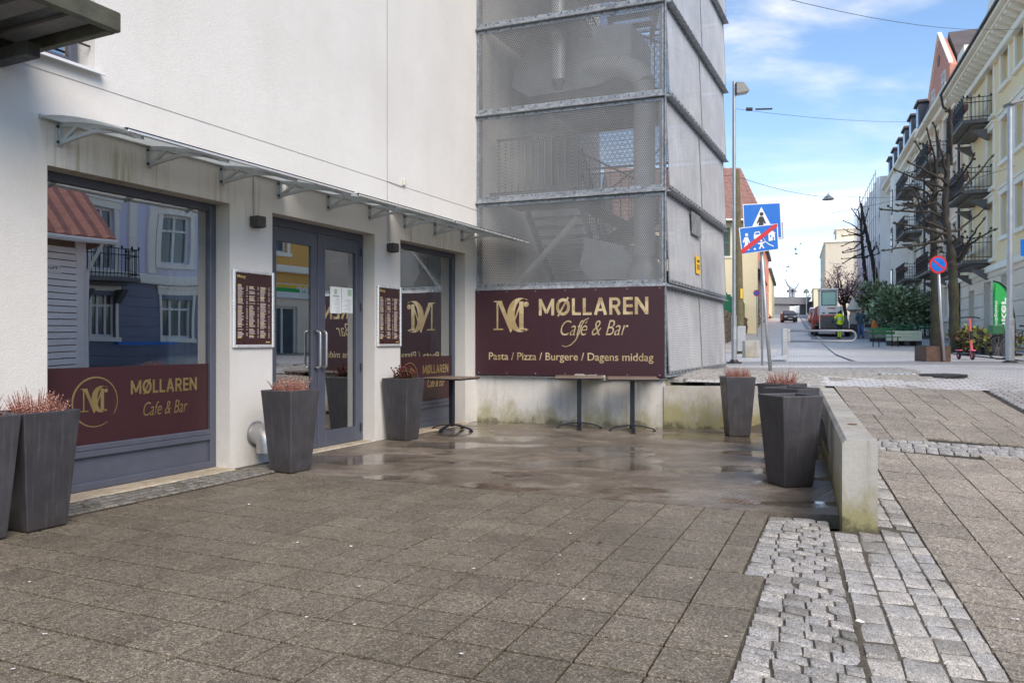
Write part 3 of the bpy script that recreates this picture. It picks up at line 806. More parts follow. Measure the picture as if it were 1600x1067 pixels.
def block_letters(parent, M, W, Hh, m):
    """the cafe's name in bold grotesque capitals, one object per letter"""
    S_ = .19                                     # stem width in cap heights
    def bar(b, a, c, w=S_):
        a = Vector((*a, 0)); c = Vector((*c, 0)); d = (c - a).normalized(); p = Vector((-d.y, d.x, 0)) * w / 2; b.prism([a - p, c - p, c + p, a + p], (0, 0, .0025))
    def st(b, x, w=S_, y0=0, y1=1): b.prism([(x, y0, 0), (x + w, y0, 0), (x + w, y1, 0), (x, y1, 0)], (0, 0, .0022))
    def hz_(b, x0, x1, y, w=S_ * .86): b.prism([(x0, y, 0), (x1, y, 0), (x1, y + w, 0), (x0, y + w, 0)], (0, 0, .0020))
    def ring(b, cx, cy, rx, ry, w, a0=0, a1=360, n=26, z=.0022):
        for k in range(n):
            p, q = R(a0 + (a1 - a0) * k / n), R(a0 + (a1 - a0) * (k + 1) / n)
            b.prism([(cx + (rx - w) * math.cos(p), cy + (ry - w) * math.sin(p), 0), (cx + rx * math.cos(p), cy + ry * math.sin(p), 0), (cx + rx * math.cos(q), cy + ry * math.sin(q), 0), (cx + (rx - w) * math.cos(q), cy + (ry - w) * math.sin(q), 0)], (0, 0, z))
    x = 0.0; L_ = []
    for ch in 'MØLLAREN':
        b = MB(); h = S_ / 2
        if ch == 'M': st(b, 0); st(b, .84); bar(b, (.115, .93), (.515, .14), .17); bar(b, (.515, .14), (.915, .93), .168); w = 1.03
        elif ch == 'Ø': ring(b, .46, .5, .46, .52, S_); bar(b, (.12, -.06), (.80, 1.06), .11); w = .92
        elif ch == 'L': st(b, 0); hz_(b, S_, .58, 0); w = .58
        elif ch == 'A': bar(b, (.10, .0), (.43, 1.0)); bar(b, (.43, 1.0), (.76, .0), S_ * .99); b.prism([(.22, .22, 0), (.64, .22, 0), (.60, .37, 0), (.26, .37, 0)], (0, 0, .0018)); w = .86
        elif ch == 'R': st(b, 0); hz_(b, S_, .42, 1 - S_ * .86); hz_(b, S_, .42, .40); ring(b, .40, .70, .30, .30, S_ * .86, -90, 90, 12, .0024); bar(b, (.38, .46), (.64, .0), S_ * 1.02); w = .74
        elif ch == 'E': st(b, 0); [hz_(b, S_, .60, y) for y in (0, .42, 1 - S_ * .86)]; w = .60
        else: st(b, 0); st(b, .64); bar(b, (.11, .92), (.72, .08), .20); w = .83
        L_.append((b, x)); x += w + .13
    tot = x - .13
    T = M @ Matrix.Diagonal((W / tot, Hh, 1, 1))
    for b, x0 in L_:
        b.v = [tuple(T @ (Vector(p) + Vector((x0, 0, 0)))) for p in b.v]; b.build('letter', m, parent)
def shop_window(s0, s1, lettering_right):
    w = bpy.data.objects.new('shop_window', None); COL.objects.link(w); w.parent = cafe
    fw = .075; y0, y1 = -.25, -.18
    b = MB()
    b.bev(s0, s0 + fw, y0, y1, .0, TOP, .006); b.bev(s1 - fw, s1, y0, y1, .0, TOP, .006)
    b.bev(s0 + fw, s1 - fw, y0, y1, TOP - .075, TOP, .006)
    b.bev(s0 + fw, s1 - fw, y0, y1 + .004, .355, .405, .006); b.bev(s0 + fw, s1 - fw, y0, y1 + .002, .30, .352, .006)
    b.bev(s0 + fw, s1 - fw, y0, y1 + .003, .02, .085, .006)
    b.build('frame', MATS['frame_blue'], w)
    MB().box(s0 + fw, s1 - fw, y0 + .01, y1 - .03, .085, .30).build('kick_panel', MATS['frame_blue'], w)
    pm_ = MB(); nx_, nz_ = 18, 20; rp = random.Random(int(s0 * 100)); ph = [rp.uniform(0, 6) for _ in range(4)]; vs = []
    for kz in range(nz_ + 1):
        for kx in range(nx_ + 1):
            fx_, fz_ = kx / nx_, kz / nz_; bow = math.sin(fx_ * math.pi) * math.sin(fz_ * math.pi)
            vs.append((s0 + fw + (s1 - s0 - 2 * fw) * fx_, -.218 + .0022 * bow + .0005 * math.sin(5 * fx_ + ph[0]) * math.sin(4 * fz_ + ph[1]) + .00025 * math.sin(11 * fx_ + ph[2]) * math.sin(9 * fz_ + ph[3]), .405 + (TOP - .48) * fz_))
    pm_.add(vs, [(kz * (nx_ + 1) + kx + 1, kz * (nx_ + 1) + kx, (kz + 1) * (nx_ + 1) + kx, (kz + 1) * (nx_ + 1) + kx + 1) for kz in range(nz_) for kx in range(nx_)])
    pm_.build('pane', MATS['window_glass'], w, True)
    MB().box(s0 + fw, s1 - fw, -.213, -.210, .405, 1.06).build('film', MATS['burgundy_film'], w)
    MB().bev(s0 - .01, s1 + .01, -.26, .085, -.05, .018, .012).build('threshold', MATS['sill_concrete'], w)
    r = lettering_right
    logo(w, FT(r + 1.275, -.2095, .665), .235, MATS['gold_foil'], True)
    block_letters(w, FT(r + .79, -.2095, .805), .74, .125, MATS['gold_foil'])
    text_at('lettering', 'Cafe & Bar', MATS['gold_foil'], w, FT(r + .66, -.2095, .60), .50, .125, shear=.35, bold=-.008)
    return w
w1 = shop_window(*W1, 5.395)
w2 = shop_window(*W2, .50)
# curtains inside
def curtain(s0, s1, label):
    b = MB(); n = 40; vs = []
    for k in range(n + 1):
        x = s0 + (s1 - s0) * k / n; y = -.42 + .035 * math.sin(k * 1.35) + .01 * math.sin(k * .5)
        vs += [(x, y, .4), (x, y, 2.6)]
    b.add(vs, [(2 * k, 2 * k + 2, 2 * k + 3, 2 * k + 1) for k in range(n)])
    o = b.build('curtain', MATS['curtain'], None, True); o.matrix_world = cafe.matrix_basis.copy(); o.location = FA_P; o.rotation_euler = (0, 0, FRZ)
    tag(o, label, 'curtain', 'curtains behind the shopfront glass')
    md = o.modifiers.new('thickness', 'SOLIDIFY'); md.thickness = .004
curtain(5.28, 5.62, 'pale pleated curtain at the right edge inside the large left shop window')
curtain(.44, .75, 'pale pleated curtain inside the shop window nearest the mesh tower')
# door --------------------------------------------------------------
dr = bpy.data.objects.new('entrance_door', None); COL.objects.link(dr); dr.parent = cafe
mid = sfx(495, -.2); gl0, gl1 = sfx(431, -.2), sfx(486, -.2); gr0, gr1 = sfx(507, -.2), sfx(555, -.2)
b = MB(); y0, y1 = -.25, -.18
b.bev(DR[0], DR[0] + .05, y0, y1, 0, TOP, .006); b.bev(DR[1] - .045, DR[1], y0, y1, 0, TOP, .006); b.bev(DR[0] + .05, DR[1] - .045, y0, y1, TOP - .09, TOP, .006)
b.build('frame', MATS['frame_blue'], dr)
def leaf(sa, sb, ga, gb, zt, proud):
    b = MB(); yy0, yy1 = y0 + .002, y1 - .008 + proud
    b.bev(sa, ga, yy0, yy1, .012, TOP - .092, .005); b.bev(gb, sb, yy0, yy1, .012, TOP - .092, .005)
    b.bev(ga, gb, yy0, yy1, zt, TOP - .092, .005); b.bev(ga, gb, yy0, yy1, .012, .20, .005)
    o = b.build('door_leaf', MATS['frame_blue'], dr)
    return o
l1 = leaf(mid + .004, DR[1] - .048, gl1, gl0, 2.40, 0); l2 = leaf(DR[0] + .053, mid - .004, gr1, gr0, 2.40, .004)
MB().box(gl1, gl0, -.222, -.214, .20, 2.40).build('pane', MATS['window_glass'], dr)
MB().box(gr1, gr0, -.222, -.214, .20, 2.40).build('pane', MATS['window_glass'], dr)
def handle(s_, name='pull_handle'):
    b = MB(); za, zb, yo = .97, 1.40, -.10
    pts = [(s_, -.185, za)] + [(s_, -.135 + .035 * math.sin(a) , za + .035 - .035 * math.cos(a)) for a in (0, .5, 1.0, 1.57)]
    pts += [(s_, -.135 + .035 * math.cos(a), zb - .035 + .035 * math.sin(a)) for a in (0, .5, 1.0, 1.57)] + [(s_, -.185, zb)]
    b.tube(pts, .0145, 10); return b.build(name, MATS['steel'], dr, True)
handle(mid + .055); handle(mid - .055)
MB().lathe([(.018, 0), (.018, .012), (.01, .014)], 14, M=Matrix.Translation((mid - .05, -.186, 1.22)) @ Matrix.Rotation(R(-90), 4, 'X')).build('lock_cylinder', MATS['steel'], dr)
for z in (.18, .95, 1.72, 2.42): MB().cyl((DR[0] + .055, -.176), .011, z - .05, z + .05, 10).build('hinge', MATS['black_rubber'], dr)
MB().bev(DR[0] - .01, DR[1] + .01, -.30, -.02, -.05, .010, .01).build('threshold', MATS['sill_concrete'], dr)
# opening-hours sheets on the door
ps0, ps1 = sfx(516, -.21), sfx(551, -.21)
post = thing('door_poster', 'white and green paper notices taped inside the glass of the door', 'poster', FA_P, FRZ)
zt_, zb_ = zfx(533, 449, -.21), zfx(533, 490, -.21); pm = (ps0 + ps1) / 2
MB().box(pm + .004, ps0, -.2132, -.2110, zb_, zt_).build('sheet', MATS['paper_white'], post)
MB().box(ps1, pm - .004, -.2132, -.2110, zb_ + .012, zt_).build('sheet', MATS['paper_white'], post)
b = MB()
for sa, sb in ((ps0 - .03, pm + .035), (pm - .035, ps1 + .03)):
    for k in range(12): 
        z = zt_ - .15 - k * .016
        b.box(sb, sb + abs(sa - sb) * random.uniform(.35, 1.0), -.2111, -.2104, z, z + .005)
b.box(ps0 - .05, pm + .05, -.2111, -.2104, zt_ - .125, zt_ - .105)
tag(b.build('print', MATS['print_grey'], post), kind='stuff')
b = MB(); b.box(ps1 + .02, ps1 + .10, -.2111, -.2103, zt_ - .10, zt_ - .02); b.box(ps0 - .13, ps0 - .08, -.2111, -.2103, zt_ - .09, zt_ - .03)
tag(b.build('emblem', MATS['paper_green'], post), kind='stuff')
# sandwich board standing inside the door
sb_ = thing('sandwich_board', 'dark arched sandwich board reading open in yellow inside the door glass', 'sign', fpt(sfx(520, -.7), -.7), FRZ)
b = MB(); pts = [(-.28, 0), (.28, 0), (.28, .85)] + [(.28 * math.cos(a), .85 + .28 * math.sin(a)) for a in [R(20 * k) for k in range(1, 9)]] + [(-.28, .85)]
b.prism([(x, 0, z) for x, z in pts], (0, -.03, 0)); b.build('board', mat('board_brown', (.10, .07, .05), .5), sb_)
text_at('lettering', 'Åpent', mat('board_yellow', (.55, .45, .08), .6), sb_, frameM((.20, .003, .52), (-1, 0, 0), (0, 0, 1)), .36, .13, extrude=.001)
b = MB()
for k in range(2): b.tube([(-.31 + .62 * k, .01, 0), (-.31 + .62 * k, .01, .85)], .015, 8)
b.tube([(.31 * math.cos(R(a)), .01, .85 + .31 * math.sin(R(a))) for a in range(0, 181, 15)], .015, 8)
b.build('arch_frame', MATS['lamp_brown'], sb_)
# upper window, cut off by the frame
uw = bpy.data.objects.new('upper_window', None); COL.objects.link(uw); uw.parent = cafe
b = MB(); b.bev(6.72, 6.79, -.24, -.17, 3.55, 4.95, .006); b.bev(6.79, 7.9, -.24, -.17, 3.55, 3.62, .006); b.bev(7.25, 7.32, -.24, -.17, 3.62, 4.95, .006)
b.build('frame', MATS['frame_blue'], uw); MB().box(6.79, 7.9, -.21, -.203, 3.62, 4.95).build('pane', MATS['window_glass'], uw)
b = MB(); b.prism([(0, .075, 3.478), (0, .075, 3.50), (0, -.2, 3.548), (0, -.2, 3.522), (0, .055, 3.498), (0, .055, 3.478)], (1.26, 0, 0), Matrix.Translation((6.645, 0, 0))); b.build('sill', MATS['zinc_white'], uw)
b = MB(); b.tube([(6.86, -.05, 3.72), (7.9, -.05, 3.72)], .012, 8); b.tube([(6.86, -.05, 3.72), (6.86, -.05, 4.5)], .012, 8); b.tube([(6.7, -.05, 3.72), (6.86, -.05, 3.72)], .01, 6)
b.tube([(6.97, -.05, 3.72), (6.97, -.05, 4.5)], .007, 6)
b.build('guard_rail', MATS['dark_steel'], uw)
# --- glass canopy on arched brackets
def cu(y): return 3.005 - .205 * (y / .95) ** 1.55
can = thing('glass_canopy', 'long pale sheet canopy on grey arched brackets above the shopfront', 'canopy', FA_P, FRZ)
def bracket(s_):
    b = MB(); hw = .013; n = 14
    def strip(top, bot, y0, y1, n=n):
        ys_ = [y0 + (y1 - y0) * k / n for k in range(n + 1)]
        b_pts = [(y, top(y)) for y in ys_] + [(y, bot(y)) for y in reversed(ys_)]
        for k in range(n):
            a, c = ys_[k], ys_[k + 1]
            b.prism([(s_ - hw, a, bot(a)), (s_ - hw, c, bot(c)), (s_ - hw, c, top(c)), (s_ - hw, a, top(a))], (2 * hw, 0, 0))
    lo = lambda y: 2.825 + .055 * math.sin(min(1, y / .9) * math.pi * .75) - .075 * max(0, y - .45) / .5
    strip(cu, lambda y: cu(y) - .035, 0, .95)
    strip(lambda y: min(lo(y) + .03, cu(y) - .02), lambda y: min(lo(y), cu(y) - .04), 0, .86)
    def web(ya, za, yb, zb, w=.028):
        d = Vector((0, yb - ya, zb - za)).normalized(); p = Vector((0, -d.z, d.y)) * w / 2
        A, B = Vector((s_ - hw * .9, ya, za)), Vector((s_ - hw * .9, yb, zb))
        b.prism([A - p, B - p, B + p, A + p], (2 * hw * .9, 0, 0))
    web(.04, 2.85, .24, cu(.24) - .02); web(.24, cu(.24) - .02, .43, lo(.43) + .015)
    b.box(s_ - hw, s_ + hw, 0, .035, 2.825, 3.0); b.bev(s_ - .03, s_ + .03, -.002, .012, 2.815, 3.015, .003)
    o = b.build('bracket', MATS['canopy_grey'], can)
    bb = MB()
    for z in (2.85, 2.97): bb.lathe([(.011, 0), (.011, .010), (.004, .013)], 8, M=Matrix.Translation((s_ + .02, .012, z)) @ Matrix.Rotation(R(-90), 4, 'X'))
    tag(bb.build('bolt', MATS['dark_steel'], o), kind='stuff')
for s_ in (7.0, 6.17, 5.33, 4.53, 3.70, 2.89, 2.09, 1.30, .50): bracket(s_)
for (sa, sb) in ((7.165, 4.50), (4.44, 2.47), (2.41, .10)):
    b = MB(); n = 16; ys_ = [.0 + .97 * k / n for k in range(n + 1)]
    pr = [(sb, y, cu(min(y, .95)) + .006) for y in ys_] + [(sb, y, cu(min(y, .95)) + .014) for y in reversed(ys_)]
    for k in range(n):
        y0_, y1_ = ys_[k], ys_[k + 1]; z0_, z1_ = cu(y0_), cu(y1_)
        b.prism([(sb, y0_, z0_ + .006), (sb, y1_, z1_ + .006), (sb, y1_, z1_ + .015), (sb, y0_, z0_ + .015)], (sa - sb, 0, 0))
    b.build('sheet', MATS['canopy_sheet'], can)
    zf = cu(.97)
    MB().bev(sb + .02, sa - .02, .955, .985, zf - .004, zf + .016, .003).build('front_trim', MATS['alu_bright'], can)
    MB().bev(sb, sa, .950, .990, zf + .0165, zf + .022, .002).build('trim_cap', MATS['dark_steel'], can)
    MB().bev(sb, sa, -.001, .03, 3.0, 3.035, .003).build('wall_rail', MATS['canopy_grey'], can)
# --- wall lamps
def sconce(s_, label):
    t = thing('wall_lamp', label, 'lamp', fpt(s_, 0, 2.45), FRZ, 'box lamps on the cafe wall')
    b = MB(); b.bev(-.058, .058, .012, .125, .006, .118, .004); b.build('housing', MATS['lamp_brown'], t)
    MB().box(-.045, .045, -.001, .012, .015, .11).build('back_plate', MATS['lamp_brown'], t)
    MB().box(-.04, .04, .03, .11, .0, .006).build('lens', MATS['gap_dark'], t)
    MB().tube([(0, .006, .118), (0.003, .006, .30), (0, .006, .56)], .004, 6).build('cable', MATS['wire_grey'], t)
sconce(4.905, 'small dark box lamp on the wall between the large window and the door')
sconce(2.46, 'small dark box lamp on the wall between the door and the far window')
# --- menu boards
def menu(s0, s1, label):
    t = thing('menu_board', label, 'menu board', fpt(s0, 0, 1.215), FRZ, 'framed menus on the cafe wall')
    w = s1 - s0; h = .795; b = MB(); fw = .032
    b.bev(0, fw, .001, .03, 0, h, .006); b.bev(w - fw, w, .001, .03, 0, h, .006); b.bev(fw, w - fw, .001, .03, 0, fw, .006); b.bev(fw, w - fw, .001, .03, h - fw, h, .006)
    b.build('frame', MATS['alu_bright'], t)
    MB().box(fw, w - fw, .0, .016, fw, h - fw).build('poster', MATS['menu_brown'], t)
    b = MB(); rm = random.Random(4)
    for c in range(3):
        x1 = w - .065 - c * .157; z = h - .17 + (0 if c else -.0)
        while z > .10:
            if rm.random() < .10: z -= .014; continue
            L = rm.uniform(.05, .085); b.box(x1 - L, x1, .0155, .0166, z, z + .0062)
            if rm.random() < .8: b.box(x1 - .135, x1 - .135 + .018, .0155, .0166, z, z + .0055)
            z -= .0118
    tag(b.build('print', MATS['menu_print'], t), kind='stuff')
    b = MB()
    for c in range(3):
        for k in range(5): 
            z = h - .155 - k * .13 - rm.random() * .03; x1 = w - .065 - c * .157; b.box(x1 - .05, x1, .0156, .0168, z, z + .009)
    b.box(.06, .12, .0156, .0168, .052, .064)
    tag(b.build('headings', MATS['gold_print'], t), kind='stuff')
    text_at('title', 'Meny', MATS['gold_print'], t, frameM((w - .06, .0162, h - .095), (-1, 0, 0), (0, 0, 1)), .115, .042, bold=.012, extrude=.0006)
menu(4.619, 5.197, 'silver framed brown menu on the wall between large window and door')
menu(2.196, 2.739, 'silver framed brown menu on the wall between door and far window')
# --- stainless vent hood near the ground, cable box, vent
t = thing('vent_hood', 'round stainless vent hood low on the white wall behind a planter', 'vent', fpt(4.86, 0, .12), FRZ)
b = MB(); b.tube([(0, 0, .20), (0, .05, .20), (0, .10, .185), (0, .14, .15), (0, .155, .10), (0, .155, .02)], .115, 20)
o = b.build('elbow', MATS['steel'], t); smooth_by_angle(o, 40)
MB().lathe([(.135, 0), (.135, .006), (.115, .01)], 24, M=Matrix.Translation((0, 0, .20)) @ Matrix.Rotation(R(-90), 4, 'X')).build('flange', MATS['steel'], t)
t = thing('wall_sensor', 'small cream box with a short cable high on the white wall', 'sensor', fpt(2.12, 0, 3.395), FRZ)
MB().bev(-.028, .028, .0, .04, 0, .085, .006).build('box', mat('cream_plastic', (.62, .60, .50), .5), t)
MB().tube([(0, .012, 0), (.02, .010, -.02), (.35, .006, -.012)], .006, 6).build('cable', MATS['wire_grey'], t)
# --- dark steel canopy cut by the upper left corner
t = thing('steel_awning', 'dark flat steel awning with panelled underside at the upper left', 'awning', fpt(7.30, 0, 3.42), FRZ)
b = MB(); L = 1.12
b.bev(0, L, 1.05, 1.11, 0, .135, .008); b.bev(0, .06, 0, 1.05, 0, .13, .006)
b.build('fascia', MATS['mossy_fascia'], t)
MB().box(.06, L, 0, 1.05, .095, .128).build('roof_sheet', MATS['dark_steel'], t)
for k in range(3): 
    MB().box(.10 + k * .30, .10 + k * .30 + .15, .02, 1.03, .060, .094).build('soffit_panel', MATS['fascia_panel'], t)
for k in range(3): 
    MB().box(.255 + k * .30, .255 + k * .30 + .14, .02, 1.03, .080, .0945).build('soffit_panel', MATS['dark_steel'], t)
MB().bev(.06, L, .0, .10, -.02, .05, .006).build('wall_beam', MATS['dark_steel'], t)
MB().bev(.14, .24, .0, .45, -.12, -.021, .006).build('beam', MATS['dark_steel'], t)
# ------------------------------------------------------------------ mesh clad stair tower
TW = Vector((.932, -.362, 0)).normalized(); TU = FA_U
TL, TD = 3.01, 4.63
def m_perf(name, rad, k=1.0):
    s = NT(name); uv = s.tc.outputs['UV']; sp = s.n('ShaderNodeSeparateXYZ', {0: uv})
    p = .031; q = p * math.sqrt(3)
    def cell(x, per): return s.math('MULTIPLY', s.math('SUBTRACT', s.math('FRACT', s.math('DIVIDE', x, per)), .5), per)
    def dist(ox, oy):
        x = cell(s.math('ADD', sp.outputs[0], ox), p); y = cell(s.math('ADD', sp.outputs[1], oy), q)
        return s.math('SQRT', s.math('ADD', s.math('MULTIPLY', x, x), s.math('MULTIPLY', y, y)))
    d = s.math('MINIMUM', dist(0, 0), dist(p / 2, q / 2))
    hole = s.math('LESS_THAN', d, p * rad)
    w = s.tc.outputs['Object']
    c = s.mix(s.ramp(s.noise(w, 1.4, 6, .65), [(.3, 0), (.7, 1)]), (.20, .208, .214), (.28, .288, .294))
    c = s.mix(s.ramp(s.noise(s.mapping(w, (9, 9, .8)), 1.0, 4), [(.5, 0), (.75, .35)]), c, (.14, .145, .15))
    if k != 1.0: c = s.mix(1.0, c, (k, k, k * 1.02), 'MULTIPLY')
    pr = s.n('ShaderNodeBsdfPrincipled', {'Base Color': c, 'Roughness': .55, 'Metallic': .15})
    tr = s.n('ShaderNodeBsdfTransparent')
    mx = s.n('ShaderNodeMixShader', {0: hole, 1: pr.outputs[0], 2: tr.outputs[0]})
    s.t.links.new(mx.outputs[0], s.o.inputs[0]); return s.m
m_perf('perforated_steel', .345); m_perf('perforated_fine', .15, 2.0)
def m_galv():
    s = NT('galvanised'); v = s.tc.outputs['Object']
    vo = s.n('ShaderNodeTexVoronoi', {'Vector': v, 'Scale': 38.0}); g = s.n('ShaderNodeSeparateColor', {0: vo.outputs['Color']}).outputs[0]
    c = s.mix(g, (.20, .22, .24), (.40, .43, .46))
    c = s.mix(s.ramp(s.noise(v, 5, 5, .7), [(.48, 0), (.7, .6)]), c, (.12, .13, .14))
    s.bsdf(c, s.maprange(g, 0, 1, .35, .6), .55); return s.m
m_galv()
def m_oldconc(name, c0, c1, algae=1.0, zt=.75, gscale=1.0, more=0.0):
    s = NT(name); pos = s.geo.outputs['Position']; Z = s.n('ShaderNodeSeparateXYZ', {0: pos}).outputs[2]
    n1 = s.noise(pos, 2.2, 6, .65); c = s.mix(s.ramp(n1, [(.35, 0), (.7, 1)]), c0, c1)
    st = s.noise(s.mapping(pos, (11, 11, .9)), 1.0, 4, .6)
    c = s.mix(s.ramp(st, [(.52, 0), (.75, .6)]), c, [x * .62 for x in c0])
    al = s.noise(s.mapping(pos, (2.1, 2.1, 1.1), loc=(.7, .1, 0)), 1.0 * gscale, 6, .68)
    low = s.maprange(Z, 0.0, zt * .75, .20 + more, -.08 + more)
    al = s.ramp(s.math('ADD', al, low), [(.50, 0), (.68, 1)])
    c = s.mix(s.math('MULTIPLY', al, .78 * algae), c, (.26, .235, .085))
    al2 = s.ramp(s.math('ADD', s.noise(pos, 5.5, 6, .7), s.maprange(Z, 0, .22, .26, -.1)), [(.62, 0), (.78, 1)])
    c = s.mix(s.math('MULTIPLY', al2, .8 * algae), c, (.055, .055, .022))
    pit = s.n('ShaderNodeTexVoronoi', {'Vector': pos, 'Scale': 17.0}).outputs['Distance']
    c = s.mix(s.ramp(pit, [(.0, .55), (.10, 0)]), c, (.08, .075, .06))
    s.bsdf(c, .8, 0, s.bump(s.math('ADD', s.noise(pos, 38, 5, .7), s.math('MULTIPLY', st, .5)), .4, .01)); return s.m
m_oldconc('painted_concrete', (.56, .55, .52), (.68, .67, .64), .85, .6)
m_oldconc('raw_concrete', (.33, .315, .28), (.47, .455, .42), 1.0, .62, 1.3, .05)
mat('inner_wall', (.33, .34, .33), .8, var=.15, scale=1.2)
mat('stair_steel', (.085, .09, .095), .55, .3, var=.2, scale=3)
mat('duct_shell', (.40, .42, .43), .4, .6, var=.12, scale=3)
mat('sign_burgundy', srgb(60, 36, 43), .40, var=.05, scale=4, spec=.4)
def m_signgold():
    s = NT('sign_gold'); v = s.tc.outputs['Object']
    n = s.n('ShaderNodeTexVoronoi', {'Vector': s.mapping(v, (6, 6, 7)), 'Scale': 1.0, 'Distance': 'CHEBYCHEV'} if False else {'Vector': s.mapping(v, (6, 6, 7)), 'Scale': 1.0})
    g = s.n('ShaderNodeSeparateColor', {0: n.outputs['Color']}).outputs[0]
    s.bsdf(s.mix(g, srgb(176, 152, 108), srgb(222, 202, 160)), .42, .35); return s.m
m_signgold()
mat('sign_yellow', (.80, .50, .03), .5, var=.05)
tower = thing('mesh_tower', 'tall stair tower clad in perforated galvanised steel panels beside the cafe', 'tower', FA_P)
def tp(x, y, z, out=0.0, side=0.0):
    """x along the front, y along the side, out towards the viewer, side to the right"""
    nf = Vector((TW.y, -TW.x, 0)); ns = Vector((TU.y, -TU.x, 0))
    return TW * x + TU * y + nf * out + ns * side + Vector((0, 0, z))
LV = [2.12, 3.51, 4.90, 6.28, 7.67, 9.05]
def panel(name, fa, u0, u1, z0, z1, flare, m='perforated_steel'):
    """one perforated sheet: bottom edge stands out, top edge tucks under the ledge above"""
    b = MB(); g0, g1 = .012, .03; n = 6; vs = []; uvs = []
    for k in range(n + 1):
        t = k / n; z = z0 + .055 + (z1 - z0 - .11) * t; o = flare * (1 - t) + .004 * math.sin(t * math.pi)
        for u in (u0 + g0, u1 - g0): vs.append(fa(u, z, o)); uvs.append((u, z))
    b.add(vs, [(2 * k, 2 * k + 1, 2 * k + 3, 2 * k + 2) for k in range(n)])
    d = {tuple(round(c, 5) for c in v): q for v, q in zip(vs, uvs)}
    p = b.build(name, MATS[m], tower, True, uvf=lambda v: d[tuple(round(c, 5) for c in v)])
    f = MB(); w = .032
    def bar(ua, ub, za, zb):
        oa = flare * (1 - (za - z0) / (z1 - z0)) + .006; ob = flare * (1 - (zb - z0) / (z1 - z0)) + .006
        q = [fa(ua, za, oa), fa(ub, za, oa), fa(ub, zb, ob), fa(ua, zb, ob)]; q2 = [fa(ua, za, oa - .012), fa(ub, za, oa - .012), fa(ub, zb, ob - .012), fa(ua, zb, ob - .012)]
        f.add(q + q2, [(0, 1, 2, 3), (7, 6, 5, 4), (0, 4, 5, 1), (1, 5, 6, 2), (2, 6, 7, 3), (3, 7, 4, 0)])
    bar(u0 + .005, u0 + w, z0 + .02, z1 - .04); bar(u1 - w, u1 - .005, z0 + .02, z1 - .04); bar(u0 + w, u1 - w, z0 + .02, z0 + .075); bar(u0 + w, u1 - w, z1 - .085, z1 - .04)
    f.build('panel_frame', MATS['galvanised'], p)
    bo = MB(); k = u0 + .16
    while k < u1 - .1:
        for zz in (z0 + .048, z1 - .062):
            c = fa(k, zz, flare * (1 - (zz - z0) / (z1 - z0)) + .006); dv = (fa(k, zz, 1) - fa(k, zz, 0)).normalized()
            bo.tube([c, c + dv * .010], .012, 6)
        k += .21
    tag(bo.build('bolts', MATS['stair_steel'], p), kind='stuff')
    return p
front = lambda u, z, o: tp(u, 0, z, out=o)
sidef = lambda u, z, o: tp(TL, u, z, side=o)
backf = lambda u, z, o: tp(u, TD, z, out=-o)
def ledge(fa, u0, u1, z, ext):
    b = MB(); prf = [(-.04, z - .035), (.045 + ext, z - .035), (.052 + ext, z - .028), (.020, z + .022), (-.04, z + .022)]
    v0 = [fa(u0, zz, o) for o, zz in prf]; v1 = [fa(u1, zz, o) for o, zz in prf]; n = len(prf)
    b.add(v0 + v1, [tuple(range(n - 1, -1, -1)), tuple(range(n, 2 * n))] + [(i, (i + 1) % n, n + (i + 1) % n, n + i) for i in range(n)])
    return b.build('ledge', MATS['galvanised'], tower)
for a, c in zip(LV, LV[1:]):
    panel('front_panel', front, .01, TL - .01, a, c, .012)
for a, c in zip([.77] + LV, LV):
    for (u0, u1) in ((.02, TD / 2 - .01), (TD / 2 + .01, TD - .02)): panel('side_panel', sidef, u0, u1, a, c, .06, 'perforated_fine')
    panel('back_panel', backf, .02, TL - .02, a, c, .0)
a, c = LV[-2], LV[-1]
for z in LV[:-1]:
    ledge(front, -.02, TL + .01, z, .01)
    ledge(sidef, .0, TD + .02, z, .055)
ledge(sidef, .0, TD + .02, .79, .03)
b = MB()
for (x, y, o, sd) in ((TL, 0, .0, .0), (TL, TD / 2, 0, 0), (TL, TD, 0, 0), (0.03, 0, 0, 0)):
    M = Matrix.Translation(tp(x, y, 0)); b2 = [(-.035, -.035), (.035, -.035), (.035, .035), (-.035, .035)]
    q = [tp(x, y, .75, -.05 + dy, -.05 + dx) if x > 1 else tp(x + dx, y, .75, -.05 + dy) for dx, dy in b2]
    b.prism(q, (0, 0, 8.3))
b.build('corner_post', MATS['galvanised'], tower)
b = MB(); q = [tp(TL, 0, .76, out=.02, side=.0), tp(TL, 0, .76, out=.02, side=.022), tp(TL, 0, .76, out=-.03, side=.022), tp(TL, 0, .76, out=-.03, side=.0)]; b.prism(q, (0, 0, 8.2)); b.build('corner_trim', MATS['galvanised'], tower)
# flap cut in the side sheet
b = MB(); q = [sidef(1.55, 3.05, .075), sidef(2.2, 3.05, .075), sidef(2.2, 3.42, .058), sidef(1.55, 3.42, .058)]
q2 = [p - Vector((TU.y, -TU.x, 0)) * .02 for p in q]
b.add(q + q2, [(0, 1, 2, 3), (7, 6, 5, 4), (0, 4, 5, 1), (1, 5, 6, 2), (2, 6, 7, 3), (3, 7, 4, 0)]); b.build('hatch', MATS['galvanised'], tower)
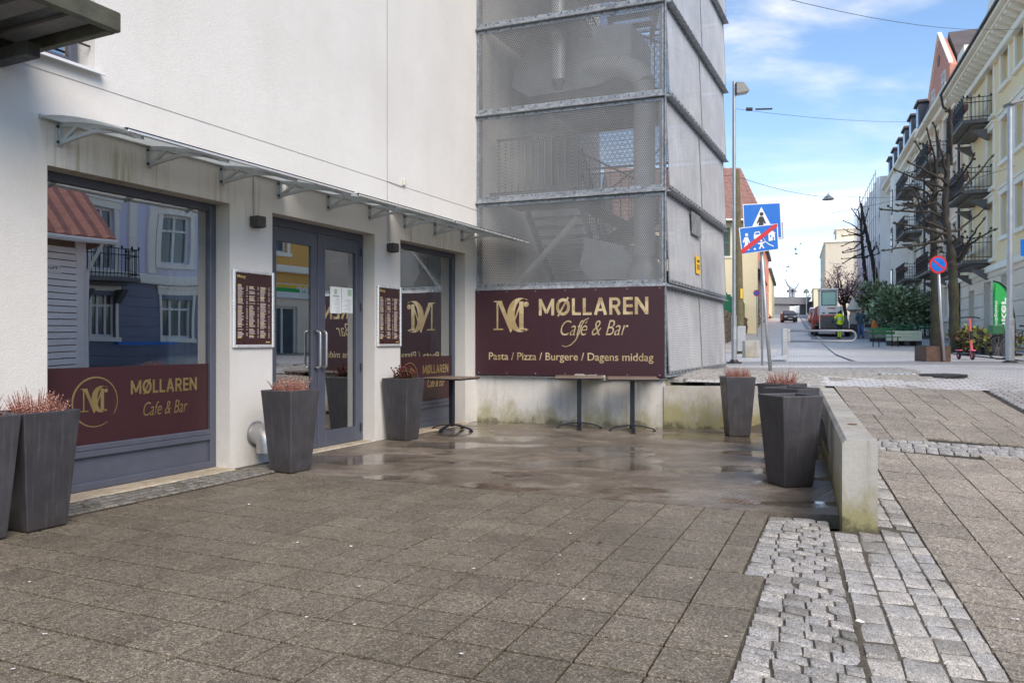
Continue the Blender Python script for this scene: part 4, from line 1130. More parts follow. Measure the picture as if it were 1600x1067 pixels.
# inside: landings, flights with balusters, back wall, deck plates
b = MB()
for z in (2.95, 5.68, 8.4):
    b.add([tp(.1, 2.9, z), tp(2.9, 2.9, z), tp(2.9, 4.5, z), tp(.1, 4.5, z), tp(.1, 2.9, z + .12), tp(2.9, 2.9, z + .12), tp(2.9, 4.5, z + .12), tp(.1, 4.5, z + .12)], [(3, 2, 1, 0), (4, 5, 6, 7), (0, 1, 5, 4), (1, 2, 6, 5), (2, 3, 7, 6), (3, 0, 4, 7)])
for z in (3.58, 6.32):
    b.add([tp(.1, .25, z), tp(1.55, .25, z), tp(1.55, 1.5, z), tp(.1, 1.5, z), tp(.1, .25, z + .12), tp(1.55, .25, z + .12), tp(1.55, 1.5, z + .12), tp(.1, 1.5, z + .12)], [(3, 2, 1, 0), (4, 5, 6, 7), (0, 1, 5, 4), (1, 2, 6, 5), (2, 3, 7, 6), (3, 0, 4, 7)])
b.build('landing', MATS['stair_steel'], tower)
def flight(x0, x1, ya, za, yb, zb, n=9):
    b = MB()
    for k in range(n):
        t0, t1 = k / n, (k + 1) / n; y0, y1 = ya + (yb - ya) * t0, ya + (yb - ya) * t1; z = za + (zb - za) * t1
        vs = [tp(x0, y0, z - .04), tp(x1, y0, z - .04), tp(x1, y1, z - .04), tp(x0, y1, z - .04), tp(x0, y0, z), tp(x1, y0, z), tp(x1, y1, z), tp(x0, y1, z)]
        b.add(vs, [(3, 2, 1, 0), (4, 5, 6, 7), (0, 1, 5, 4), (1, 2, 6, 5), (2, 3, 7, 6), (3, 0, 4, 7)])
    for x in (x0, x1):
        b.prism([tp(x - .02, ya, za - .18), tp(x - .02, yb, zb - .18), tp(x - .02, yb, zb + .04), tp(x - .02, ya, za + .04)], TW * .04)
    o = b.build('stair_flight', MATS['stair_steel'], tower)
    r = MB(); x = x1
    for dz in (.95, .55): r.tube([tp(x, ya, za + dz), tp(x, yb, zb + dz)], .018, 6)
    for k in range(13):
        t = k / 12; r.tube([tp(x, ya + (yb - ya) * t, za + (zb - za) * t), tp(x, ya + (yb - ya) * t, za + (zb - za) * t + .95)], .010, 5)
    r.build('railing', MATS['stair_steel'], o)
flight(.2, 1.2, 2.9, 2.3, 1.5, 3.65); flight(.2, 1.2, 2.9, 5.75, 1.5, 6.4); flight(1.6, 2.4, 1.5, 6.4, 2.9, 8.5)
# cross-wise flights show their slope to the front
def xflight(y, xa, za, xb, zb):
    b = MB(); b.prism([tp(xa, y, za - .12), tp(xb, y, zb - .12), tp(xb, y, zb + .12), tp(xa, y, za + .12)], TU * .9)
    o = b.build('stair_flight', MATS['stair_steel'], tower); r = MB()
    r.tube([tp(xa, y, za + 1.0), tp(xb, y, zb + 1.0)], .02, 6)
    for k in range(12):
        t = k / 11; x = xa + (xb - xa) * t; z = za + (zb - za) * t; r.tube([tp(x, y, z), tp(x, y, z + 1.0)], .010, 5)
    r.build('railing', MATS['stair_steel'], o)
xflight(3.3, .5, 4.0, 2.8, 2.75)
xflight(3.6, .9, 3.2, 2.75, 4.5)
xflight(3.3, 1.3, 6.35, 2.8, 5.55)
b = MB()
r = MB()
for k in range(13): r.tube([tp(.12 + k * .115, .55, 3.7), tp(.12 + k * .115, .55, 4.62)], .009, 5)
r.tube([tp(.08, .55, 4.62), tp(1.56, .55, 4.62)], .02, 6); r.build('railing', MATS['stair_steel'], tower)
b = MB(); b.prism([tp(0.05, TD - .3, .8), tp(2.95, TD - .3, .8), tp(2.95, TD - .3, 2.7), tp(.05, TD - .3, 2.7)], TU * .08)
b.prism([tp(2.5, TD - .3, 2.7), tp(2.95, TD - .3, 2.7), tp(2.95, TD - .3, 3.0), tp(2.5, TD - .3, 3.0)], TU * .08)
b.build('back_screen', MATS['inner_wall'], tower)
b = MB(); b.prism([tp(.0, .0, 8.98), tp(TL, 0, 8.98), tp(TL, TD, 8.98), tp(0, TD, 8.98)], (0, 0, .1)); b.build('roof_plate', MATS['stair_steel'], tower)
# ventilation inside the tower: corrugated ducts and a rounded plenum
def corr(b, pts, r, ridge=.055, n=18):
    P = [Vector(p) for p in pts]; out_ = []; rr = []
    for a, c in zip(P, P[1:]):
        L = (c - a).length; k = max(1, int(L / ridge))
        for i in range(k):
            for f, q in ((0, r), (.55, r), (.6, r * 1.045), (.9, r * 1.045), (.95, r)): out_.append(a + (c - a) * ((i + f) / k)); rr.append(q)
    out_.append(P[-1]); rr.append(r); b.tube(out_, rr, n)
mat('duct_bright', (.62, .64, .65), .4, .35, var=.12, scale=4)
d = thing('ventilation_duct', 'thick corrugated steel duct rising through the right of the mesh tower', 'duct', FA_P)
b = MB(); x = 2.50; corr(b, [tp(x, .75, 2.62), tp(x, .75, 5.35)], .165); corr(b, [tp(x, .75, 5.35), tp(x - .12, .8, 5.55), tp(x - .42, .9, 5.72)], .165); b.tube([tp(x - .42, .9, 5.72), tp(x - 1.1, 1.2, 5.85)], .16, 18)
o = b.build('pipe', MATS['duct_bright'], d); smooth_by_angle(o, 30)
b = MB(); b.lathe([(.165, .0), (.28, -.25), (.28, -.6), (.12, -.75)], 20, M=Matrix.Translation(tp(x, .75, 2.62))); o = b.build('fan_housing', MATS['duct_shell'], d); smooth_by_angle(o, 30)
d = thing('ventilation_duct', 'corrugated steel duct hanging down in the left half of the mesh tower', 'duct', FA_P)
b = MB(); corr(b, [tp(1.10, .7, 5.55), tp(1.10, .7, 8.9)], .11); o = b.build('pipe', MATS['duct_bright'], d); smooth_by_angle(o, 30)
MB().tube([tp(1.10, .7, 5.55), tp(1.08, .72, 5.40)], [.11, .06], 16).build('end_cone', MATS['galvanised'], d)
d = thing('air_handling_unit', 'large rounded grey ventilation casing inside the upper mesh tower', 'ventilation', FA_P)
b = MB(); pr = [(.12, 5.65), (.20, 6.05), (.55, 6.35), (1.5, 6.5), (2.2, 6.45), (2.2, 5.7), (1.6, 5.5), (.45, 5.45)]
b.prism([tp(x, 1.05, z) for x, z in pr], TU * 1.2); b.build('casing', MATS['duct_shell'], d)
d = thing('air_handling_unit', 'low sloping grey ventilation casing behind the lowest mesh panel', 'ventilation', FA_P)
b = MB(); pr = [(1.35, 2.55), (1.45, 3.0), (2.05, 2.85), (2.3, 2.55), (2.3, 2.3), (1.5, 2.3)]
b.prism([tp(x, 1.0, z) for x, z in pr], TU * .8); b.build('casing', MATS['duct_shell'], d)
b = MB(); b.tube([tp(.45, .4, 2.15), tp(1.5, .5, 3.25)], .05, 8); b.build('brace', MATS['duct_shell'], d)
# --- concrete plinth
def prism_base(name, pts, z0, z1, m, parent=None):
    b = MB(); b.prism([(p[0], p[1], z0) for p in pts], (0, 0, z1 - z0)); return b.build(name, m, parent)
A = FA_P; Bc = FA_P + TW * TL; nf = Vector((TW.y, -TW.x, 0))
t = thing('plinth_wall', 'stained white concrete plinth under the burgundy sign', 'wall', FA_P)
q = [tp(-.02, .0, 0, out=.0), tp(TL - .02, 0, 0, out=.0), tp(TL - .02, .5, 0), tp(-.02, .5, 0)]
prism_base('plinth', [(p.x, p.y) for p in q], -.1, .728, MATS['painted_concrete'], t)
b = MB(); b.add([tp(-.02, 0, .735, out=.07), tp(TL + .03, 0, .735, out=.07), tp(TL + .03, 0.02, .745), tp(-.02, .02, .745), tp(-.02, 0, .728, out=.07), tp(TL + .03, 0, .728, out=.07), tp(TL + .03, 0.02, .7285), tp(-.02, .02, .7285)], [(0, 1, 2, 3), (7, 6, 5, 4), (0, 4, 5, 1), (1, 5, 6, 2), (3, 2, 6, 7), (0, 3, 7, 4)])
b.build('drip_flashing', MATS['galvanised'], t)
t = thing('tower_footing', 'mossy concrete block under the right side of the mesh tower', 'wall', FA_P)
q = [tp(TL - .3, .12, 0), tp(TL, .12, 0), tp(TL, 1.75, 0), tp(TL - .3, 1.75, 0)]
prism_base('block', [(p.x, p.y) for p in q], .2, .735, MATS['raw_concrete'], t)
q = [tp(TL - .5, 1.76, 0), tp(TL - .35, 1.76, 0), tp(TL - .35, 4.6, 0), tp(TL - .5, 4.6, 0)]
prism_base('recess_wall', [(p.x, p.y) for p in q], .2, .76, MATS['stair_steel'], t)
# --- retaining walls round the terrace
RW_Z = .625
t = thing('return_wall', 'low mossy concrete retaining wall running right from the tower corner', 'wall', Bc)
cr_ = wl(6.15, .0)
b = MB(); d0 = Bc + nf * .02 - TW * .012; d1 = Vector((cr_.x + .11, cr_.y + .02, 0)); dd = (d1 - d0).normalized(); dn = Vector((-dd.y, dd.x, 0))
pts = [d0 - Bc, d1 - Bc, d1 - Bc + dn * .22, d0 - Bc + dn * .22]
b.prism([(p.x, p.y, -.1) for p in pts], (0, 0, RW_Z - .012 + .1)); b.prism([(p.x, p.y, RW_Z - .012) for p in [pts[0] + dn * .012, pts[1] + dn * .012, pts[2] - dn * .012, pts[3] - dn * .012]], (0, 0, .014))
b.build('wall', MATS['raw_concrete'], t)
t = thing('low_wall', 'low free-ending concrete wall with chamfered top between terrace and sloping square', 'wall', W_END, -math.atan2(W_DIR.x, W_DIR.y))
b = MB(); c = .022; prf = [(0, -.2), (.222, -.2), (.222, .61 - c), (.222 - c, .61), (c * 1.3, .61), (0, .61 - c * 1.3)]
b.prism([(x, 0, z) for x, z in prf], (0, 1.95, 0)); b.prism([(x, 1.956, z) for x, z in prf], (0, 2.1, 0)); b.prism([(x, 4.062, z) for x, z in prf], (0, 2.25, 0))
b.build('wall', MATS['raw_concrete'], t)
o = MB().add([(.13 + .02 * math.cos(a) * 2, 1.05 + .045 * math.sin(a), .612 + .004 * (k % 2)) for k, a in enumerate([q * .7 for q in range(9)])], [tuple(range(9))]).build('dead_leaf', MATS['leaf_brown'], None)
o.location = W_END; o.rotation_euler = (0, 0, t.rotation_euler.z); tag(o, 'single dark leaf lying on top of the low concrete wall', 'leaf')
# --- sign board
nfv = nf
sg = thing('cafe_sign', 'wide burgundy sign board with gold cafe name on the tower base', 'sign', FA_P + nf * .03 + Vector((0, 0, .75)), math.atan2(TW.y, TW.x))
b = MB(); b.bev(.0, TL - .005, -.03, .015, .0, 1.345, .004); b.build('board', MATS['sign_burgundy'], sg)
for k in range(7):
    for z in (.035, 1.31): MB().lathe([(.009, 0), (.009, .003), (.004, .005)], 8, M=Matrix.Translation((.06 + k * (TL - .125) / 6, -.0302, z)) @ Matrix.Rotation(R(90), 4, 'X')).build('screw', MATS['galvanised'], sg)
def SM(x, z): return frameM((x, -.0302, z), (1, 0, 0), (0, 0, 1))
def sgx(px): # photo column -> metres along the sign
    k = (px - 800) / FPX; O = FA_P + nf * .06
    return (k * O.y - O.x) / (TW.x - k * TW.y)
def sgz(px, py):
    x = sgx(px); Y = (FA_P + nf * .06 + TW * x).y; return CAM_H - (py - 533.5) / FPX * Y - .75
lx = sgx(771); logo(sg, SM(lx, sgz(771, 520)), sgz(771, 466) - sgz(771, 520), MATS['sign_gold'])
x0, x1 = sgx(842), sgx(1013); z0 = sgz(925, 490.5); block_letters(sg, SM(x0, sgz(925, 492)), x1 - x0, sgz(925, 465.5) - sgz(925, 492), MATS['sign_gold'])
x0, x1 = sgx(876), sgx(982); text_at('lettering', 'Café & Bar', MATS['sign_gold'], sg, SM(x0, sgz(925, 524)), x1 - x0, sgz(925, 500) - sgz(925, 524), shear=.4, bold=-.009)
x0, x1 = sgx(764), sgx(1021); text_at('lettering', 'Pasta / Pizza / Burgere / Dagens middag', MATS['sign_gold'], sg, SM(x0, sgz(890, 567)), x1 - x0, sgz(890, 551) - sgz(890, 567), bold=.006)
# flourish of the f
b = MB(); pts = [(sgx(x), -.0312, sgz(x, y)) for x, y in ((920, 497), (914, 500), (909, 508), (905, 520), (899, 532), (892, 539), (884, 542), (878, 540))]
b.tube(pts, [.006, .008, .009, .010, .010, .009, .008, .006], 6); b.build('flourish', MATS['sign_gold'], sg)
# --- small yellow notice on the tower side
o = thing('warning_notice', 'small yellow printed notice on the side panel of the mesh tower', 'sign', FA_P)
b = MB(); q = [sidef(1.80, 2.42, .075), sidef(2.12, 2.42, .075), sidef(2.12, 2.72, .066), sidef(1.80, 2.72, .066)]; ns = Vector((TU.y, -TU.x, 0))
q2 = [p - ns * .008 for p in q]; b.add(q + q2, [(0, 1, 2, 3), (7, 6, 5, 4), (0, 4, 5, 1), (1, 5, 6, 2), (2, 6, 7, 3), (3, 7, 4, 0)]); b.build('plate', MATS['sign_yellow'], o)
b = MB()
for (u0, u1, z, h_) in ((1.87, 2.05, 2.62, .035), (1.84, 2.08, 2.56, .012), (1.84, 2.06, 2.53, .012), (1.84, 2.08, 2.50, .012)):
    b.add([sidef(u0, z, .0735), sidef(u1, z, .0735), sidef(u1, z + h_, .0725), sidef(u0, z + h_, .0725)], [(0, 1, 2, 3)])
b.v = [tuple(Vector(p) + ns * .004) for p in b.v]
tag(b.build('print', MATS['stair_steel'], o), kind='stuff')
# ------------------------------------------------------------------ planters, plants, tables
def m_planter():
    s = NT('planter_grey'); v = s.tc.outputs['Object']; Z = s.n('ShaderNodeSeparateXYZ', {0: v}).outputs[2]; oi = s.n('ShaderNodeObjectInfo')
    w = s.n('ShaderNodeVectorMath', {0: v, 1: s.n('ShaderNodeCombineXYZ', {0: s.math('MULTIPLY', oi.outputs['Random'], 37.0), 1: 0.0, 2: 0.0}).outputs[0]}, operation='ADD').outputs[0]
    c = s.mix(s.ramp(s.noise(w, 5, 5, .6), [(.3, 0), (.7, 1)]), srgb(54, 53, 57), srgb(70, 69, 73))
    c = s.mix(1.0, c, s.ramp(oi.outputs['Random'], [(0, .86), (1, 1.14)]), 'MULTIPLY')
    st = s.ramp(s.noise(s.mapping(w, (38, 38, 1.2)), 1.0, 4, .6), [(.5, 0), (.72, .28)])
    c = s.mix(st, c, srgb(104, 101, 100))
    sc = s.ramp(s.noise(w, 26, 6, .75), [(.66, 0), (.72, .7)]); c = s.mix(sc, c, srgb(122, 118, 112))
    sp = s.math('MULTIPLY', s.maprange(Z, .0, .22, 1, 0), s.ramp(s.noise(w, 17, 5, .7), [(.4, 0), (.6, 1)])); c = s.mix(s.math('MULTIPLY', sp, .6), c, srgb(58, 50, 42))
    s.bsdf(c, s.maprange(s.noise(w, 7, 4), .3, .7, .34, .52), 0, s.bump(s.noise(v, 150, 3, .6), .12, .004)); return s.m
m_planter()
mat('soil', (.045, .033, .022), .95, var=.4, scale=14, bump=1.0, bscale=50)
mat('heather_pink', srgb(208, 152, 144), .8, var=.3, scale=14)
mat('heather_tip', srgb(230, 188, 176), .8, var=.2, scale=14)
mat('heather_stem', srgb(118, 78, 58), .8, var=.2, scale=14)
mat('leaf_dark', srgb(70, 76, 42), .5, var=.3, scale=18)
mat('leaf_red', srgb(118, 44, 52), .5, var=.3, scale=18)
def m_slatwood():
    s = NT('table_wood'); v = s.tc.outputs['Object']; oi = s.n('ShaderNodeObjectInfo')
    n = s.noise(s.mapping(v, (3, 40, 40)), 1.0, 4, .6)
    c = s.ramp(n, [(.3, (.12, .085, .062)), (.7, (.23, .175, .135))])
    c = s.mix(1.0, c, s.ramp(oi.outputs['Random'], [(0, .8), (1, 1.2)]), 'MULTIPLY')
    s.bsdf(c, .45, 0, s.bump(n, .2, .004)); return s.m
m_slatwood()
mat('table_steel', (.020, .024, .034), .42, .4, var=.2, scale=8)
PL_T, PL_B, PL_H = .200, .145, .80
def planter_meshes():
    b = MB(); bz = .05
    def ring(h, z, c=.006): return [(-h + c, -h, z), (h - c, -h, z), (h, -h + c, z), (h, h - c, z), (h - c, h, z), (-h + c, h, z), (-h, h - c, z), (-h, -h + c, z)]
    hb = PL_B + (PL_T - PL_B) * .06
    rings = [ring(PL_B - .012, .0), ring(PL_B - .004, .012), ring(PL_B, .05), ring(PL_T, PL_H - .006), ring(PL_T - .004, PL_H), ring(PL_T - .022, PL_H), ring(PL_T - .026, PL_H - .006), ring(PL_T - .045, PL_H - .30)]
    vs = [p for r_ in rings for p in r_]; fs = [tuple(range(7, -1, -1))]
    for k in range(len(rings) - 1):
        for i in range(8): j = (i + 1) % 8; fs.append((k * 8 + i, k * 8 + j, k * 8 + 8 + j, k * 8 + 8 + i))
    b.add(vs, fs); shell = b.mesh('shell', MATS['planter_grey'])
    def soilm(z, h):
        b = MB(); n = 7; r = random.Random(2); vs = [((i / (n - 1) * 2 - 1) * h, (j / (n - 1) * 2 - 1) * h, z + r.uniform(-.012, .012)) for j in range(n) for i in range(n)]
        b.add(vs, [(j * n + i, j * n + i + 1, j * n + n + i + 1, j * n + n + i) for j in range(n - 1) for i in range(n - 1)]); return b.mesh('soil', MATS['soil'])
    return shell, soilm(PL_H - .07, PL_T - .03), soilm(PL_H - .22, PL_T - .042)
SH, SO_HI, SO_LO = planter_meshes()
def planter(x, y, rz, label, filled):
    t = thing('planter', label, 'planter', (x, y, .006), rz, 'tall grey square planters')
    link('shell', SH, t); link('soil', SO_HI if filled else SO_LO, t); return t
rh = random.Random(31)
def heather(x, y, z, label, spread=.20, n=250, dry=False):
    b = MB()
    for k in range(n):
        a = rh.random() * 6.283; r0 = spread * .62 * math.sqrt(rh.random()); lean = rh.uniform(.1, .95) * (r0 / spread + .25)
        h = rh.choice((.06, .09, .12, .14, .17, .20)) * rh.uniform(.8, 1.15) * (1.15 - .35 * r0 / spread)
        p0 = Vector((r0 * math.cos(a), r0 * math.sin(a), -.03)); d = Vector((math.cos(a) * lean, math.sin(a) * lean, 1)).normalized()
        p1 = p0 + d * (h + .03); bend = Vector((math.cos(a), math.sin(a), 0)) * .012
        mid = (p0 + p1) / 2 - bend * .5
        b.tube([p0, mid, p1], [.0028, .0022, .0008], 4, 2, False)
        m = int(11 + 10 * rh.random())
        for q in range(m):
            f = .25 + .75 * q / m; c = p0 + (p1 - p0) * f; ang = q * 2.4 + rh.random(); sz = rh.uniform(.007, .015) * (1.15 - .5 * f)
            e = Vector((math.cos(ang), math.sin(ang), .75)).normalized(); w = e.cross(Vector((0, 0, 1))).normalized() * sz * .42
            b.add([c - w, c + w, c + e * sz * 1.5], [(0, 1, 2)], 1 if f > .72 and rh.random() < .6 else 0)
    o = b.build('heather_plant', [MATS['heather_pink'], MATS['heather_tip'], MATS['heather_stem']], None, loc=(x, y, z))
    return tag(o, label, 'plant', 'pink heathers growing in the planters')
def leafshrub(x, y, z, label):
    b = MB()
    for k in range(34):
        a = rh.random() * 6.283; ln = rh.uniform(.10, .24); tilt = rh.uniform(0, .8)
        d = Vector((math.cos(a) * tilt, math.sin(a) * tilt, 1)).normalized(); p0 = Vector((rh.uniform(-.08, .08), rh.uniform(-.08, .08), -.05)); p1 = p0 + d * (ln + .05)
        b.tube([p0, p1], [.004, .002], 4, 0, False)
        for q in range(16):
            f = .3 + .7 * q / 15; c = p0 + (p1 - p0) * f; ang = q * 2.4 + rh.random(); e = Vector((math.cos(ang), math.sin(ang), .5 + .5 * rh.random())).normalized(); sz = rh.uniform(.03, .05)
            w = e.cross(Vector((0, 0, 1))).normalized() * sz * .3; up = Vector((0, 0, .004))
            b.add([c, c + e * sz * .5 - w + up, c + e * sz, c + e * sz * .5 + w + up], [(0, 1, 2, 3)], 1 if f > .75 or rh.random() < .35 else 0)
    o = b.build('skimmia_plant', [MATS['leaf_dark'], MATS['leaf_red']], None, loc=(x, y, z)); return tag(o, label, 'plant')
pB = Vector((-3.29, 5.34, 0)); pA = pB - FA_U * .412
ZS = PL_H - .055
planter(pB.x, pB.y, R(-25.5), 'tall grey planter with pink heather below the large window lettering', True)
planter(pA.x, pA.y, R(-27), 'tall grey planter at the left edge of the picture, half cut off', True)
planter(-2.19, 7.655, R(-28), 'tall grey planter with pink heather to the left of the glass door', True)
planter(-1.416, 10.09, R(-28), 'tall grey planter with dark red leafy plant between door and far window', True)
planter(2.475, 6.90, R(14), 'empty tall grey planter nearest to the end of the low wall', False)
planter(2.88, 7.98, R(38), 'empty tall grey planter just behind the front one beside the low wall', False)
planter(3.07, 8.80, R(42), 'tall grey planter with heather, third in the row along the low wall', True)
planter(3.06, 10.52, R(-3), 'tall grey planter with heather in front of the mossy return wall', True)
heather(pB.x, pB.y, ZS, 'pink heather in the planter under the large window')
heather(pA.x, pA.y, ZS, 'pink heather in the half-hidden planter at the left picture edge')
heather(-2.19, 7.655, ZS, 'pink heather in the planter left of the glass door')
leafshrub(-1.416, 10.09, ZS, 'dark red and green leafy plant in the planter right of the door')
heather(3.07, 8.80, ZS, 'pinkish heather in the planter behind the two empty planters')
heather(3.06, 10.52, ZS, 'pinkish heather in the planter nearest to the mesh tower')
SLAT = MB(); SLAT.bev(-.35, .35, -.0385, .0385, 0, .016, .003); SLATM = SLAT.mesh('slat', MATS['table_wood'])
def table(x, y, rz, label, zt=.765, sc=1.0):
    t = thing('cafe_table', label, 'table', (x, y, .005), rz, 'square cafe tables on the terrace'); h = .35 * sc
    for k in range(8):
        o = put(SLATM, 'slat', Vector((0, (-.3065 + k * .0876) * sc, zt - .016)), 0, t, (sc, sc, 1))
    b = MB(); b.bev(-h + .004, h - .004, -h + .01, h - .01, zt - .034, zt - .0175, .004); b.build('top_frame', MATS['table_steel'], t)
    MB().bev(-.032, .032, -.032, .032, .06, zt - .034, .004).build('column', MATS['table_steel'], t)
    for k in range(4):
        b = MB(); a = R(90 * k); M = Matrix.Rotation(a, 4, 'Z'); n = 9; w = .026
        prf = []
        for i in range(n + 1):
            f = i / n; r_ = .02 + .30 * f; z = .012 + .062 * math.cos(f * math.pi / 2) ** .8; prf.append((r_, z))
        for (r0, z0), (r1, z1) in zip(prf, prf[1:]):
            b.prism([(r0, -w, z0), (r1, -w, z1), (r1, -w, z1 + .016), (r0, -w, z0 + .016)], (0, 2 * w, 0), M)
        b.box(.29, .335, -w - .002, w + .002, .0, .012, 0, M)
        b.build('foot', MATS['table_steel'], t)
    return t
def under(px, Y): return (px - 800) / FPX * Y, Y
table(*under(706, 11.12), FRZ + R(90), 'slatted square table in front of the far shop window', sc=.86)
table(*under(905, 11.38), R(-22) + R(18), 'slatted square table left of the pair below the burgundy sign')
table(*under(988, 11.02), R(-21) + R(15), 'slatted square table right of the pair below the burgundy sign, nearest the planters')
# ------------------------------------------------------------------ street furniture
mat('pole_galv', (.40, .42, .44), .45, .6, var=.12, scale=3)
mat('pole_paint', (.22, .24, .26), .4, .3, var=.1, scale=3)
mat('lamp_head', (.20, .20, .19), .5, .2, var=.1)
mat('lamp_glass', (.55, .56, .52), .3)
mat('pole_wood', (.135, .115, .06), .85, var=.3, scale=6, bump=.4, bscale=30)
mat('sign_blue', srgb(0, 104, 196), .35, var=.03)
mat('sign_white', (.78, .79, .80), .4, var=.03)
mat('sign_red', srgb(196, 34, 44), .4, var=.03)
mat('sign_black', (.02, .02, .02), .5)
mat('sign_back', (.33, .34, .35), .5, .4)
mat('corten', (.10, .06, .042), .75, var=.3, scale=5, bump=.3)
mat('cable_black', (.03, .03, .032), .6)
def street_lamp(px, py, ytop, label, head, collar=True, r0=.062, r1=.045):
    g = gnd(px, py); H = (py - ytop) / FPX * g.y
    t = thing('street_lamp', label, 'street lamp', g)
    b = MB(); b.tube([(0, 0, 0), (0, 0, H * .17), (0, 0, H * .172), (0, 0, H)], [r0, r0, r1, r1 * .85], 14); smooth_by_angle(b.build('pole', MATS['pole_galv'], t), 40)
    MB().lathe([(.17, 0), (.17, .03), (.10, .05), (.08, .09)], 18).build('base_plate', MATS['cast_iron'], t)
    MB().bev(-.035, .035, -r0 - .006, -r0 + .01, .55, .85, .004).build('service_door', MATS['pole_galv'], t)
    head(t, H, g); return t
def head_flat(t, H, g):
    b = MB(); M = Matrix.Translation((.0, 0, H)) @ Matrix.Rotation(R(-14), 4, 'Y')
    b.bev(-.08, .42, -.16, .16, -.04, .03, .015, M=M); b.build('lamp_head', MATS['lamp_head'], t)
    b = MB(); b.box(.05, .38, -.13, .13, -.05, -.041, M=M); b.build('lens', MATS['lamp_glass'], t)
def head_flood(t, H, g):
    b = MB(); b.prism([(.03, -.12, H - .30), (.32, -.12, H - .25), (.32, -.12, H - .23), (.20, -.12, H - .05), (.03, -.12, H - .04)], (0, .24, 0)); b.build('lamp_head', MATS['lamp_head'], t)
    b = MB(); b.prism([(.06, -.10, H - .305), (.30, -.10, H - .263), (.30, -.10, H - .256), (.06, -.10, H - .296)], (0, .2, 0)); b.build('lens', MATS['lamp_glass'], t)
    MB().tube([(0, 0, H - .1), (.05, 0, H - .1)], .03, 8).build('arm', MATS['pole_galv'], t)
street_lamp(1147, 568, 128, 'tall galvanised street lamp with flood head right beside the mesh tower', head_flood)
street_lamp(1578, 567, 163, 'tall grey street lamp with flat head in front of the green banner', head_flat, r0=.095, r1=.07)
# wooden utility pole
g = gnd(1157, 553); H = (553 - 266) / FPX * g.y
t = thing('utility_pole', 'weathered wooden utility pole behind the galvanised lamp post', 'pole', g)
b = MB(); b.tube([(0, 0, 0), (-.06, 0, H * .4), (-.15, 0, H)], [.155, .14, .11], 12); smooth_by_angle(b.build('shaft', MATS['pole_wood'], t), 50)
MB().bev(-.17, .13, -.22, -.14, .1, 1.0, .01).build('cable_guard', MATS['pole_galv'], t)
MB().box(-.05, .03, -.165, -.15, 2.0, 2.35).build('marker', MATS['sign_yellow'], t)
# traffic signs on a leaning pole
g = gnd(1204, 580); Ys = g.y; S = Ys / FPX
t = thing('sign_post', 'leaning pole with blue pedestrian and crossed-out residential zone signs', 'sign', g)
def rel(px, py, dy=0.0):
    p = at(px, py, Ys + dy); return p - g
MB().tube([(0, 0, -.02), rel(1197, 500), rel(1186.5, 340)], .030, 12).build('pole', MATS['pole_galv'], t, True)
def plate(name, pts, dy, m, th=.012, back=True):
    p = [rel(x, y, dy) for x, y in pts]; b = MB(); b.prism(p[::-1] if False else p, (0, th, 0)); return b.build(name, m, t)
def flat(parent, name, pts, dy, m):
    p = [rel(x, y, dy) for x, y in pts]; b = MB(); b.prism(p, (0, .003, 0)); return b.build(name, m, parent)
A1 = [(1160.5, 319.5), (1219.5, 316.5), (1222, 372), (1163, 375)]
pl = plate('crossing_sign', A1, -.05, MATS['sign_white'])
def inset(q, d): 
    cx = sum(p[0] for p in q) / 4; cy = sum(p[1] for p in q) / 4
    return [(cx + (x - cx) * (1 - d), cy + (y - cy) * (1 - d)) for x, y in q]
flat(pl, 'face', inset(A1, .045), -.054, MATS['sign_blue'])
flat(pl, 'triangle', [(1189.5, 323.5), (1212, 366), (1169, 368)], -.058, MATS['sign_white'])
def disc(cx, cy, rx, ry=None, n=14): return [(cx + rx * math.cos(6.283 * k / n), cy + (ry or rx) * math.sin(6.283 * k / n)) for k in range(n)]
flat(pl, 'walker_head', disc(1190, 334.5, 3.0), -.062, MATS['sign_black'])
flat(pl, 'walker_body', [(1187, 338.5), (1192.5, 338.5), (1197, 349), (1195, 350), (1193, 346), (1193.5, 366), (1184, 366), (1186, 346), (1183.5, 350), (1182.5, 348)], -.0625, MATS['sign_black'])
A2 = [(1154.5, 356.5), (1215, 349.5), (1217.5, 389.5), (1159, 397.5)]
pl = plate('zone_sign', A2, -.09, MATS['sign_white'])
flat(pl, 'face', inset(A2, .05), -.094, MATS['sign_blue'])
w = MATS['sign_white']
flat(pl, 'person_head', disc(1166.5, 367, 2.4), -.098, w)
flat(pl, 'person_body', [(1163.5, 371), (1168.5, 370.5), (1172, 379), (1170.5, 380), (1168.5, 377), (1169, 382), (1171, 391), (1168.5, 391.5), (1166.5, 384), (1163, 392), (1160.8, 391), (1164, 382), (1163.5, 377), (1161.5, 380), (1160.5, 378)], -.0985, w)
flat(pl, 'car_icon', [(1178, 367.5), (1179.5, 362.5), (1186.5, 361.6), (1188.5, 366.3), (1189.5, 368), (1189.6, 372), (1178.2, 373.5), (1177.6, 369.5)], -.098, w)
flat(pl, 'car_window', [(1180, 366.8), (1180.8, 363.9), (1186, 363.2), (1187, 366)], -.101, MATS['sign_blue'])
flat(pl, 'house_icon', [(1199, 366.5), (1204.5, 358.5), (1212, 364.5), (1210.5, 364.7), (1211, 375.5), (1201, 376.8), (1200.6, 366.2)], -.098, w)
for k, q in enumerate(([(1203, 367.5), (1205, 367.2), (1205.2, 370), (1203.2, 370.2)], [(1207.3, 370), (1209, 369.8), (1209.3, 375.8), (1207.6, 376)])): flat(pl, 'house_opening', q, -.101, MATS['sign_blue'])
flat(pl, 'child_head', disc(1189.5, 376.5, 1.7), -.098, w)
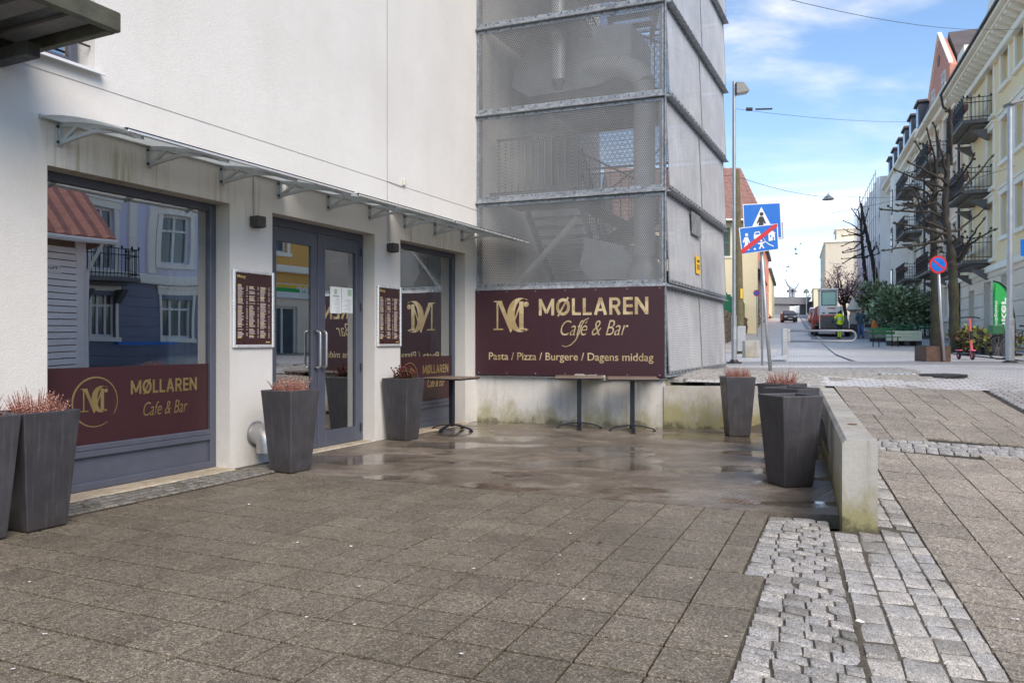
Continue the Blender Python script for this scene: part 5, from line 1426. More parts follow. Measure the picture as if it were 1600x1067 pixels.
flat(pl, 'child_body', [(1187.5, 379.3), (1191, 378.6), (1195, 377.5), (1195.3, 379), (1191.5, 381), (1191.8, 383.5), (1194.5, 387.5), (1192.8, 388.3), (1190, 385), (1187.5, 389.5), (1185.8, 388.6), (1188, 383.5), (1187.6, 381.5), (1184, 381.6), (1183.8, 380.2)], -.0985, w)
flat(pl, 'ball_icon', disc(1179.5, 389.2, 1.7), -.098, w)
road = [(1193, 371.5), (1195.5, 377), (1201, 381.5), (1209, 385)]
for a, c in zip(road, road[1:]): flat(pl, 'road_icon', [(a[0], a[1] - .8), (c[0], c[1] - .8), (c[0], c[1] + .8), (a[0], a[1] + .8)], -.098, w)
flat(pl, 'red_bar', [(1157, 391), (1209.5, 350.6), (1214.5, 350), (1214.8, 354), (1162, 395.6), (1159.2, 396)], -.104, MATS['sign_red'])
t2 = t
t = thing('road_sign', 'back of a rectangular sign on a thin straight pole beside the leaning sign post', 'sign', gnd(1191, 571)); g = gnd(1191, 571); Ys = g.y
MB().tube([(0, 0, -.02), rel(1190, 340)], .024, 10).build('pole', MATS['pole_galv'], t, True)
A3 = [(1205, 349), (1223.5, 347), (1224.5, 373), (1206, 376)]
plate('panel', A3, .03, MATS['sign_back'])
A3 = [(1185, 408), (1196, 406), (1196.5, 418), (1185.5, 420)]; plate('plate', A3, .03, MATS['sign_back'])
# barrier with rounded end
g = gnd(1226, 557); S = g.y / FPX; hgt = 43 * S
t = thing('pipe_barrier', 'galvanised pipe barrier with rounded end across the cobbled street', 'barrier', g)
MB().bev(-.085, .085, -.06, .06, 0, hgt, .01).build('post', MATS['pole_galv'], t)
MB().bev(.0855, .17, -.05, .05, hgt * .52, hgt - .02, .01).build('hinge_bracket', MATS['pole_galv'], t)
L = 111 * S; zt, zb = hgt * .935, hgt * .555; r_ = (zt - zb) / 2
pts = [(.1, 0, zt), (L - r_, 0, zt)] + [(L - r_ + r_ * math.sin(R(a)), 0, (zt + zb) / 2 + r_ * math.cos(R(a))) for a in range(15, 181, 15)] + [(.1, 0, zb)]
MB().tube(pts, .036, 10).build('rail', MATS['pole_paint'], t, True)
# concrete block
g = gnd(1173, 558.5); S = g.y / FPX
t = thing('concrete_block', 'square mossy concrete block standing in the cobbled street by the lamp', 'bollard', g, R(-6))
MB().bev(-11 * S, 11 * S, -.2, 11 * S, 0, 26 * S, .02).build('block', MATS['raw_concrete'], t)
# no-parking sign in a corten box
def noparking(px, py, r, parent_loc, name, parent, dy=0):
    c = at(px, py, parent_loc.y + dy) - parent_loc; M = Matrix.Translation(c) @ Matrix.Rotation(R(90), 4, 'X')
    o = MB().lathe([(r, -.008), (r, .002)], 28, M=M).build(name, MATS['sign_red'], parent)
    MB().lathe([(r * .78, .0), (r * .78, .006)], 28, M=M).build('blue_disc', MATS['sign_blue'], o)
    b = MB(); q = [Vector((-.78 * r * .78, .55 * r * .9, 0)), Vector((.78 * r * .78, -.55 * r * .9, 0))]; d = (q[1] - q[0]).normalized(); n = Vector((-d.y, d.x, 0)) * r * .09
    b.prism([M @ (p + Vector((0, 0, .0065))) for p in (q[0] - n, q[1] - n, q[1] + n, q[0] + n)], M.to_3x3() @ Vector((0, 0, .003))); b.build('red_bar', MATS['sign_red'], o)
    return o
g = gnd(1466, 565.5); S = g.y / FPX
t = thing('sign_box', 'rusty brown steel box holding the no-parking sign in front of the pollarded trees', 'planter box', g, 0)
bx = MB(); bx.wall(-19 * S, 19 * S, 0, 24.5 * S, -.02, .0, []); bx.box(-19 * S, 19 * S, .001, .55, 0, 24.5 * S); bx.build('box', MATS['corten'], t)
MB().box(-18 * S, 18 * S, .03, .53, 24.5 * S, 24.5 * S + .01).build('fill', MATS['soil'], t)
t = thing('no_parking_sign', 'round red and blue no-parking sign on a leaning grey pole by the trees', 'sign', g)
MB().tube([at(1475.5, 563, g.y - .08) - g, at(1470, 490, g.y - .08) - g, at(1465.5, 400, g.y - .08) - g], .032, 10).build('pole', MATS['pole_galv'], t, True)
noparking(1466, 413.5, 13.8 * S, g, 'disc', t, -.13)
g = gnd(1183, 526); t = thing('no_parking_sign', 'small round no-parking sign on a post by the left footway', 'sign', g)
MB().tube([(0, 0, 0), at(1182, 455, g.y) - g], .03, 8).build('pole', MATS['pole_galv'], t)
noparking(1182, 458, 5.0 * g.y / FPX, g, 'disc', t, -.06)
for (px, lab) in ((1316, 'blue and red no-parking sign left of the pink blossom tree trunk'), (1330, 'blue and red no-parking sign right of the pink blossom tree trunk')):
    g = gnd(px, 518); g = Vector(((px - 800) / FPX * 62, 62, zg((px - 800) / FPX * 62, 62)))
    t = thing('no_parking_sign', lab, 'sign', g); MB().tube([(0, 0, 0), at(px, 468, 62) - g], .03, 8).build('pole', MATS['pole_galv'], t); noparking(px, 472, 5.2 * 62 / FPX, g, 'disc', t, -.06)
# blue sign cut by the right edge
g = gnd(1602, 563); t = thing('blue_sign', 'edge of a blue sign cut off by the right picture border', 'sign', g)
MB().tube([(0, 0, 0), at(1602, 380, g.y) - g], .03, 8).build('pole', MATS['pole_galv'], t)
b = MB(); p = [at(x, y, g.y - .05) - g for x, y in ((1595, 400), (1618, 400), (1618, 374), (1595, 374))]; b.prism(p, (0, .012, 0)); b.build('plate', MATS['sign_blue'], t)
# e-scooter
mat('scooter_red', srgb(206, 98, 92), .5); mat('tyre', (.02, .02, .02), .7); mat('scooter_pink', srgb(226, 90, 130), .4)
g = gnd(1509, 562); S = g.y / FPX
t = thing('kick_scooter', 'parked coral red electric kick scooter beside the pollarded tree', 'scooter', g, R(80))
def ringm(c, r, w, n=20, axis='Y'):
    b = MB(); pr = []
    for k in range(n):
        a = 6.2832 * k / n
        pr.append(Vector((c[0] + r * math.cos(a), c[1], c[2] + r * math.sin(a))))
    pr.append(pr[0]); b.tube(pr, w, 8, 0, False); return b
for cx, nm in ((-.45, 'front'), (.48, 'rear')):
    o = ringm((cx, 0, .12), .095, .027).build('wheel', MATS['tyre'], t, True); MB().tube([(cx, -.02, .12), (cx, .02, .12)], .06, 12).build('hub', MATS['scooter_pink'], o)
MB().bev(-.28, .42, -.07, .07, .13, .18, .02).build('deck', MATS['tyre'], t)
MB().tube([(-.42, 0, .14), (-.36, 0, .40), (-.26, 0, 1.12)], [.04, .035, .03], 10).build('steering_tube', MATS['scooter_red'], t)
MB().tube([(-.26, -.26, 1.13), (-.25, -.1, 1.16), (-.25, .1, 1.16), (-.26, .26, 1.13)], .02, 8).build('handlebar', MATS['tyre'], t)
MB().bev(.32, .62, -.05, .05, .24, .27, .01).build('rear_mudguard', MATS['scooter_pink'], t); MB().bev(-.56, -.32, -.05, .05, .24, .28, .01).build('front_mudguard', MATS['scooter_pink'], t)
MB().bev(-.40, -.28, -.03, .03, .55, .78, .01).build('battery_cover', MATS['tyre'], t)
# beach flag seen from behind
mat('flag_green', srgb(44, 168, 84), .7, var=.05); mat('flag_white', (.78, .80, .78), .7)
g = gnd(1581, 556); Yf = g.y; S = Yf / FPX
t = thing('feather_flag', 'green feather banner with mirrored white lettering behind the right lamp post', 'flag', g)
def fl(px, py, dy=0.0): return at(px, py, Yf + dy) - g
out_l = [(1551.5, 440), (1551, 470), (1552, 505), (1553.5, 519), (1558, 526), (1567, 533), (1577, 539), (1584.5, 542.5)]
out_r = [(1585.5, 535), (1585.5, 515), (1584, 495), (1580.5, 473), (1576, 460), (1570.5, 450), (1562, 442.5), (1556, 440)]
def yw(px, py): return .10 * math.sin((py - 440) * .05) * (1585 - px) / 30
b = MB(); b.prism([fl(x, y, yw(x, y)) for x, y in out_l + out_r], (0, .008, 0)); b.build('sail', MATS['flag_green'], t)
MB().tube([fl(1586, 556), fl(1586.5, 520), fl(1585, 494), fl(1581.5, 472), fl(1577, 459), fl(1571, 449), fl(1562, 441.5), fl(1552, 439)], .022, 8).build('mast', MATS['tyre'], t)
MB().lathe([(.30, 0), (.30, .05), (.06, .09)], 16).build('foot', MATS['tyre'], t)
Mx = frameM(fl(1576.5, 527, -.12), fl(1576.5, 460) - fl(1576.5, 527), fl(1566, 500) - fl(1577, 500))
Mx = Mx @ Matrix.Diagonal((1, 1, 1, 1)); 
o = text_at('lettering', 'Joker', MATS['flag_white'], t, Matrix.Translation(fl(1575.5, 528, -.13)) @ frameM((0, 0, 0), (0, 0, 1), (1, 0, 0)) @ Matrix.Translation((0, -14 * S, 0)), 63 * S, 14 * S, bold=.02, extrude=.004)
o = text_at('lettering', 'Søndagsåpent', MATS['flag_white'], t, Matrix.Translation(fl(1559.5, 514, -.13)) @ frameM((0, 0, 0), (0, 0, 1), (1, 0, 0)) @ Matrix.Translation((0, -6 * S, 0)), 44 * S, 6 * S, extrude=.004)
# raised bed with posts, plants
mat('dark_wood', (.060, .052, .045), .8, var=.3, scale=6, bump=.3)
mat('bed_green', srgb(140, 146, 66), .6, var=.35, scale=3); mat('bed_brown', srgb(120, 84, 66), .7, var=.3, scale=3)
bedA = gnd(1505, 551); bedB = gnd(1570, 558)
t = thing('bed_fence', 'low dark timber post and rail fence round the flower bed at the yellow house', 'fence', bedA)
dv = bedB - bedA; S = bedA.y / FPX
for k in range(7):
    p = dv * (k / 6); MB().bev(p.x - .11, p.x + .11, p.y - .1, p.y + .1, -.05, .78, .02).build('post', MATS['dark_wood'], t)
MB().prism([Vector((0, 0, .45)), dv + Vector((0, 0, .45)), dv + Vector((0, 0, .62)), Vector((0, 0, .62))], (0, .06, 0)).build('rail', MATS['dark_wood'], t)
def leaf_blob(name, label, cat, base, rx, ry, rz_, mats, n, lsz, seed, group=None, stems=True, kind=None):
    """shrub: twigs from the root and leaves spread through an uneven volume"""
    r = random.Random(seed); b = MB(); lobes = [(Vector((r.uniform(-.55, .55) * rx, r.uniform(-.5, .5) * ry, rz_ * r.uniform(.35, .72))), r.uniform(.35, .6)) for _ in range(9)]
    t = thing(name, label, cat, base, 0, group)
    tw = MB()
    for c, s_ in lobes: tw.tube([(r.uniform(-.1, .1), r.uniform(-.1, .1), 0), c * .55 + Vector((0, 0, -.1)), c], [.03, .02, .008], 5)
    tw.build('stem', MATS['heather_stem'], t)
    for k in range(n):
        c, s_ = lobes[r.randrange(len(lobes))]
        d = Vector((r.gauss(0, 1), r.gauss(0, 1), r.gauss(0, 1))).normalized(); rad = s_ * (r.random() ** .38)
        p = c + Vector((d.x * rx * rad, d.y * ry * rad, d.z * rz_ * .55 * rad))
        if p.z < .03: p.z = .03 + r.random() * .1
        e = (d + Vector((r.uniform(-.7, .7), r.uniform(-.7, .7), r.uniform(-.2, .9)))).normalized(); s2 = lsz * r.uniform(.35, 1.35)
        w_ = e.cross(Vector((r.uniform(-1, 1), r.uniform(-1, 1), 1))).normalized() * s2 * .35
        b.add([p, p + e * s2 * .5 - w_, p + e * s2, p + e * s2 * .5 + w_], [(0, 1, 2, 3)], r.choices(range(len(mats)), [5, 3, 2][:len(mats)])[0])
    b.build('foliage', mats, t); return t
for k in range(4):
    p = bedA + dv * (.12 + .26 * k) + Vector((.4, .8, 0)); leaf_blob('bed_plant', ('yellow green bedding plant behind the scooter', 'bushy bedding plant, second from the scooter in the flower bed', 'yellowish bedding plant left of the feather flag', 'bedding plant behind the foot of the feather flag')[k], 'plant', p, .75, .6, 1.0, [MATS['bed_green'], MATS['bed_brown']], 420, .17, 50 + k, 'plants in the flower bed')
mat('rhodo_a', srgb(136, 152, 112), .42, var=.4, scale=1.2); mat('rhodo_b', srgb(190, 204, 166), .42, var=.3, scale=1.2); mat('rhodo_c', srgb(94, 106, 72), .5, var=.3, scale=1.2)
RM = [MATS['rhodo_a'], MATS['rhodo_b'], MATS['rhodo_c']]
leaf_blob('evergreen_shrub', 'large rounded evergreen shrub behind the cream planter box', 'shrub', gnd(1424, 527), 3.1, 2.2, 3.5, RM, 5200, .27, 71, 'evergreen shrubs along the footway')
leaf_blob('evergreen_shrub', 'evergreen shrub behind the two leaning tree trunks further up the street', 'shrub', Vector((29.6, 62.5, zg(29.6, 62.5))), 2.9, 2.0, 4.2, RM, 3600, .32, 72, 'evergreen shrubs along the footway')
leaf_blob('evergreen_shrub', 'evergreen shrub half hidden by the pollarded tree trunks near the yellow house', 'shrub', gnd(1468, 527), 1.9, 1.5, 3.2, RM, 2400, .28, 73, 'evergreen shrubs along the footway')
# planter box on pallet, benches, crate, orange thing
mat('cream_board', srgb(216, 218, 188), .7, var=.08, scale=3); mat('bench_green', srgb(52, 112, 72), .5, var=.1); mat('orange_plastic', srgb(236, 124, 48), .5, var=.1); mat('grey_board', srgb(150, 140, 124), .75, var=.2, scale=4)
g = gnd(1412, 540); S = g.y / FPX
t = thing('planter_box', 'cream boarded planter box standing on a dark pallet by the shrubs', 'planter box', g, R(-6))
w = 21.5 * S
for k in range(3): MB().bev(-w, w, -.45, .45, (7.5 + k * 5.2) * S, (7.5 + k * 5.2 + 5.0) * S, .01).build('board', MATS['cream_board'], t)
for x in (-w + .12, 0, w - .12): MB().bev(x - .12, x + .12, -.42, .42, 0, 7.2 * S, .01).build('pallet_block', MATS['dark_wood'], t)
MB().box(-w + .02, w - .02, -.40, .40, 23.2 * S, 23.6 * S).build('soil', MATS['soil'], t)
def bench(px, py, w, rz, label):
    g = gnd(px, py); t = thing('bench', label, 'bench', g, rz, 'green benches along the footway')
    for k in range(3): MB().bev(-w, w, -.22 + k * .15, -.22 + k * .15 + .13, .43, .46, .008).build('seat_slat', MATS['bench_green'], t)
    for k in range(2): MB().bev(-w, w, .24 + k * .03, .27 + k * .03, .58 + k * .17, .70 + k * .17, .008).build('back_slat', MATS['bench_green'], t)
    for x in (-w + .15, w - .15): 
        MB().tube([(x, -.2, 0), (x, -.18, .43)], .025, 6).build('leg', MATS['tyre'], t); MB().tube([(x, .25, 0), (x, .22, .43), (x, .31, .88)], .025, 6).build('leg', MATS['tyre'], t)
bench(1384, 542, .62, R(8), 'green slatted bench in front of the grey crate up the footway')
bench(1408, 530, .95, R(4), 'green bench behind the cream planter box')
bench(1447, 529, .5, R(4), 'green bench partly hidden by the pollarded tree trunks')
g = gnd(1378, 534); S = g.y / FPX
t = thing('wooden_crate', 'open grey wooden crate on a pallet under the leaning tree', 'crate', g, R(12)); w = 11.5 * S
for k in range(3): 
    MB().bev(-w, w, -.5, -.46, (6 + k * 5) * S, (10.6 + k * 5) * S, .006).build('board', MATS['grey_board'], t)
    MB().bev(-w - .04, -w, -.5, .5, (6 + k * 5) * S, (10.6 + k * 5) * S, .006).build('board', MATS['grey_board'], t)
    MB().bev(w, w + .04, -.5, .5, (6 + k * 5) * S, (10.6 + k * 5) * S, .006).build('board', MATS['grey_board'], t)
MB().bev(-w, w, -.45, .5, 0, 5.5 * S, .02).build('pallet', MATS['dark_wood'], t)
g = gnd(1371, 534) + Vector((0, .4, 0)); S = g.y / FPX; t = thing('orange_lantern', 'small orange work lamp standing on the grey crate', 'lamp', g + Vector((0, 0, 21.2 * S)))
MB().bev(-3.2 * S, 3.2 * S, -.12, .12, 0, 6 * S, .02).build('battery', MATS['orange_plastic'], t); MB().lathe([(2.4 * S, 6 * S), (2.8 * S, 8 * S), (2.4 * S, 11 * S), (1.2 * S, 12.5 * S)], 12).build('lens', MATS['orange_plastic'], t)
# bicycle cut by the right edge
g = gnd(1592, 562); t = thing('bicycle', 'parked bicycle with green box at the right picture edge', 'bicycle', g, R(-12))
for cx in (-.5, .52):
    o = ringm((cx, 0, .34), .32, .018, 28).build('wheel', MATS['tyre'], t, True); b = MB()
    for k in range(12): b.tube([(cx, 0, .34), (cx + .31 * math.cos(k * .5236), 0, .34 + .31 * math.sin(k * .5236))], .003, 4)
    tag(b.build('spokes', MATS['pole_galv'], o), kind='stuff')
b = MB(); b.tube([(-.5, 0, .34), (-.38, 0, .85), (.1, 0, .80), (.0, 0, .30), (-.38, 0, .80)], .018, 8); b.tube([(.0, 0, .30), (.52, 0, .34), (.12, 0, .82)], .016, 8); b.build('frame', MATS['tyre'], t)
MB().tube([(-.40, -.26, .98), (-.36, 0, .96), (-.40, .26, .98)], .013, 6).build('handlebar', MATS['pole_galv'], t); MB().bev(.02, .28, -.07, .07, .90, .95, .02).build('saddle', MATS['tyre'], t); MB().bev(-.72, -.42, -.18, .18, .70, .95, .02).build('box', MATS['bench_green'], t)
# ------------------------------------------------------------------ trees
def m_bark():
    s = NT('bark'); v = s.tc.outputs['Object']; n = s.noise(s.mapping(v, (5, 5, 1.6)), 1.6, 6, .7)
    c = s.ramp(n, [(.3, (.018, .016, .013)), (.6, (.048, .042, .035)), (.8, (.085, .075, .06))])
    Z = s.n('ShaderNodeSeparateXYZ', {0: v}).outputs[2]
    m = s.math('MULTIPLY', s.maprange(Z, .2, 4.5, .85, 0), s.ramp(s.noise(v, 2.2, 5, .65), [(.4, 0), (.62, 1)]))
    c = s.mix(m, c, (.062, .070, .022)); s.bsdf(c, .9, 0, s.bump(n, .7, .03)); return s.m
m_bark()
def wob(pts, amp, r, seg=4):
    P = [Vector(p) for p in pts]; out_ = [P[0]]
    for a, c in zip(P, P[1:]):
        for k in range(1, seg + 1):
            q = a + (c - a) * k / seg
            if not (k == seg and c is P[-1]): q = q + Vector((r.uniform(-amp, amp), r.uniform(-amp, amp), r.uniform(-amp, amp) * .5))
            out_.append(q)
    return out_
def pollard(base_px, Y, trunk_px, limbs, r0, seed, label, knob=1.0):
    """pollarded tree: trunk and limbs follow the picture's outline, spread in depth; knobbly ends"""
    r = random.Random(seed); X = (base_px[0] - 800) / FPX * Y; g = Vector((X, Y, zg(X, Y)))
    t = thing('pollarded_tree', label, 'tree', g, 0, 'pollarded street trees')
    b = MB(); tr = [at(x, y, Y) - g for x, y in trunk_px]; tr[0].z = -.05; n = len(tr)
    path = wob(tr, r0 * .12, r, 9); m = len(path)
    rad = [r0 * (1.25 - .2 * min(1, k / 3)) * (1 - .62 * (k / (m - 1))) * (1 + r.uniform(-.10, .16)) for k in range(m)]
    b.tube(path, rad, 11); smooth_by_angle(b.build('trunk', MATS['bark'], t), 60)
    for pts in limbs:
        dep = r.uniform(-1.6, 1.6); L = []
        for i, (x, y) in enumerate(pts):
            f = i / (len(pts) - 1); p = at(x, y, Y + dep * f) - g; L.append(p)
        path = wob(L, .035, r, 4); m = len(path); ra = min(r0 * .34, .035 + .020 * (L[-1] - L[0]).length)
        rr = [ra * (1 - .58 * k / (m - 1)) * (1 + r.uniform(-.1, .14)) for k in range(m)]
        bb = MB(); bb.tube(path, rr, 7)
        e = path[-1]; d = (path[-1] - path[-2]).normalized()                # knuckle with stubs
        kr = max(.045, rr[-1] * 1.8) * knob
        bb.lathe([(kr * .3, -kr), (kr * .9, -kr * .5), (kr, 0), (kr * .8, kr * .6), (kr * .3, kr)], 7, M=Matrix.Translation(e))
        for q in range(3):
            v = (d + Vector((r.uniform(-.9, .9), r.uniform(-.9, .9), r.uniform(-.3, .9)))).normalized(); bb.tube([e, e + v * kr * 2.0], [kr * .5, kr * .25], 5)
        for q in range(2):                                               # side spurs
            i = r.randrange(m // 3, m - 1); v = Vector((r.uniform(-1, 1), r.uniform(-1, 1), r.uniform(.1, 1))).normalized() * r.uniform(.15, .4); bb.tube([path[i], path[i] + v], [rr[i] * .5, rr[i] * .4], 5); bb.lathe([(.02, -.05), (.055, 0), (.02, .05)], 6, M=Matrix.Translation(path[i] + v))
        smooth_by_angle(bb.build('limb', MATS['bark'], t), 60)
    return t
def zq(x, y): return 1370 + x * .3656, 170 + y * .3656          # from the enlarged detail to photo pixels
gT = gnd(1494, 552).y
pollard((1494, 552), gT, [(1494, 552), (1491, 500), (1489, 430), (1487, 400), (1478, 350), (1477, 320), (1480, 270), (1484, 215), (1485, 172)],
    [[zq(*p) for p in q] for q in (
        [(322, 620), (345, 640), (380, 590), (350, 555)], [(345, 650), (385, 590), (400, 550), (460, 470)], [(350, 660), (395, 585), (440, 550), (505, 517)], [(300, 520), (340, 525), (400, 480), (465, 425)],
        [(310, 390), (345, 370), (420, 290), (495, 203)], [(310, 345), (350, 300), (390, 250), (415, 198)], [(290, 490), (240, 430), (150, 345), (90, 350)], [(300, 470), (230, 440), (130, 440), (20, 430)],
        [(300, 540), (240, 520), (150, 500), (75, 488)], [(300, 560), (200, 580), (120, 590), (30, 605)], [(305, 360), (260, 330), (170, 300), (78, 262)], [(305, 340), (280, 300), (200, 260), (135, 228)],
        [(300, 300), (285, 230), (265, 150), (250, 78)], [(318, 240), (315, 150), (316, 80), (312, 5)], [(330, 330), (355, 290), (330, 270)], [(290, 430), (250, 400), (190, 420), (90, 412)], [(310, 590), (340, 560), (330, 548)], [(300, 520), (210, 480), (160, 355)])], .175, 11, 'tall pollarded tree with upswept knobbly limbs beside the scooter')
pollard((1462, 546), gT + 1.6, [(1462, 548), (1461, 480), (1460, 420), (1458, 360), (1460, 300), (1463, 250)],
    [[zq(*p) for p in q] for q in (
        [(245, 300), (250, 220), (215, 90)], [(245, 280), (265, 190), (250, 75)], [(240, 330), (225, 240), (165, 143)], [(240, 420), (180, 410), (90, 438)], [(242, 480), (200, 500), (120, 520), (80, 490)],
        [(240, 550), (200, 590), (170, 608)], [(245, 400), (200, 350), (140, 330), (90, 355)], [(240, 350), (200, 310), (170, 300)], [(245, 560), (270, 540), (290, 575)], [(245, 600), (275, 590), (280, 612)], [(245, 380), (270, 350), (300, 350)])], .165, 12, 'darker pollarded tree directly behind the no-parking sign')
def cq(x, y): return 1100 + x * .3563, 260 + y * .3563
gU = gnd(1378, 513).y
pollard((1379, 513), gU, [(1379, 513), (1372, 470), (1366, 420), (1356, 375), (1350, 345), (1345, 318)],
    [[cq(*p) for p in q] for q in ([(690, 280), (690, 200), (683, 135)], [(700, 300), (705, 240), (722, 187)], [(735, 380), (760, 330), (795, 235)], [(740, 370), (780, 330), (828, 318)], [(700, 310), (660, 300), (608, 307)], [(695, 290), (650, 255), (613, 240)], [(700, 320), (660, 360), (610, 375)], [(715, 350), (670, 370), (610, 380)], [(745, 390), (770, 380), (760, 350)], [(690, 250), (665, 210), (648, 187)], [(720, 400), (680, 400), (605, 405)])], .25, 13, 'leaning mossy pollarded tree rising above the grey crate')
pollard((1357, 519), gU + 4, [(1357, 519), (1355, 470), (1352, 430), (1348, 390), (1345, 350)],
    [[cq(*p) for p in q] for q in ([(690, 260), (675, 190), (660, 190)], [(690, 330), (650, 330), (605, 350)], [(700, 380), (650, 400), (610, 425)], [(700, 400), (730, 390), (765, 405)], [(690, 300), (640, 290), (612, 275)])], .27, 14, 'straight mossy pollarded tree behind the man in the dark jacket')
# small blossom tree
mat('blossom', srgb(214, 184, 186), .8, var=.15, scale=2); mat('blossom_dark', srgb(170, 130, 128), .8, var=.15, scale=2)
Y = 58.0; X = (1322 - 800) / FPX * Y; g = Vector((X, Y, zg(X, Y))); r = random.Random(77)
t = thing('blossom_tree', 'small tree with dark forked branches and pale pink blossom by the excavator', 'tree', g)
b = MB(); fork = at(1319, 476, Y) - g; b.tube(wob([(0, 0, 0), at(1323, 505, Y) - g, fork], .03, r, 4), [.16] * 3 + [.14] * 3 + [.13] * 3, 9); b.build('trunk', MATS['bark'], t)
fol = MB()
for k in range(18):
    tip = at(r.uniform(1278, 1352), r.uniform(412, 462), Y + r.uniform(-2, 2)) - g; md = fork + (tip - fork) * .5 + Vector((0, 0, r.uniform(-.2, .3)))
    bb = MB(); path = wob([fork, md, tip], .08, r, 5); bb.tube(path, [.085 * (1 - .85 * i / (len(path) - 1)) for i in range(len(path))], 6)
    for q in range(9):
        i = r.randrange(3, len(path)); v = Vector((r.uniform(-1, 1), r.uniform(-1, 1), r.uniform(-.3, 1))).normalized() * r.uniform(.3, .8); bb.tube([path[i], path[i] + v], [.018, .008], 4)
        for z in range(9):
            p = path[i] + v * r.random() + Vector((r.gauss(0, .16), r.gauss(0, .16), r.gauss(0, .14))); s_ = r.uniform(.04, .08); e = Vector((r.uniform(-1, 1), r.uniform(-1, 1), r.uniform(-1, 1))).normalized(); w_ = e.orthogonal().normalized() * s_
            fol.add([p - w_, p + e * s_, p + w_, p - e * s_], [(0, 1, 2, 3)], 0 if r.random() < .7 else 1)
    bb.build('limb', MATS['bark'], t)
fol.build('blossom_crown', [MATS['blossom'], MATS['blossom_dark']], t)
# ------------------------------------------------------------------ overhead wires, hanging lamps, birds
def cable(name, pts, r, label, group='overhead wires across the street'):
    P = [at(*p) for p in pts]; o0 = P[0]; path = []
    for a, c in zip(P, P[1:]):
        for k in range(13):
            f = k / 12; path.append(a + (c - a) * f - Vector((0, 0, (c - a).length * .018 * 4 * f * (1 - f))) - o0)
    b = MB(); b.tube(path, r * .6, 5); o = b.build(name, MATS['cable_black'], None, loc=o0); return tag(o, label, 'cable', group)
cable('overhead_wire', [(1130, -28, 16), (1600, 45, 30)], .012, 'thin dark wire crossing the blue sky at the upper right')
cable('overhead_wire', [(1146, 170, 18.2), (1600, 172, 33)], .008, 'nearly level thin wire from the lamp post to the yellow house')
cable('overhead_wire', [(1152, 276, 32), (1330, 308, 44), (1520, 300, 38)], .016, 'wire from the wooden pole carrying the hanging street light')
cable('overhead_wire', [(1300, 333, 40), (1600, 255, 31)], .014, 'dark wire rising from the street centre to the right facade')
cable('overhead_wire', [(1050, 270, 30), (1152, 274, 32)], .014, 'short wire running from the wooden pole behind the mesh tower')
P = at(1294, 303, 41); t = thing('hanging_street_light', 'small pale bell lamp hanging from the wire over the street', 'lamp', P)
MB().tube([(0, 0, .05), (0, 0, -.05)], .02, 6).build('hanger', MATS['cable_black'], t); MB().lathe([(.06, -.05), (.12, -.12), (.30, -.28), (.30, -.31), (.1, -.33)], 16).build('shade', MATS['sign_back'], t)
P = at(1174, 171, 18.6); t = thing('wire_fitting', 'dark insulator fitting on the wire near the lamp post', 'insulator', P)
MB().tube([(-.12, 0, 0), (.02, 0, 0)], .045, 8).build('block', MATS['cable_black'], t); MB().tube([(.1, 0, 0), (.5, 0, .01)], .022, 8).build('rod', MATS['cable_black'], t)
rb = random.Random(9)
for k, (x, y) in enumerate(((1251, 381), (1243, 390), (1244, 397), (1231, 417), (1229, 424))):
    P = at(x, y, 70); b = MB(); b.tube([(-.16, 0, 0), (0, 0, .02), (.16, 0, 0)], [.02, .06, .015], 6); sgn = rb.uniform(-.1, .25)
    b.add([(-.04, 0, .02), (.06, 0, .02), (-.02, -.30, .02 + sgn), (-.04, 0, .02), (.06, 0, .02), (-.02, .30, .02 + sgn)], [(0, 1, 2), (4, 3, 5)])
    o = b.build('bird', MATS['cable_black'], None, loc=P); o.rotation_euler = (rb.uniform(-.4, .4), 0, rb.uniform(0, 6))
    tag(o, ('highest dark bird in the sky over the street', 'bird below the highest one, left of the pair', 'lower bird of the upper pair over the street', 'bird of the lower pair, slightly higher', 'lowest dark bird over the street')[k], 'bird', 'birds over the street')
# ------------------------------------------------------------------ buildings along the street
mat('wall_yellow', srgb(255, 230, 184), .85, var=.06, scale=.6, bump=.1, bscale=20)
mat('wall_stone', srgb(236, 222, 202), .85, var=.08, scale=.8, bump=.15, bscale=20)
mat('trim_white', srgb(255, 247, 232), .8, var=.05, scale=1)
mat('wall_peach', srgb(250, 222, 202), .85, var=.06, scale=.6)
mat('wall_white', srgb(255, 250, 240), .85, var=.04, scale=.6)
mat('scaffold_sheet', srgb(255, 252, 246), .75, var=.06, scale=.4, bump=.6, bscale=1.6)
mat('brick_red', srgb(212, 150, 130), .85, var=.1, scale=2)
mat('slate', srgb(78, 82, 92), .6, var=.2, scale=1.5)
mat('roof_tile_dark', srgb(96, 88, 86), .7, var=.2, scale=1.5)
mat('win_frame', srgb(236, 234, 228), .6, var=.03)
mat('win_brown', srgb(84, 72, 70), .6, var=.03)
mat('iron_black', (.03, .03, .033), .5, .4)
mat('pipe_dark', (.05, .045, .045), .5)
mat('wall_cream', srgb(238, 224, 186), .85, var=.06, scale=.5)
mat('wall_brown', srgb(150, 132, 118), .85, var=.1, scale=.5)
mat('wall_orange', srgb(224, 142, 112), .85, var=.08, scale=.5)
mat('wall_beige', srgb(216, 206, 186), .85, var=.05, scale=.5)
mat('fence_green', srgb(40, 116, 84), .55, var=.1, scale=1)
mat('frame_green', srgb(70, 120, 104), .55)
mat('rubble', srgb(104, 94, 82), .9, var=.35, scale=2.5, bump=.6, bscale=12)
mat('bridge_grey', srgb(122, 122, 126), .8, var=.08, scale=.3)
mat('terracotta', srgb(146, 110, 100), .8, var=.3, scale=5)
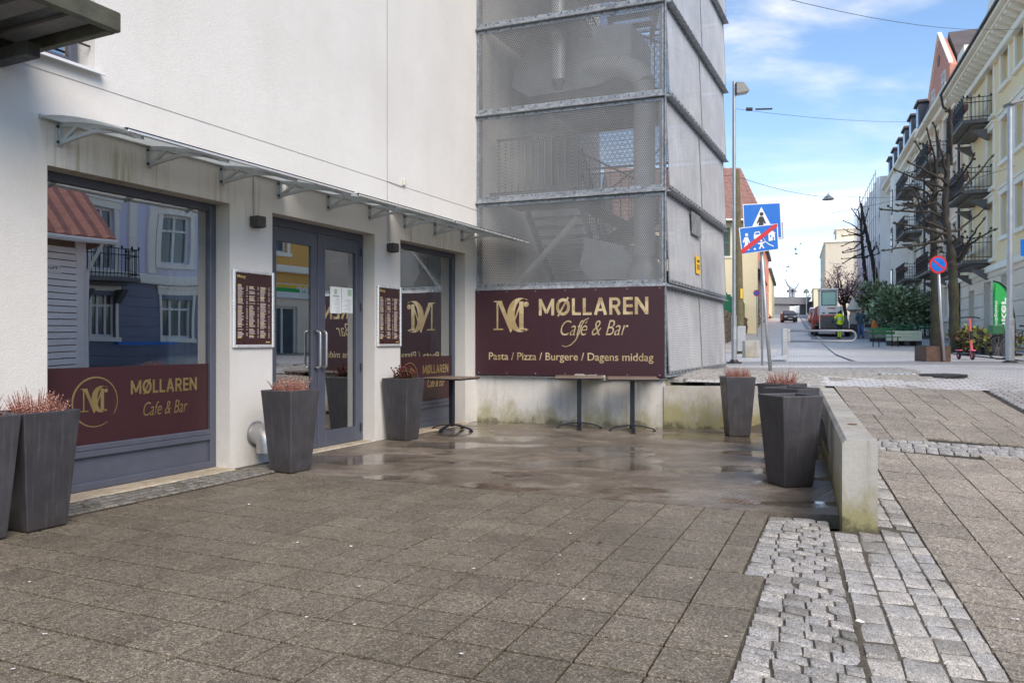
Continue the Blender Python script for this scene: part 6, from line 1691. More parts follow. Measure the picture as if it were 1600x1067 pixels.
def m_fglass():
    s = NT('far_glass'); s.bsdf((.10, .115, .125), .08, 0, None, **{'Specular IOR Level': .8}); return s.m
m_fglass()
SRZ = math.atan2(SD.y, SD.x)
mat('balcony_grey', (.17, .165, .155), .7, var=.2, scale=2)
def win(parent, x0, x1, z0, z1, y, fm='win_frame', sur=0.0, mull=1, trans=.68, sill=True):
    """part window: frame with bars, pane behind, optional moulded surround"""
    b = MB(); f = .09
    b.box(x0, x0 + f, y - .14, y - .06, z0, z1); b.box(x1 - f, x1, y - .14, y - .06, z0, z1); b.box(x0 + f, x1 - f, y - .14, y - .06, z1 - f, z1); b.box(x0 + f, x1 - f, y - .14, y - .06, z0, z0 + f)
    for k in range(mull): xm = x0 + (x1 - x0) * (k + 1) / (mull + 1); b.box(xm - .045, xm + .045, y - .138, y - .058, z0 + f, z1 - f)
    if trans: zm = z0 + (z1 - z0) * trans; b.box(x0 + f, x1 - f, y - .136, y - .056, zm - .04, zm + .04)
    w = b.build('window', MATS[fm], parent); MB().box(x0 + .02, x1 - .02, y - .125, y - .115, z0 + .02, z1 - .02).build('pane', MATS['far_glass'], w)
    if sur > 0:
        s = MB(); s.box(x0 - sur, x0 - .001, -.02, .07, z0, z1); s.box(x1 + .001, x1 + sur, -.02, .07, z0, z1); s.box(x0 - sur - .06, x1 + sur + .06, -.02, .10, z1 + .001, z1 + .24); s.box(x0 - sur - .10, x1 + sur + .10, -.02, .17, z1 + .242, z1 + .33)
        s.box(x0 - sur - .05, x1 + sur + .05, -.02, .14, z0 - .16, z0 - .001); s.build('surround', MATS['trim_white'], w)
    elif sill: MB().box(x0 - .08, x1 + .08, -.03, .10, z0 - .10, z0 - .002).build('sill', MATS['trim_white'], w)
    return w
def balcony(parent, x0, x1, z, d=1.15, boxes=True):
    b = MB(); b.bev(x0, x1, .0, d, z - .16, z, .02); b.bev(x0 + .3, x1 - .3, .0, d * .6, z - .27, z - .162, .02)
    for x in (x0 + .4, x1 - .4): b.prism([(x - .1, 0, z - .9), (x - .1, .12, z - .9), (x - .1, d * .7, z - .422), (x - .1, 0, z - .422)], (.2, 0, 0))
    o = b.build('balcony', MATS['balcony_grey'], parent); r = MB(); h = 1.0
    for (p, q) in (((x0 + .04, .0), (x0 + .04, d - .04)), ((x1 - .04, .0), (x1 - .04, d - .04)), ((x0 + .04, d - .04), (x1 - .04, d - .04))):
        n = max(3, int(math.hypot(q[0] - p[0], q[1] - p[1]) / .14))
        for zz in (.12, .78, h): r.tube([(p[0], p[1], z + zz), (q[0], q[1], z + zz)], .022, 4)
        for k in range(n + 1):
            x = p[0] + (q[0] - p[0]) * k / n; y = p[1] + (q[1] - p[1]) * k / n; r.tube([(x, y, z), (x, y, z + h)], .014, 4)
            if k % 3 == 0: r.lathe([(.02, z + h), (.05, z + h + .05), (.02, z + h + .12)], 6, M=Matrix.Translation((x, y, 0)))
    r.build('railing', MATS['iron_black'], o)
    if boxes:
        f = MB(); f.bev(x0 + .3, x1 - .5, d - .30, d - .08, z + .55, z + .80, .02); f.build('flower_box', MATS['terracotta'], o)
    return o
def fac_y(px): return 10830.0 / (px - 1240.0)                    # distance of a photo column on the right-hand facade line
def fac_pt(Y): return Vector((8.95 + .3636 * Y, Y, 0))
cosd = SD.y
def fx(px, Y0): return (fac_y(px) - Y0) / cosd                   # metres along the facade from Y0
# --- yellow house
Y0 = 27.0; g = fac_pt(Y0); g.z = prof(Y0) - .3
yl = thing('apartment_house', 'yellow corner house with white window surrounds, bracketed cornice and iron balconies', 'building', g, SRZ)
L = (41.2 - Y0) / cosd; cz = 14.3 - g.z; gz = 4.5 - g.z
cols = [(x, 1.15) for x in (1.6, 4.3, 6.6)]
fl_ = [5.0 - g.z, 8.2 - g.z, 11.4 - g.z]; holes = []
wc = [(3.7, .60), (6.0, .60), (8.55, .55), (12.6, .45), (1.2, .6)]
for (xc, hw) in wc:
    for z in fl_: holes.append((xc - hw, xc + hw, z + (.0 if xc == 8.55 else .75), z + 2.55))
lower = [(11.6, 12.9, .9, 3.3), (8.2, 9.6, .1, 3.5), (4.6, 6.4, .1, 3.6), (1.0, 2.6, .1, 3.6)]
b = MB(); b.wall(0, L, gz, cz, -.45, 0, holes); b.box(0, L, -12, -.46, 0, cz); b.build('wall', MATS['wall_yellow'], yl)
b = MB(); b.wall(0, L, 0, gz - .002, -.45, .06, lower); b.build('ground_floor', MATS['wall_stone'], yl)
for k in range(6):                                                # rusticated courses
    z = .55 + k * .62; xs_ = [0] + sorted([v for h in lower for v in h[:2] if h[2] < z < h[3] or h[2] < z + .55 < h[3]]) + [L]
    for i in range(0, len(xs_) - 1, 2): MB().bev(xs_[i], xs_[i + 1], .061, .095, z, z + .57, .015).build('stone_course', MATS['wall_stone'], yl)
for h in holes: win(yl, h[0], h[1], h[2], h[3], -.12, sur=.20, mull=1)
for h in lower: win(yl, *h, -.12, mull=1, sill=False)
MB().bev(-.2, L + .05, -.02, .22, gz - .12, gz + .16, .03).build('string_course', MATS['trim_white'], yl)
b = MB(); b.bev(-.3, L + .1, -.02, .25, cz - .75, cz - .45, .03); b.bev(-.5, L + .15, -.02, .95, cz + .02, cz + .28, .05); b.bev(-.4, L + .1, -.02, .75, cz - .12, cz + .019, .04); b.build('cornice', MATS['trim_white'], yl)
for k in range(22): MB().prism([(.3 + k * .68, .0, cz - .44), (.3 + k * .68, .30, cz - .44), (.3 + k * .68, .68, cz - .24), (.3 + k * .68, .68, cz - .125), (.3 + k * .68, .0, cz - .125)], (.26, 0, 0)).build('cornice_bracket', MATS['trim_white'], yl)
MB().tube([(-.5, 1.0, cz + .2), (L + .1, 1.0, cz + .2)], .07, 8).build('gutter', MATS['pipe_dark'], yl)
MB().tube([(L - .1, 1.0, cz + .15), (L - .1, .9, cz - .5), (L - .12, .25, cz - 1.1), (L - .12, .16, cz - 1.5), (L - .12, .16, .2)], .065, 8).build('downpipe', MATS['pipe_dark'], yl)
gb = MB(); gb.prism([(2.0, .1, cz + .29), (9.5, .1, cz + .29), (9.5, .1, cz + 1.6), (5.75, .1, cz + 4.6), (2.0, .1, cz + 1.6)], (0, -.6, 0)); gb.build('gable', MATS['trim_white'], yl)
MB().prism([(0, -.2, cz + .285), (0, -6, cz + 3.6), (0, -12, cz + .285)], (L, 0, 0)).build('roof', MATS['slate'], yl)
for z in fl_: balcony(yl, fx(1549, Y0), fx(1518, Y0), z + .0)
# --- peach house with brick gable
def row_house(name, label, Ya, Yb, ztop, wm, cols, floors, holew, fm='win_frame', roof='slate', sur=.12, base=None, bal=(), groundm=None):
    g = fac_pt(Ya); g.z = prof(Ya) - .4; t = thing(name, label, 'building', g, SRZ); L = (Yb - Ya) / cosd; H = ztop - g.z
    holes = [(L * c - holew, L * c + holew, z - g.z + .7, z - g.z + 2.55) for c in cols for z in floors]
    b = MB(); b.wall(0, L, 0, H, -.4, 0, holes); b.box(.02, L - .02, -12, -.41, 0, H); b.build('wall', MATS[wm], t)
    for h in holes: win(t, *h, -.1, fm=fm, sur=sur)
    MB().bev(-.1, L + .05, -.02, .8, H + .002, H + .26, .05).build('cornice', MATS['trim_white'], t); MB().bev(-.05, L, -.02, .45, H - .35, H - .002, .05).build('frieze', MATS['trim_white'], t)
    for (a, c, z) in bal: balcony(t, L * a, L * c, z - g.z)
    return t, L, H, g
t, L, H, g = row_house('apartment_house', 'peach town house with brick gable dormer left of the yellow house', 41.3, 51.8, 14.9, 'wall_peach', (.14, .38, .62, .86), (1.9, 5.3, 8.6, 11.7), .62, bal=((.30, .72, 5.4), (.30, .72, 8.7), (.30, .72, 11.8)))
b = MB(); b.prism([(3.2, .02, H + .27), (10.2, .02, H + .27), (10.2, .02, H + 2.2), (6.7, .02, H + 5.0), (3.2, .02, H + 2.2)], (0, -.4, 0)); b.build('brick_gable', MATS['brick_red'], t)
for (x0, x1, z0, z1) in ((4.3, 5.4, H + .6, H + 2.3), (7.9, 9.0, H + .6, H + 2.3)): win(t, x0, x1, z0, z1, .16)
MB().tube([(6.7, .03, H + 3.6), (6.7, .06, H + 3.6)], .35, 12).build('round_vent', MATS['terracotta'], t)
b = MB(); b.prism([(3.0, .10, H + 2.25), (6.7, .10, H + 5.25), (10.4, .10, H + 2.25), (10.4, .10, H + 2.36), (6.7, .10, H + 5.36), (3.0, .10, H + 2.36)], (0, -.22, 0)); b.build('gable_coping', MATS['trim_white'], t)
b = MB(); b.prism([(0, -.45, H + .27), (0, -5.5, H + 5.3), (0, -11, H + .27)], (3.1, 0, 0)); b.prism([(3.15, -.5, H + 2.3), (6.7, -.5, H + 5.3), (10.25, -.5, H + 2.3)], (0, -9, 0)); b.build('roof', MATS['roof_tile_dark'], t)
MB().box(.4, 2.2, -1.6, -.2, H + .4, H + 2.3).build('dormer', MATS['trim_white'], t)
MB().tube([(L, .3, H), (L, .2, H - 1), (L, .15, .2)], .07, 8).build('downpipe', MATS['pipe_dark'], t)
# --- white house with mansard
t, L, H, g = row_house('apartment_house', 'white town house with slate mansard and a row of dormers', 51.9, 71.5, 15.3, 'wall_white', (.08, .24, .42, .58, .76, .92), (2.3, 5.6, 8.9, 12.0), .60, fm='win_brown', bal=((.10, .33, 5.7), (.10, .33, 9.0), (.10, .33, 12.1)))
b = MB(); b.prism([(0, .4, H + .27), (0, -.5, H + 2.9), (0, -11, H + 3.2), (0, -12, H + .27)], (L, 0, 0)); b.build('mansard_roof', MATS['slate'], t)
for k in range(6):
    x = L * (.06 + .165 * k); d = MB(); d.bev(x, x + 1.5, -.9, .30, H + .5, H + 2.35, .04); o = d.build('dormer', MATS['slate'], t); MB().box(x + .25, x + 1.25, .301, .33, H + .8, H + 2.1).build('dormer_window', MATS['far_glass'], o); MB().bev(x - .15, x + 1.65, -.95, .45, H + 2.36, H + 2.55, .04).build('dormer_roof', MATS['roof_tile_dark'], o)
b = MB(); xb = L * .50
b.prism([(xb - 1.8, 0, 3.2), (xb - 1.1, 1.0, 3.2), (xb + 1.1, 1.0, 3.2), (xb + 1.8, 0, 3.2)], (0, 0, H - 4)); b.build('bay', MATS['wall_white'], t)
for z in (3.9, 7.2, 10.2): 
    o = MB().box(xb - .5, xb + .5, 1.001, 1.05, z, z + 1.9).build('window', MATS['win_brown'], t); MB().box(xb - .4, xb + .4, 1.051, 1.06, z + .1, z + 1.8).build('pane', MATS['far_glass'], o)
# --- house wrapped in white sheeting
g = fac_pt(71.6); g.z = prof(71.6) - .5
t = thing('sheeted_house', 'house wrapped in white scaffold sheeting further up the street', 'building', g, SRZ); L = 27.0; H = 16.6 - g.z
b = MB(); n = 40; m = 16; rw = random.Random(6); vs = []
for j in range(m + 1):
    for i in range(n + 1): vs.append((L * i / n, .9 + .16 * math.sin(i * 1.57) + .07 * math.sin(j * 2.1 + i) + rw.uniform(-.05, .05), H * j / m))
b.add(vs, [(j * (n + 1) + i + 1, j * (n + 1) + i, (j + 1) * (n + 1) + i, (j + 1) * (n + 1) + i + 1) for j in range(m) for i in range(n)])
vs = []
for j in range(m + 1):
    for i in range(9): vs.append((-.02 + .10 * math.sin(i * 1.57 + j), .9 - 6.0 * i / 8, H * j / m))
b.add(vs, [(j * 9 + i, j * 9 + i + 1, (j + 1) * 9 + i + 1, (j + 1) * 9 + i) for j in range(m) for i in range(8)])
b.build('sheeting', MATS['scaffold_sheet'], t, True); MB().box(.5, L, -11, .5, 0, H - .3).build('wall', MATS['wall_white'], t)
sc_ = MB()
for i in range(14): sc_.tube([(L * i / 13, 1.25, 0), (L * i / 13, 1.25, H + .6)], .03, 5)
for j in range(8): sc_.tube([(0, 1.25, 2.0 * j + 1), (L, 1.25, 2.0 * j + 1)], .03, 5)
tag(sc_.build('scaffold_tubes', MATS['pole_galv'], t), kind='stuff')
# --- beige block and smaller ones at the end
def plain_block(label, X0, X1, Ya, Yb, ztop, m, nx, nz, roofm=None, name='far_building'):
    g = Vector((X0, Ya, prof(Ya) - .5)); t = thing(name, label, 'building', g, -math.atan(.3636)); H = ztop - g.z; W = X1 - X0
    b = MB(); b.box(0, W, 0, Yb - Ya, 0, H); b.build('wall', MATS[m], t); MB().bev(-.2, W + .2, -.2, Yb - Ya + .2, H + .002, H + .35, .05).build('parapet', MATS['trim_white'], t)
    for i in range(nx):
        for k in range(nz):
            x = W * (i + .5) / nx; z = 2 + k * 3.2
            if z + 1.6 < H: o = MB().box(x - .6, x + .6, -.05, .0, z, z + 1.6).build('window', MATS['win_frame'], t); MB().box(x - .5, x + .5, -.06, -.051, z + .1, z + 1.5).build('pane', MATS['far_glass'], o)
    ny = max(1, int((Yb - Ya) / 4))
    for sx_, xx in ((-1, 0), (1, W)):
        for i in range(ny):
            for k in range(nz):
                y = (i + .5) * (Yb - Ya) / ny; z = 2 + k * 3.2
                if z + 1.6 < H: MB().box(min(xx, xx + sx_ * .05), max(xx, xx + sx_ * .05), y - .55, y + .55, z, z + 1.6).build('window', MATS['far_glass'], t)
    return t
plain_block('tall plain beige block with flat roof behind the blossom tree', 50.6, 62, 125, 150, 17.2, 'wall_beige', 0, 0)
plain_block('small beige penthouse box on top of the tall plain block', 53.2, 58.5, 127, 133, 19.6, 'wall_beige', 0, 0)
plain_block('narrow cream house on the right at the end of the street', 67.0, 76, 172, 190, 13.0, 'wall_cream', 1, 3)
plain_block('pale house beside the bridge at the end of the street', 78.5, 86, 205, 225, 13.5, 'wall_white', 1, 3)
# --- left side: stone wall, green fence, houses
def lpt(Y, off): return Vector((sx(Y, off), Y, zg(sx(Y, off), Y)))
LRZ = SRZ + math.pi
g = lpt(31, -2.4); t = thing('stone_wall', 'dark rubble retaining wall below the green fence on the left', 'wall', g)
b = MB(); r = random.Random(15); Yb_, Ye = 31.0, 66.0
def wt(Y): return 1.65 - .022 * (Y - 31)                           # height of the wall
P0_, P1_ = lpt(Yb_, -2.45), lpt(Ye, -2.45)
b.prism([Vector((0, 0, -.5)), P1_ - g + Vector((0, 0, -.5)), P1_ - g + Vector((0, 0, wt(Ye) - .06)), Vector((0, 0, wt(Yb_) - .06))], (-.5, .18, 0)); b.build('core', MATS['rubble'], t)
st = MB(); Y = Yb_
while Y < Ye:
    z = 0.0; d = r.uniform(.35, .75)
    while z < wt(Y) - .05:
        h = r.uniform(.2, .36); p = lpt(Y + d / 2, -2.42) - g; M = Matrix.Translation((p.x, p.y, p.z + z + h / 2)) @ Matrix.Rotation(SRZ + r.gauss(0, .04), 4, 'Z')
        st.bev(-d / 2 + .015, d / 2 - .015, -.1, .05 + r.uniform(0, .07), -h / 2 + .012, h / 2 - .012, .035, M=M @ Matrix.Rotation(math.pi, 4, 'Z')); z += h
    Y += d * SD.y
tag(st.build('stones', MATS['rubble'], t), kind='stuff')
t = thing('metal_fence', 'green sheet metal fence on top of the stone wall', 'fence', g)
for k in range(14):
    Ya, Yc = 31 + k * 2.4, 31 + k * 2.4 + 2.36
    a, c = lpt(Ya, -2.55) - g, lpt(Yc, -2.55) - g; b = MB(); n = 16; vs = []
    for i in range(n + 1):
        f = i / n; p = a + (c - a) * f; q = .03 * (i % 2); z0 = wt(Ya + (Yc - Ya) * f); vs += [(p.x + q, p.y, p.z + z0), (p.x + q, p.y, p.z + z0 + 1.25 - .01 * k)]
    b.add(vs, [(2 * i, 2 * i + 2, 2 * i + 3, 2 * i + 1) for i in range(n)]); o = b.build('fence_panel', MATS['fence_green'], t); md = o.modifiers.new('thickness', 'SOLIDIFY'); md.thickness = .02
    MB().tube([(a.x - .05, a.y, a.z + wt(Ya) - .1), (a.x - .05, a.y, a.z + wt(Ya) + 1.3)], .04, 6).build('post', MATS['fence_green'], t)
# yellow house with red roof: its end wall looks down the street
g = Vector((8.0, 58.0, 1.5)); t = thing('gabled_house', 'pale yellow house with red tiled roof behind the green fence', 'building', g)
W = 10.4; H = 9.0; holes = [(7.35, 8.35, 6.15, 8.3), (7.35, 8.35, 1.2, 3.3), (4.2, 5.2, 6.15, 8.3)]
b = MB(); 
for h in holes: pass
M180 = Matrix.Rotation(math.pi, 4, 'Z')
bb = MB(); bb.wall(-W, 0, 0, H, -.4, 0, [(-h[1], -h[0], h[2], h[3]) for h in holes]); b.add([M180 @ Vector(p) for p in bb.v], bb.f)
b.box(0, W, .41, 14, 0, H); b.build('wall', MATS['wall_cream'], t)
for h in holes:
    o = MB().bev(h[0], h[1], .10, .18, h[2], h[3], .02).build('window', MATS['frame_green'], t); m = MB(); w_ = (h[1] - h[0]) / 2 - .14
    for i in range(2):
        for k in range(2): m.box(h[0] + .1 + i * (w_ + .08), h[0] + .1 + i * (w_ + .08) + w_, .085, .0995, h[2] + .1 + k * 1.0, h[2] + .1 + k * 1.0 + .9)
    m.build('pane', MATS['far_glass'], o); MB().box(h[0] - .1, h[1] + .1, -.08, .06, h[2] - .12, h[2] - .002).build('sill', MATS['trim_white'], o)
roofm = MB(); rows = 13; ncol = 44
for k in range(rows):                                             # tile courses
    y0 = -.6 + k * .48; z0 = H - .25 + k * .40; cm = MB(); vs = []
    for i in range(ncol + 1):
        x = -.4 + (W + .8) * i / ncol; rz_ = .045 * (1 if i % 2 else 0); vs += [(x, y0, z0 + .06 + rz_), (x, y0 + .56, z0 + .47 + rz_), (x, y0 - .01, z0 - .02 + rz_)]
    cm.add(vs, [(3 * i, 3 * i + 3, 3 * i + 4, 3 * i + 1) for i in range(ncol)] + [(3 * i + 2, 3 * i + 5, 3 * i + 3, 3 * i) for i in range(ncol)])
    cm.build('tile_course', MATS['terracotta'], t)
b = MB(); b.prism([(-.4, -.6, H - .27), (-.4, 5.75, H + 5.0), (-.4, 14, H - .27)], (W + .8, 0, 0)); b.build('roof', MATS['roof_tile_dark'], t)
MB().tube([(-.4, -.68, H - .22), (W + .4, -.68, H - .22)], .08, 8).build('gutter', MATS['trim_white'], t)
def left_house(label, Ya, Yb, ztop, m, nw, gable=False):
    g = lpt(Yb, -2.6); g.z -= .6; t = thing('street_house', label, 'building', g, LRZ); L = (Yb - Ya) / cosd; H = ztop - g.z; nz = int((H - 1) / 3.1)
    holes = [(L * (i + .5) / nw - .5, L * (i + .5) / nw + .5, 1.2 + k * 3.1, 2.9 + k * 3.1) for i in range(nw) for k in range(nz)]
    b = MB(); b.wall(0, L, 0, H, -.35, 0, holes); b.box(0, L, -10, -.36, 0, H); b.build('wall', MATS[m], t)
    for h in holes: win(t, *h, -.1)
    b = MB()
    if gable: b.prism([(L, .5, H - .2), (L, -5, H + 3.4), (L, -10.5, H - .2)], (-L, 0, 0))
    else: b.bev(-.1, L + .1, -10.2, .4, H + .002, H + .4, .05)
    b.build('roof', MATS['roof_tile_dark'], t); return t
left_house('brown rendered house with sloping roof on the left of the street', 74, 96, 8.4, 'wall_brown', 5, True)
left_house('orange red house beyond the brown one on the left', 97, 116, 13.2, 'wall_orange', 4)
left_house('cream house near the far end on the left of the street', 117, 150, 12.0, 'wall_cream', 6)
g = lpt(70, -2.6); t = thing('hedge_post', 'dark clipped conifer at the end of the stone wall on the left', 'shrub', g)
b = MB(); r = random.Random(3)
for k in range(900):
    z = r.uniform(.1, 3.6); a = r.random() * 6.283; rr = .75 * math.sqrt(r.random()) * (1 - .3 * z / 3.6); p = Vector((rr * math.cos(a), rr * math.sin(a), z)); e = Vector((r.uniform(-1, 1), r.uniform(-1, 1), r.uniform(0, 1))).normalized() * .22; w_ = e.orthogonal().normalized() * .07; b.add([p - w_, p + w_, p + e], [(0, 1, 2)])
b.build('foliage', MATS['rhodo_c'], t); MB().tube([(0, 0, 0), (0, 0, 2.5)], [.1, .04], 6).build('trunk', MATS['bark'], t)
# --- bridge across the end of the street
Yb_ = 175.0; z0 = prof(Yb_); g = Vector((sx(Yb_, -14), Yb_, z0)); t = thing('road_bridge', 'grey concrete road bridge closing the view at the end of the street', 'bridge', g)
xA = at(1213, 500, Yb_).x - g.x; xB = at(1264, 500, Yb_).x - g.x; zt = at(0, 463.5, Yb_).z - z0; zb = at(0, 475.5, Yb_).z - z0
b = MB(); b.prism([(xA - 10, 0, zb + .3), (xB - .3, 0, zb), (xB + .6, 0, zt - .1), (xA - 10, 0, zt)], (0, 9, 0)); b.build('deck', MATS['bridge_grey'], t)
b = MB(); b.box(xA - 10, xA + 3.2, .5, 8.5, -2, zb + .299); b.box(xB + 1.0, xB + 4, .5, 8.5, -2, zt - 1); b.build('abutment', MATS['bridge_grey'], t)
b = MB()
for k in range(18): b.tube([(xA - 9 + k * 1.1, .2, zt), (xA - 9 + k * 1.1, .2, zt + 1.0)], .04, 4)
b.tube([(xA - 10, .2, zt + 1), (xB, .2, zt + 1)], .05, 4); b.build('railing', MATS['pole_galv'], t)
t = thing('parapet_wall', 'low grey wall under the bridge at the end of the street', 'wall', g + Vector((0, 25, .3))); zz = at(0, 488.5, 200).z - (z0 + .3)
MB().box(xA - 8, xB + 14, 0, 1, -3, zz).build('wall', MATS['bridge_grey'], t)
plain_block('white hall seen through the opening under the bridge', 66, 94, 215, 240, at(0, 474, 215).z, 'wall_white', 0, 0)
for (px, ytop, lab) in ((1235, 436, 'left harbour crane rising behind the bridge'), (1240, 442, 'right harbour crane rising behind the bridge')):
    Yc = 320.0; gg = at(px, 470, Yc); mat('crane_grey', srgb(150, 156, 164), .7); t = thing('harbour_crane', lab, 'crane', gg, 0, 'harbour cranes behind the bridge'); s_ = Yc / FPX
    MB().box(-.5, .5, -.5, .5, -8, 20 * s_).build('mast', MATS['crane_grey'], t)
    if px == 1235: MB().tube([(2.2, 0, 14 * s_), (-1.0, 0, 24 * s_), (-2.2, 0, 34 * s_)], [.45, .4, .2], 6).build('jib', MATS['crane_grey'], t)
    else: MB().tube([(-1.6, 0, 14 * s_), (1.0, 0, 20 * s_), (2.4, 0, 29 * s_)], [.45, .4, .2], 6).build('jib', MATS['crane_grey'], t)
    MB().box(-1.2, 1.0, -.8, .8, 13 * s_, 17 * s_).build('cabin', MATS['bridge_grey'], t)
Yb2 = 160.0; gg = at(1260, 500, Yb2); t = thing('street_lamp', 'far small street lamp standing near the bridge', 'street lamp', gg)
MB().tube([(0, 0, -.5), (0, 0, 46 * Yb2 / FPX)], .09, 6).build('pole', MATS['pole_galv'], t); MB().lathe([(.7, 46 * Yb2 / FPX - .5), (.5, 46 * Yb2 / FPX), (.1, 46 * Yb2 / FPX + .4)], 8).build('lamp_head', MATS['lamp_head'], t)
# ------------------------------------------------------------------ vehicles
mat('paint_dark', srgb(52, 54, 60), .4, .2, var=.04); mat('paint_white', srgb(228, 230, 232), .25, var=.03); mat('paint_red', srgb(196, 84, 66), .3, var=.05); mat('paint_blue', srgb(60, 74, 96), .25, .2)
mat('headlight', (.80, .82, .85), .1); mat('tail_red', srgb(190, 30, 26), .2); mat('plate_white', (.75, .76, .78), .5); mat('digger_red', srgb(206, 62, 40), .45, var=.08); mat('digger_white', srgb(226, 226, 222), .45, var=.04); mat('trailer_steel', srgb(112, 110, 108), .55, .5, var=.15, scale=3)
def wheel_at(parent, x, y, r=.32, w=.11):
    M = Matrix.Translation((x, y, r)) @ Matrix.Rotation(R(90), 4, 'Y')
    o = MB().lathe([(r * .62, -w), (r * .95, -w), (r, -w * .6), (r, w * .6), (r * .95, w), (r * .62, w)], 18, M=M).build('wheel', MATS['tyre'], parent); MB().lathe([(r * .6, -w * .9), (r * .6, w * .9)], 14, M=M).build('rim', MATS['pole_galv'], o)
def car(px, py, Y, paint, label, rz, kind='hatch', wdt=.90):
    X = (px - 800) / FPX * Y; g = Vector((X, Y, zg(X, Y) + .02)); t = thing('parked_car' if kind != 'moving' else 'car', label, 'car', g, rz, 'cars along the street')
    # front faces -y; sections from front to rear: (y, z_bottom, z_belt, z_roof, half width, half roof)
    van = kind == 'van'
    sec = [(-2.05, .28, .62, .62, wdt * .86, wdt * .80), (-1.95, .22, .80, .82, wdt * .97, wdt * .86), (-1.15, .2, .95, .99, wdt, wdt * .80), (-.45, .2, .98, 1.45 if not van else 1.8, wdt, wdt * .72), (.4, .2, .98, 1.53 if not van else 1.95, wdt, wdt * .73), (1.35, .2, 1.0, 1.45 if not van else 1.95, wdt, wdt * .70), (1.95, .25, .98, 1.05 if not van else 1.9, wdt * .97, wdt * .74), (2.05, .32, .8, .82 if not van else 1.0, wdt * .92, wdt * .8)]
    vs = []; n = 10
    for (y, zb, zl_, zr, hw, hr) in sec:
        vs += [(-hw * .9, y, zb), (-hw, y, zb + .16), (-hw, y, zl_ - .06), (-hw * .97, y, zl_), (-hr, y, max(zl_ + .01, zr - .06)), (-hr * .8, y, max(zl_ + .02, zr)), (hr * .8, y, max(zl_ + .02, zr)), (hr, y, max(zl_ + .01, zr - .06)), (hw * .97, y, zl_), (hw, y, zl_ - .06), (hw, y, zb + .16), (hw * .9, y, zb)]
    n = 12; fs = []
    for k in range(len(sec) - 1):
        for i in range(n): j = (i + 1) % n; fs.append((k * n + j, k * n + i, k * n + n + i, k * n + n + j))
    fs += [tuple(range(n)), tuple(range((len(sec) - 1) * n + n - 1, (len(sec) - 1) * n - 1, -1))]
    b = MB(); b.add(vs, fs); smooth_by_angle(b.build('body', MATS[paint], t), 38)
    zr = 1.40 if not van else 1.72
    wv = MB(); hw = wdt * .70; wv.add([(-wdt * .80, -1.13, 1.02), (wdt * .80, -1.13, 1.02), (hw * .93, -.50, zr), (-hw * .93, -.50, zr)], [(0, 1, 2, 3)]); wv.v = [(x, y - .03, z + .02) for x, y, z in wv.v]; wv.build('windscreen', MATS['far_glass'], t)
    for s_ in (-1, 1):
        q = MB(); a = [(s_ * (wdt * .955), -.85, 1.02), (s_ * wdt * .955, 1.35, 1.02), (s_ * wdt * .76, 1.15, zr - .04), (s_ * wdt * .76, -.42, zr - .04)]; q.add(a, [(0, 1, 2, 3) if s_ > 0 else (3, 2, 1, 0)]); q.v = [(x + s_ * .02, y, z) for x, y, z in q.v]; q.build('side_window', MATS['far_glass'], t)
        MB().bev(s_ * wdt * .62 - .17, s_ * wdt * .62 + .17, -2.07, -1.9, .60, .76, .03).build('headlight', MATS['headlight'], t); MB().bev(s_ * wdt * .75 - .12, s_ * wdt * .75 + .12, 1.96, 2.07, .70, .95, .03).build('tail_light', MATS['tail_red'], t)
        MB().bev(s_ * (wdt + .1) - .09, s_ * (wdt + .1) + .09, -.78, -.66, .95, 1.08, .03).build('mirror', MATS[paint], t)
        for y in (-1.32, 1.28): wheel_at(t, s_ * (wdt - .12), y)
    MB().bev(-.55, .55, -2.085, -2.0, .46, .58, .02).build('grille', MATS['tyre'], t); MB().bev(-.26, .26, -2.10, -2.05, .38, .48, .005).build('number_plate', MATS['plate_white'], t); MB().bev(-.6, .6, -2.07, -1.98, .26, .36, .02).build('lower_intake', MATS['tyre'], t)
    return t
car(1232.3, 503, 100, 'paint_dark', 'dark hatchback driving down the street towards the camera', R(-14), 'moving')
car(1273.5, 499, 106, 'paint_white', 'white van parked on the right far up the street', R(-20), 'van')
car(1277.5, 500, 96, 'paint_red', 'reddish car parked on the right in front of the white van', R(-20))
car(1283, 501, 88, 'paint_blue', 'dark blue car parked on the right behind the trailer', R(-20))
car(1290, 517, 54.5, 'paint_red', 'orange red pickup half hidden behind the excavator trailer', R(160), 'van', .95)
# trailer with mini excavator
Y = 50.0; X = (1303 - 800) / FPX * Y; g = Vector((X, Y, zg(X, Y) + .03)); ex = R(-16)
t = thing('plant_trailer', 'low steel trailer with raised ramp carrying the mini excavator', 'trailer', g, ex)
MB().bev(-.85, .85, -.2, 3.2, .42, .52, .02).build('bed', MATS['trailer_steel'], t)
for s_ in (-1, 1):
    MB().bev(s_ * .80 - .04, s_ * .80 + .04, -.19, 3.2, .521, .75, .01).build('side_rail', MATS['trailer_steel'], t); wheel_at(t, s_ * .98, .9, .33, .10); wheel_at(t, s_ * .98, 1.65, .33, .10)
    MB().bev(s_ * .98 - .13, s_ * .98 + .13, .5, 2.05, .70, .74, .01).build('mudguard', MATS['trailer_steel'], t); MB().bev(s_ * .86 - .06, s_ * .86 + .06, -.30, -.23, .40, .52, .01).build('tail_light', MATS['tail_red'], t); MB().tube([(s_ * .88, -.24, .45), (s_ * .88, -.20, 1.38)], .035, 6).build('ramp_post', MATS['digger_white'], t)
for k in range(7): MB().bev(-.80, .80, -.235 + .012 * k, -.20 + .012 * k, .56 + k * .115, .60 + k * .115, .006).build('ramp_bar', MATS['trailer_steel'], t)
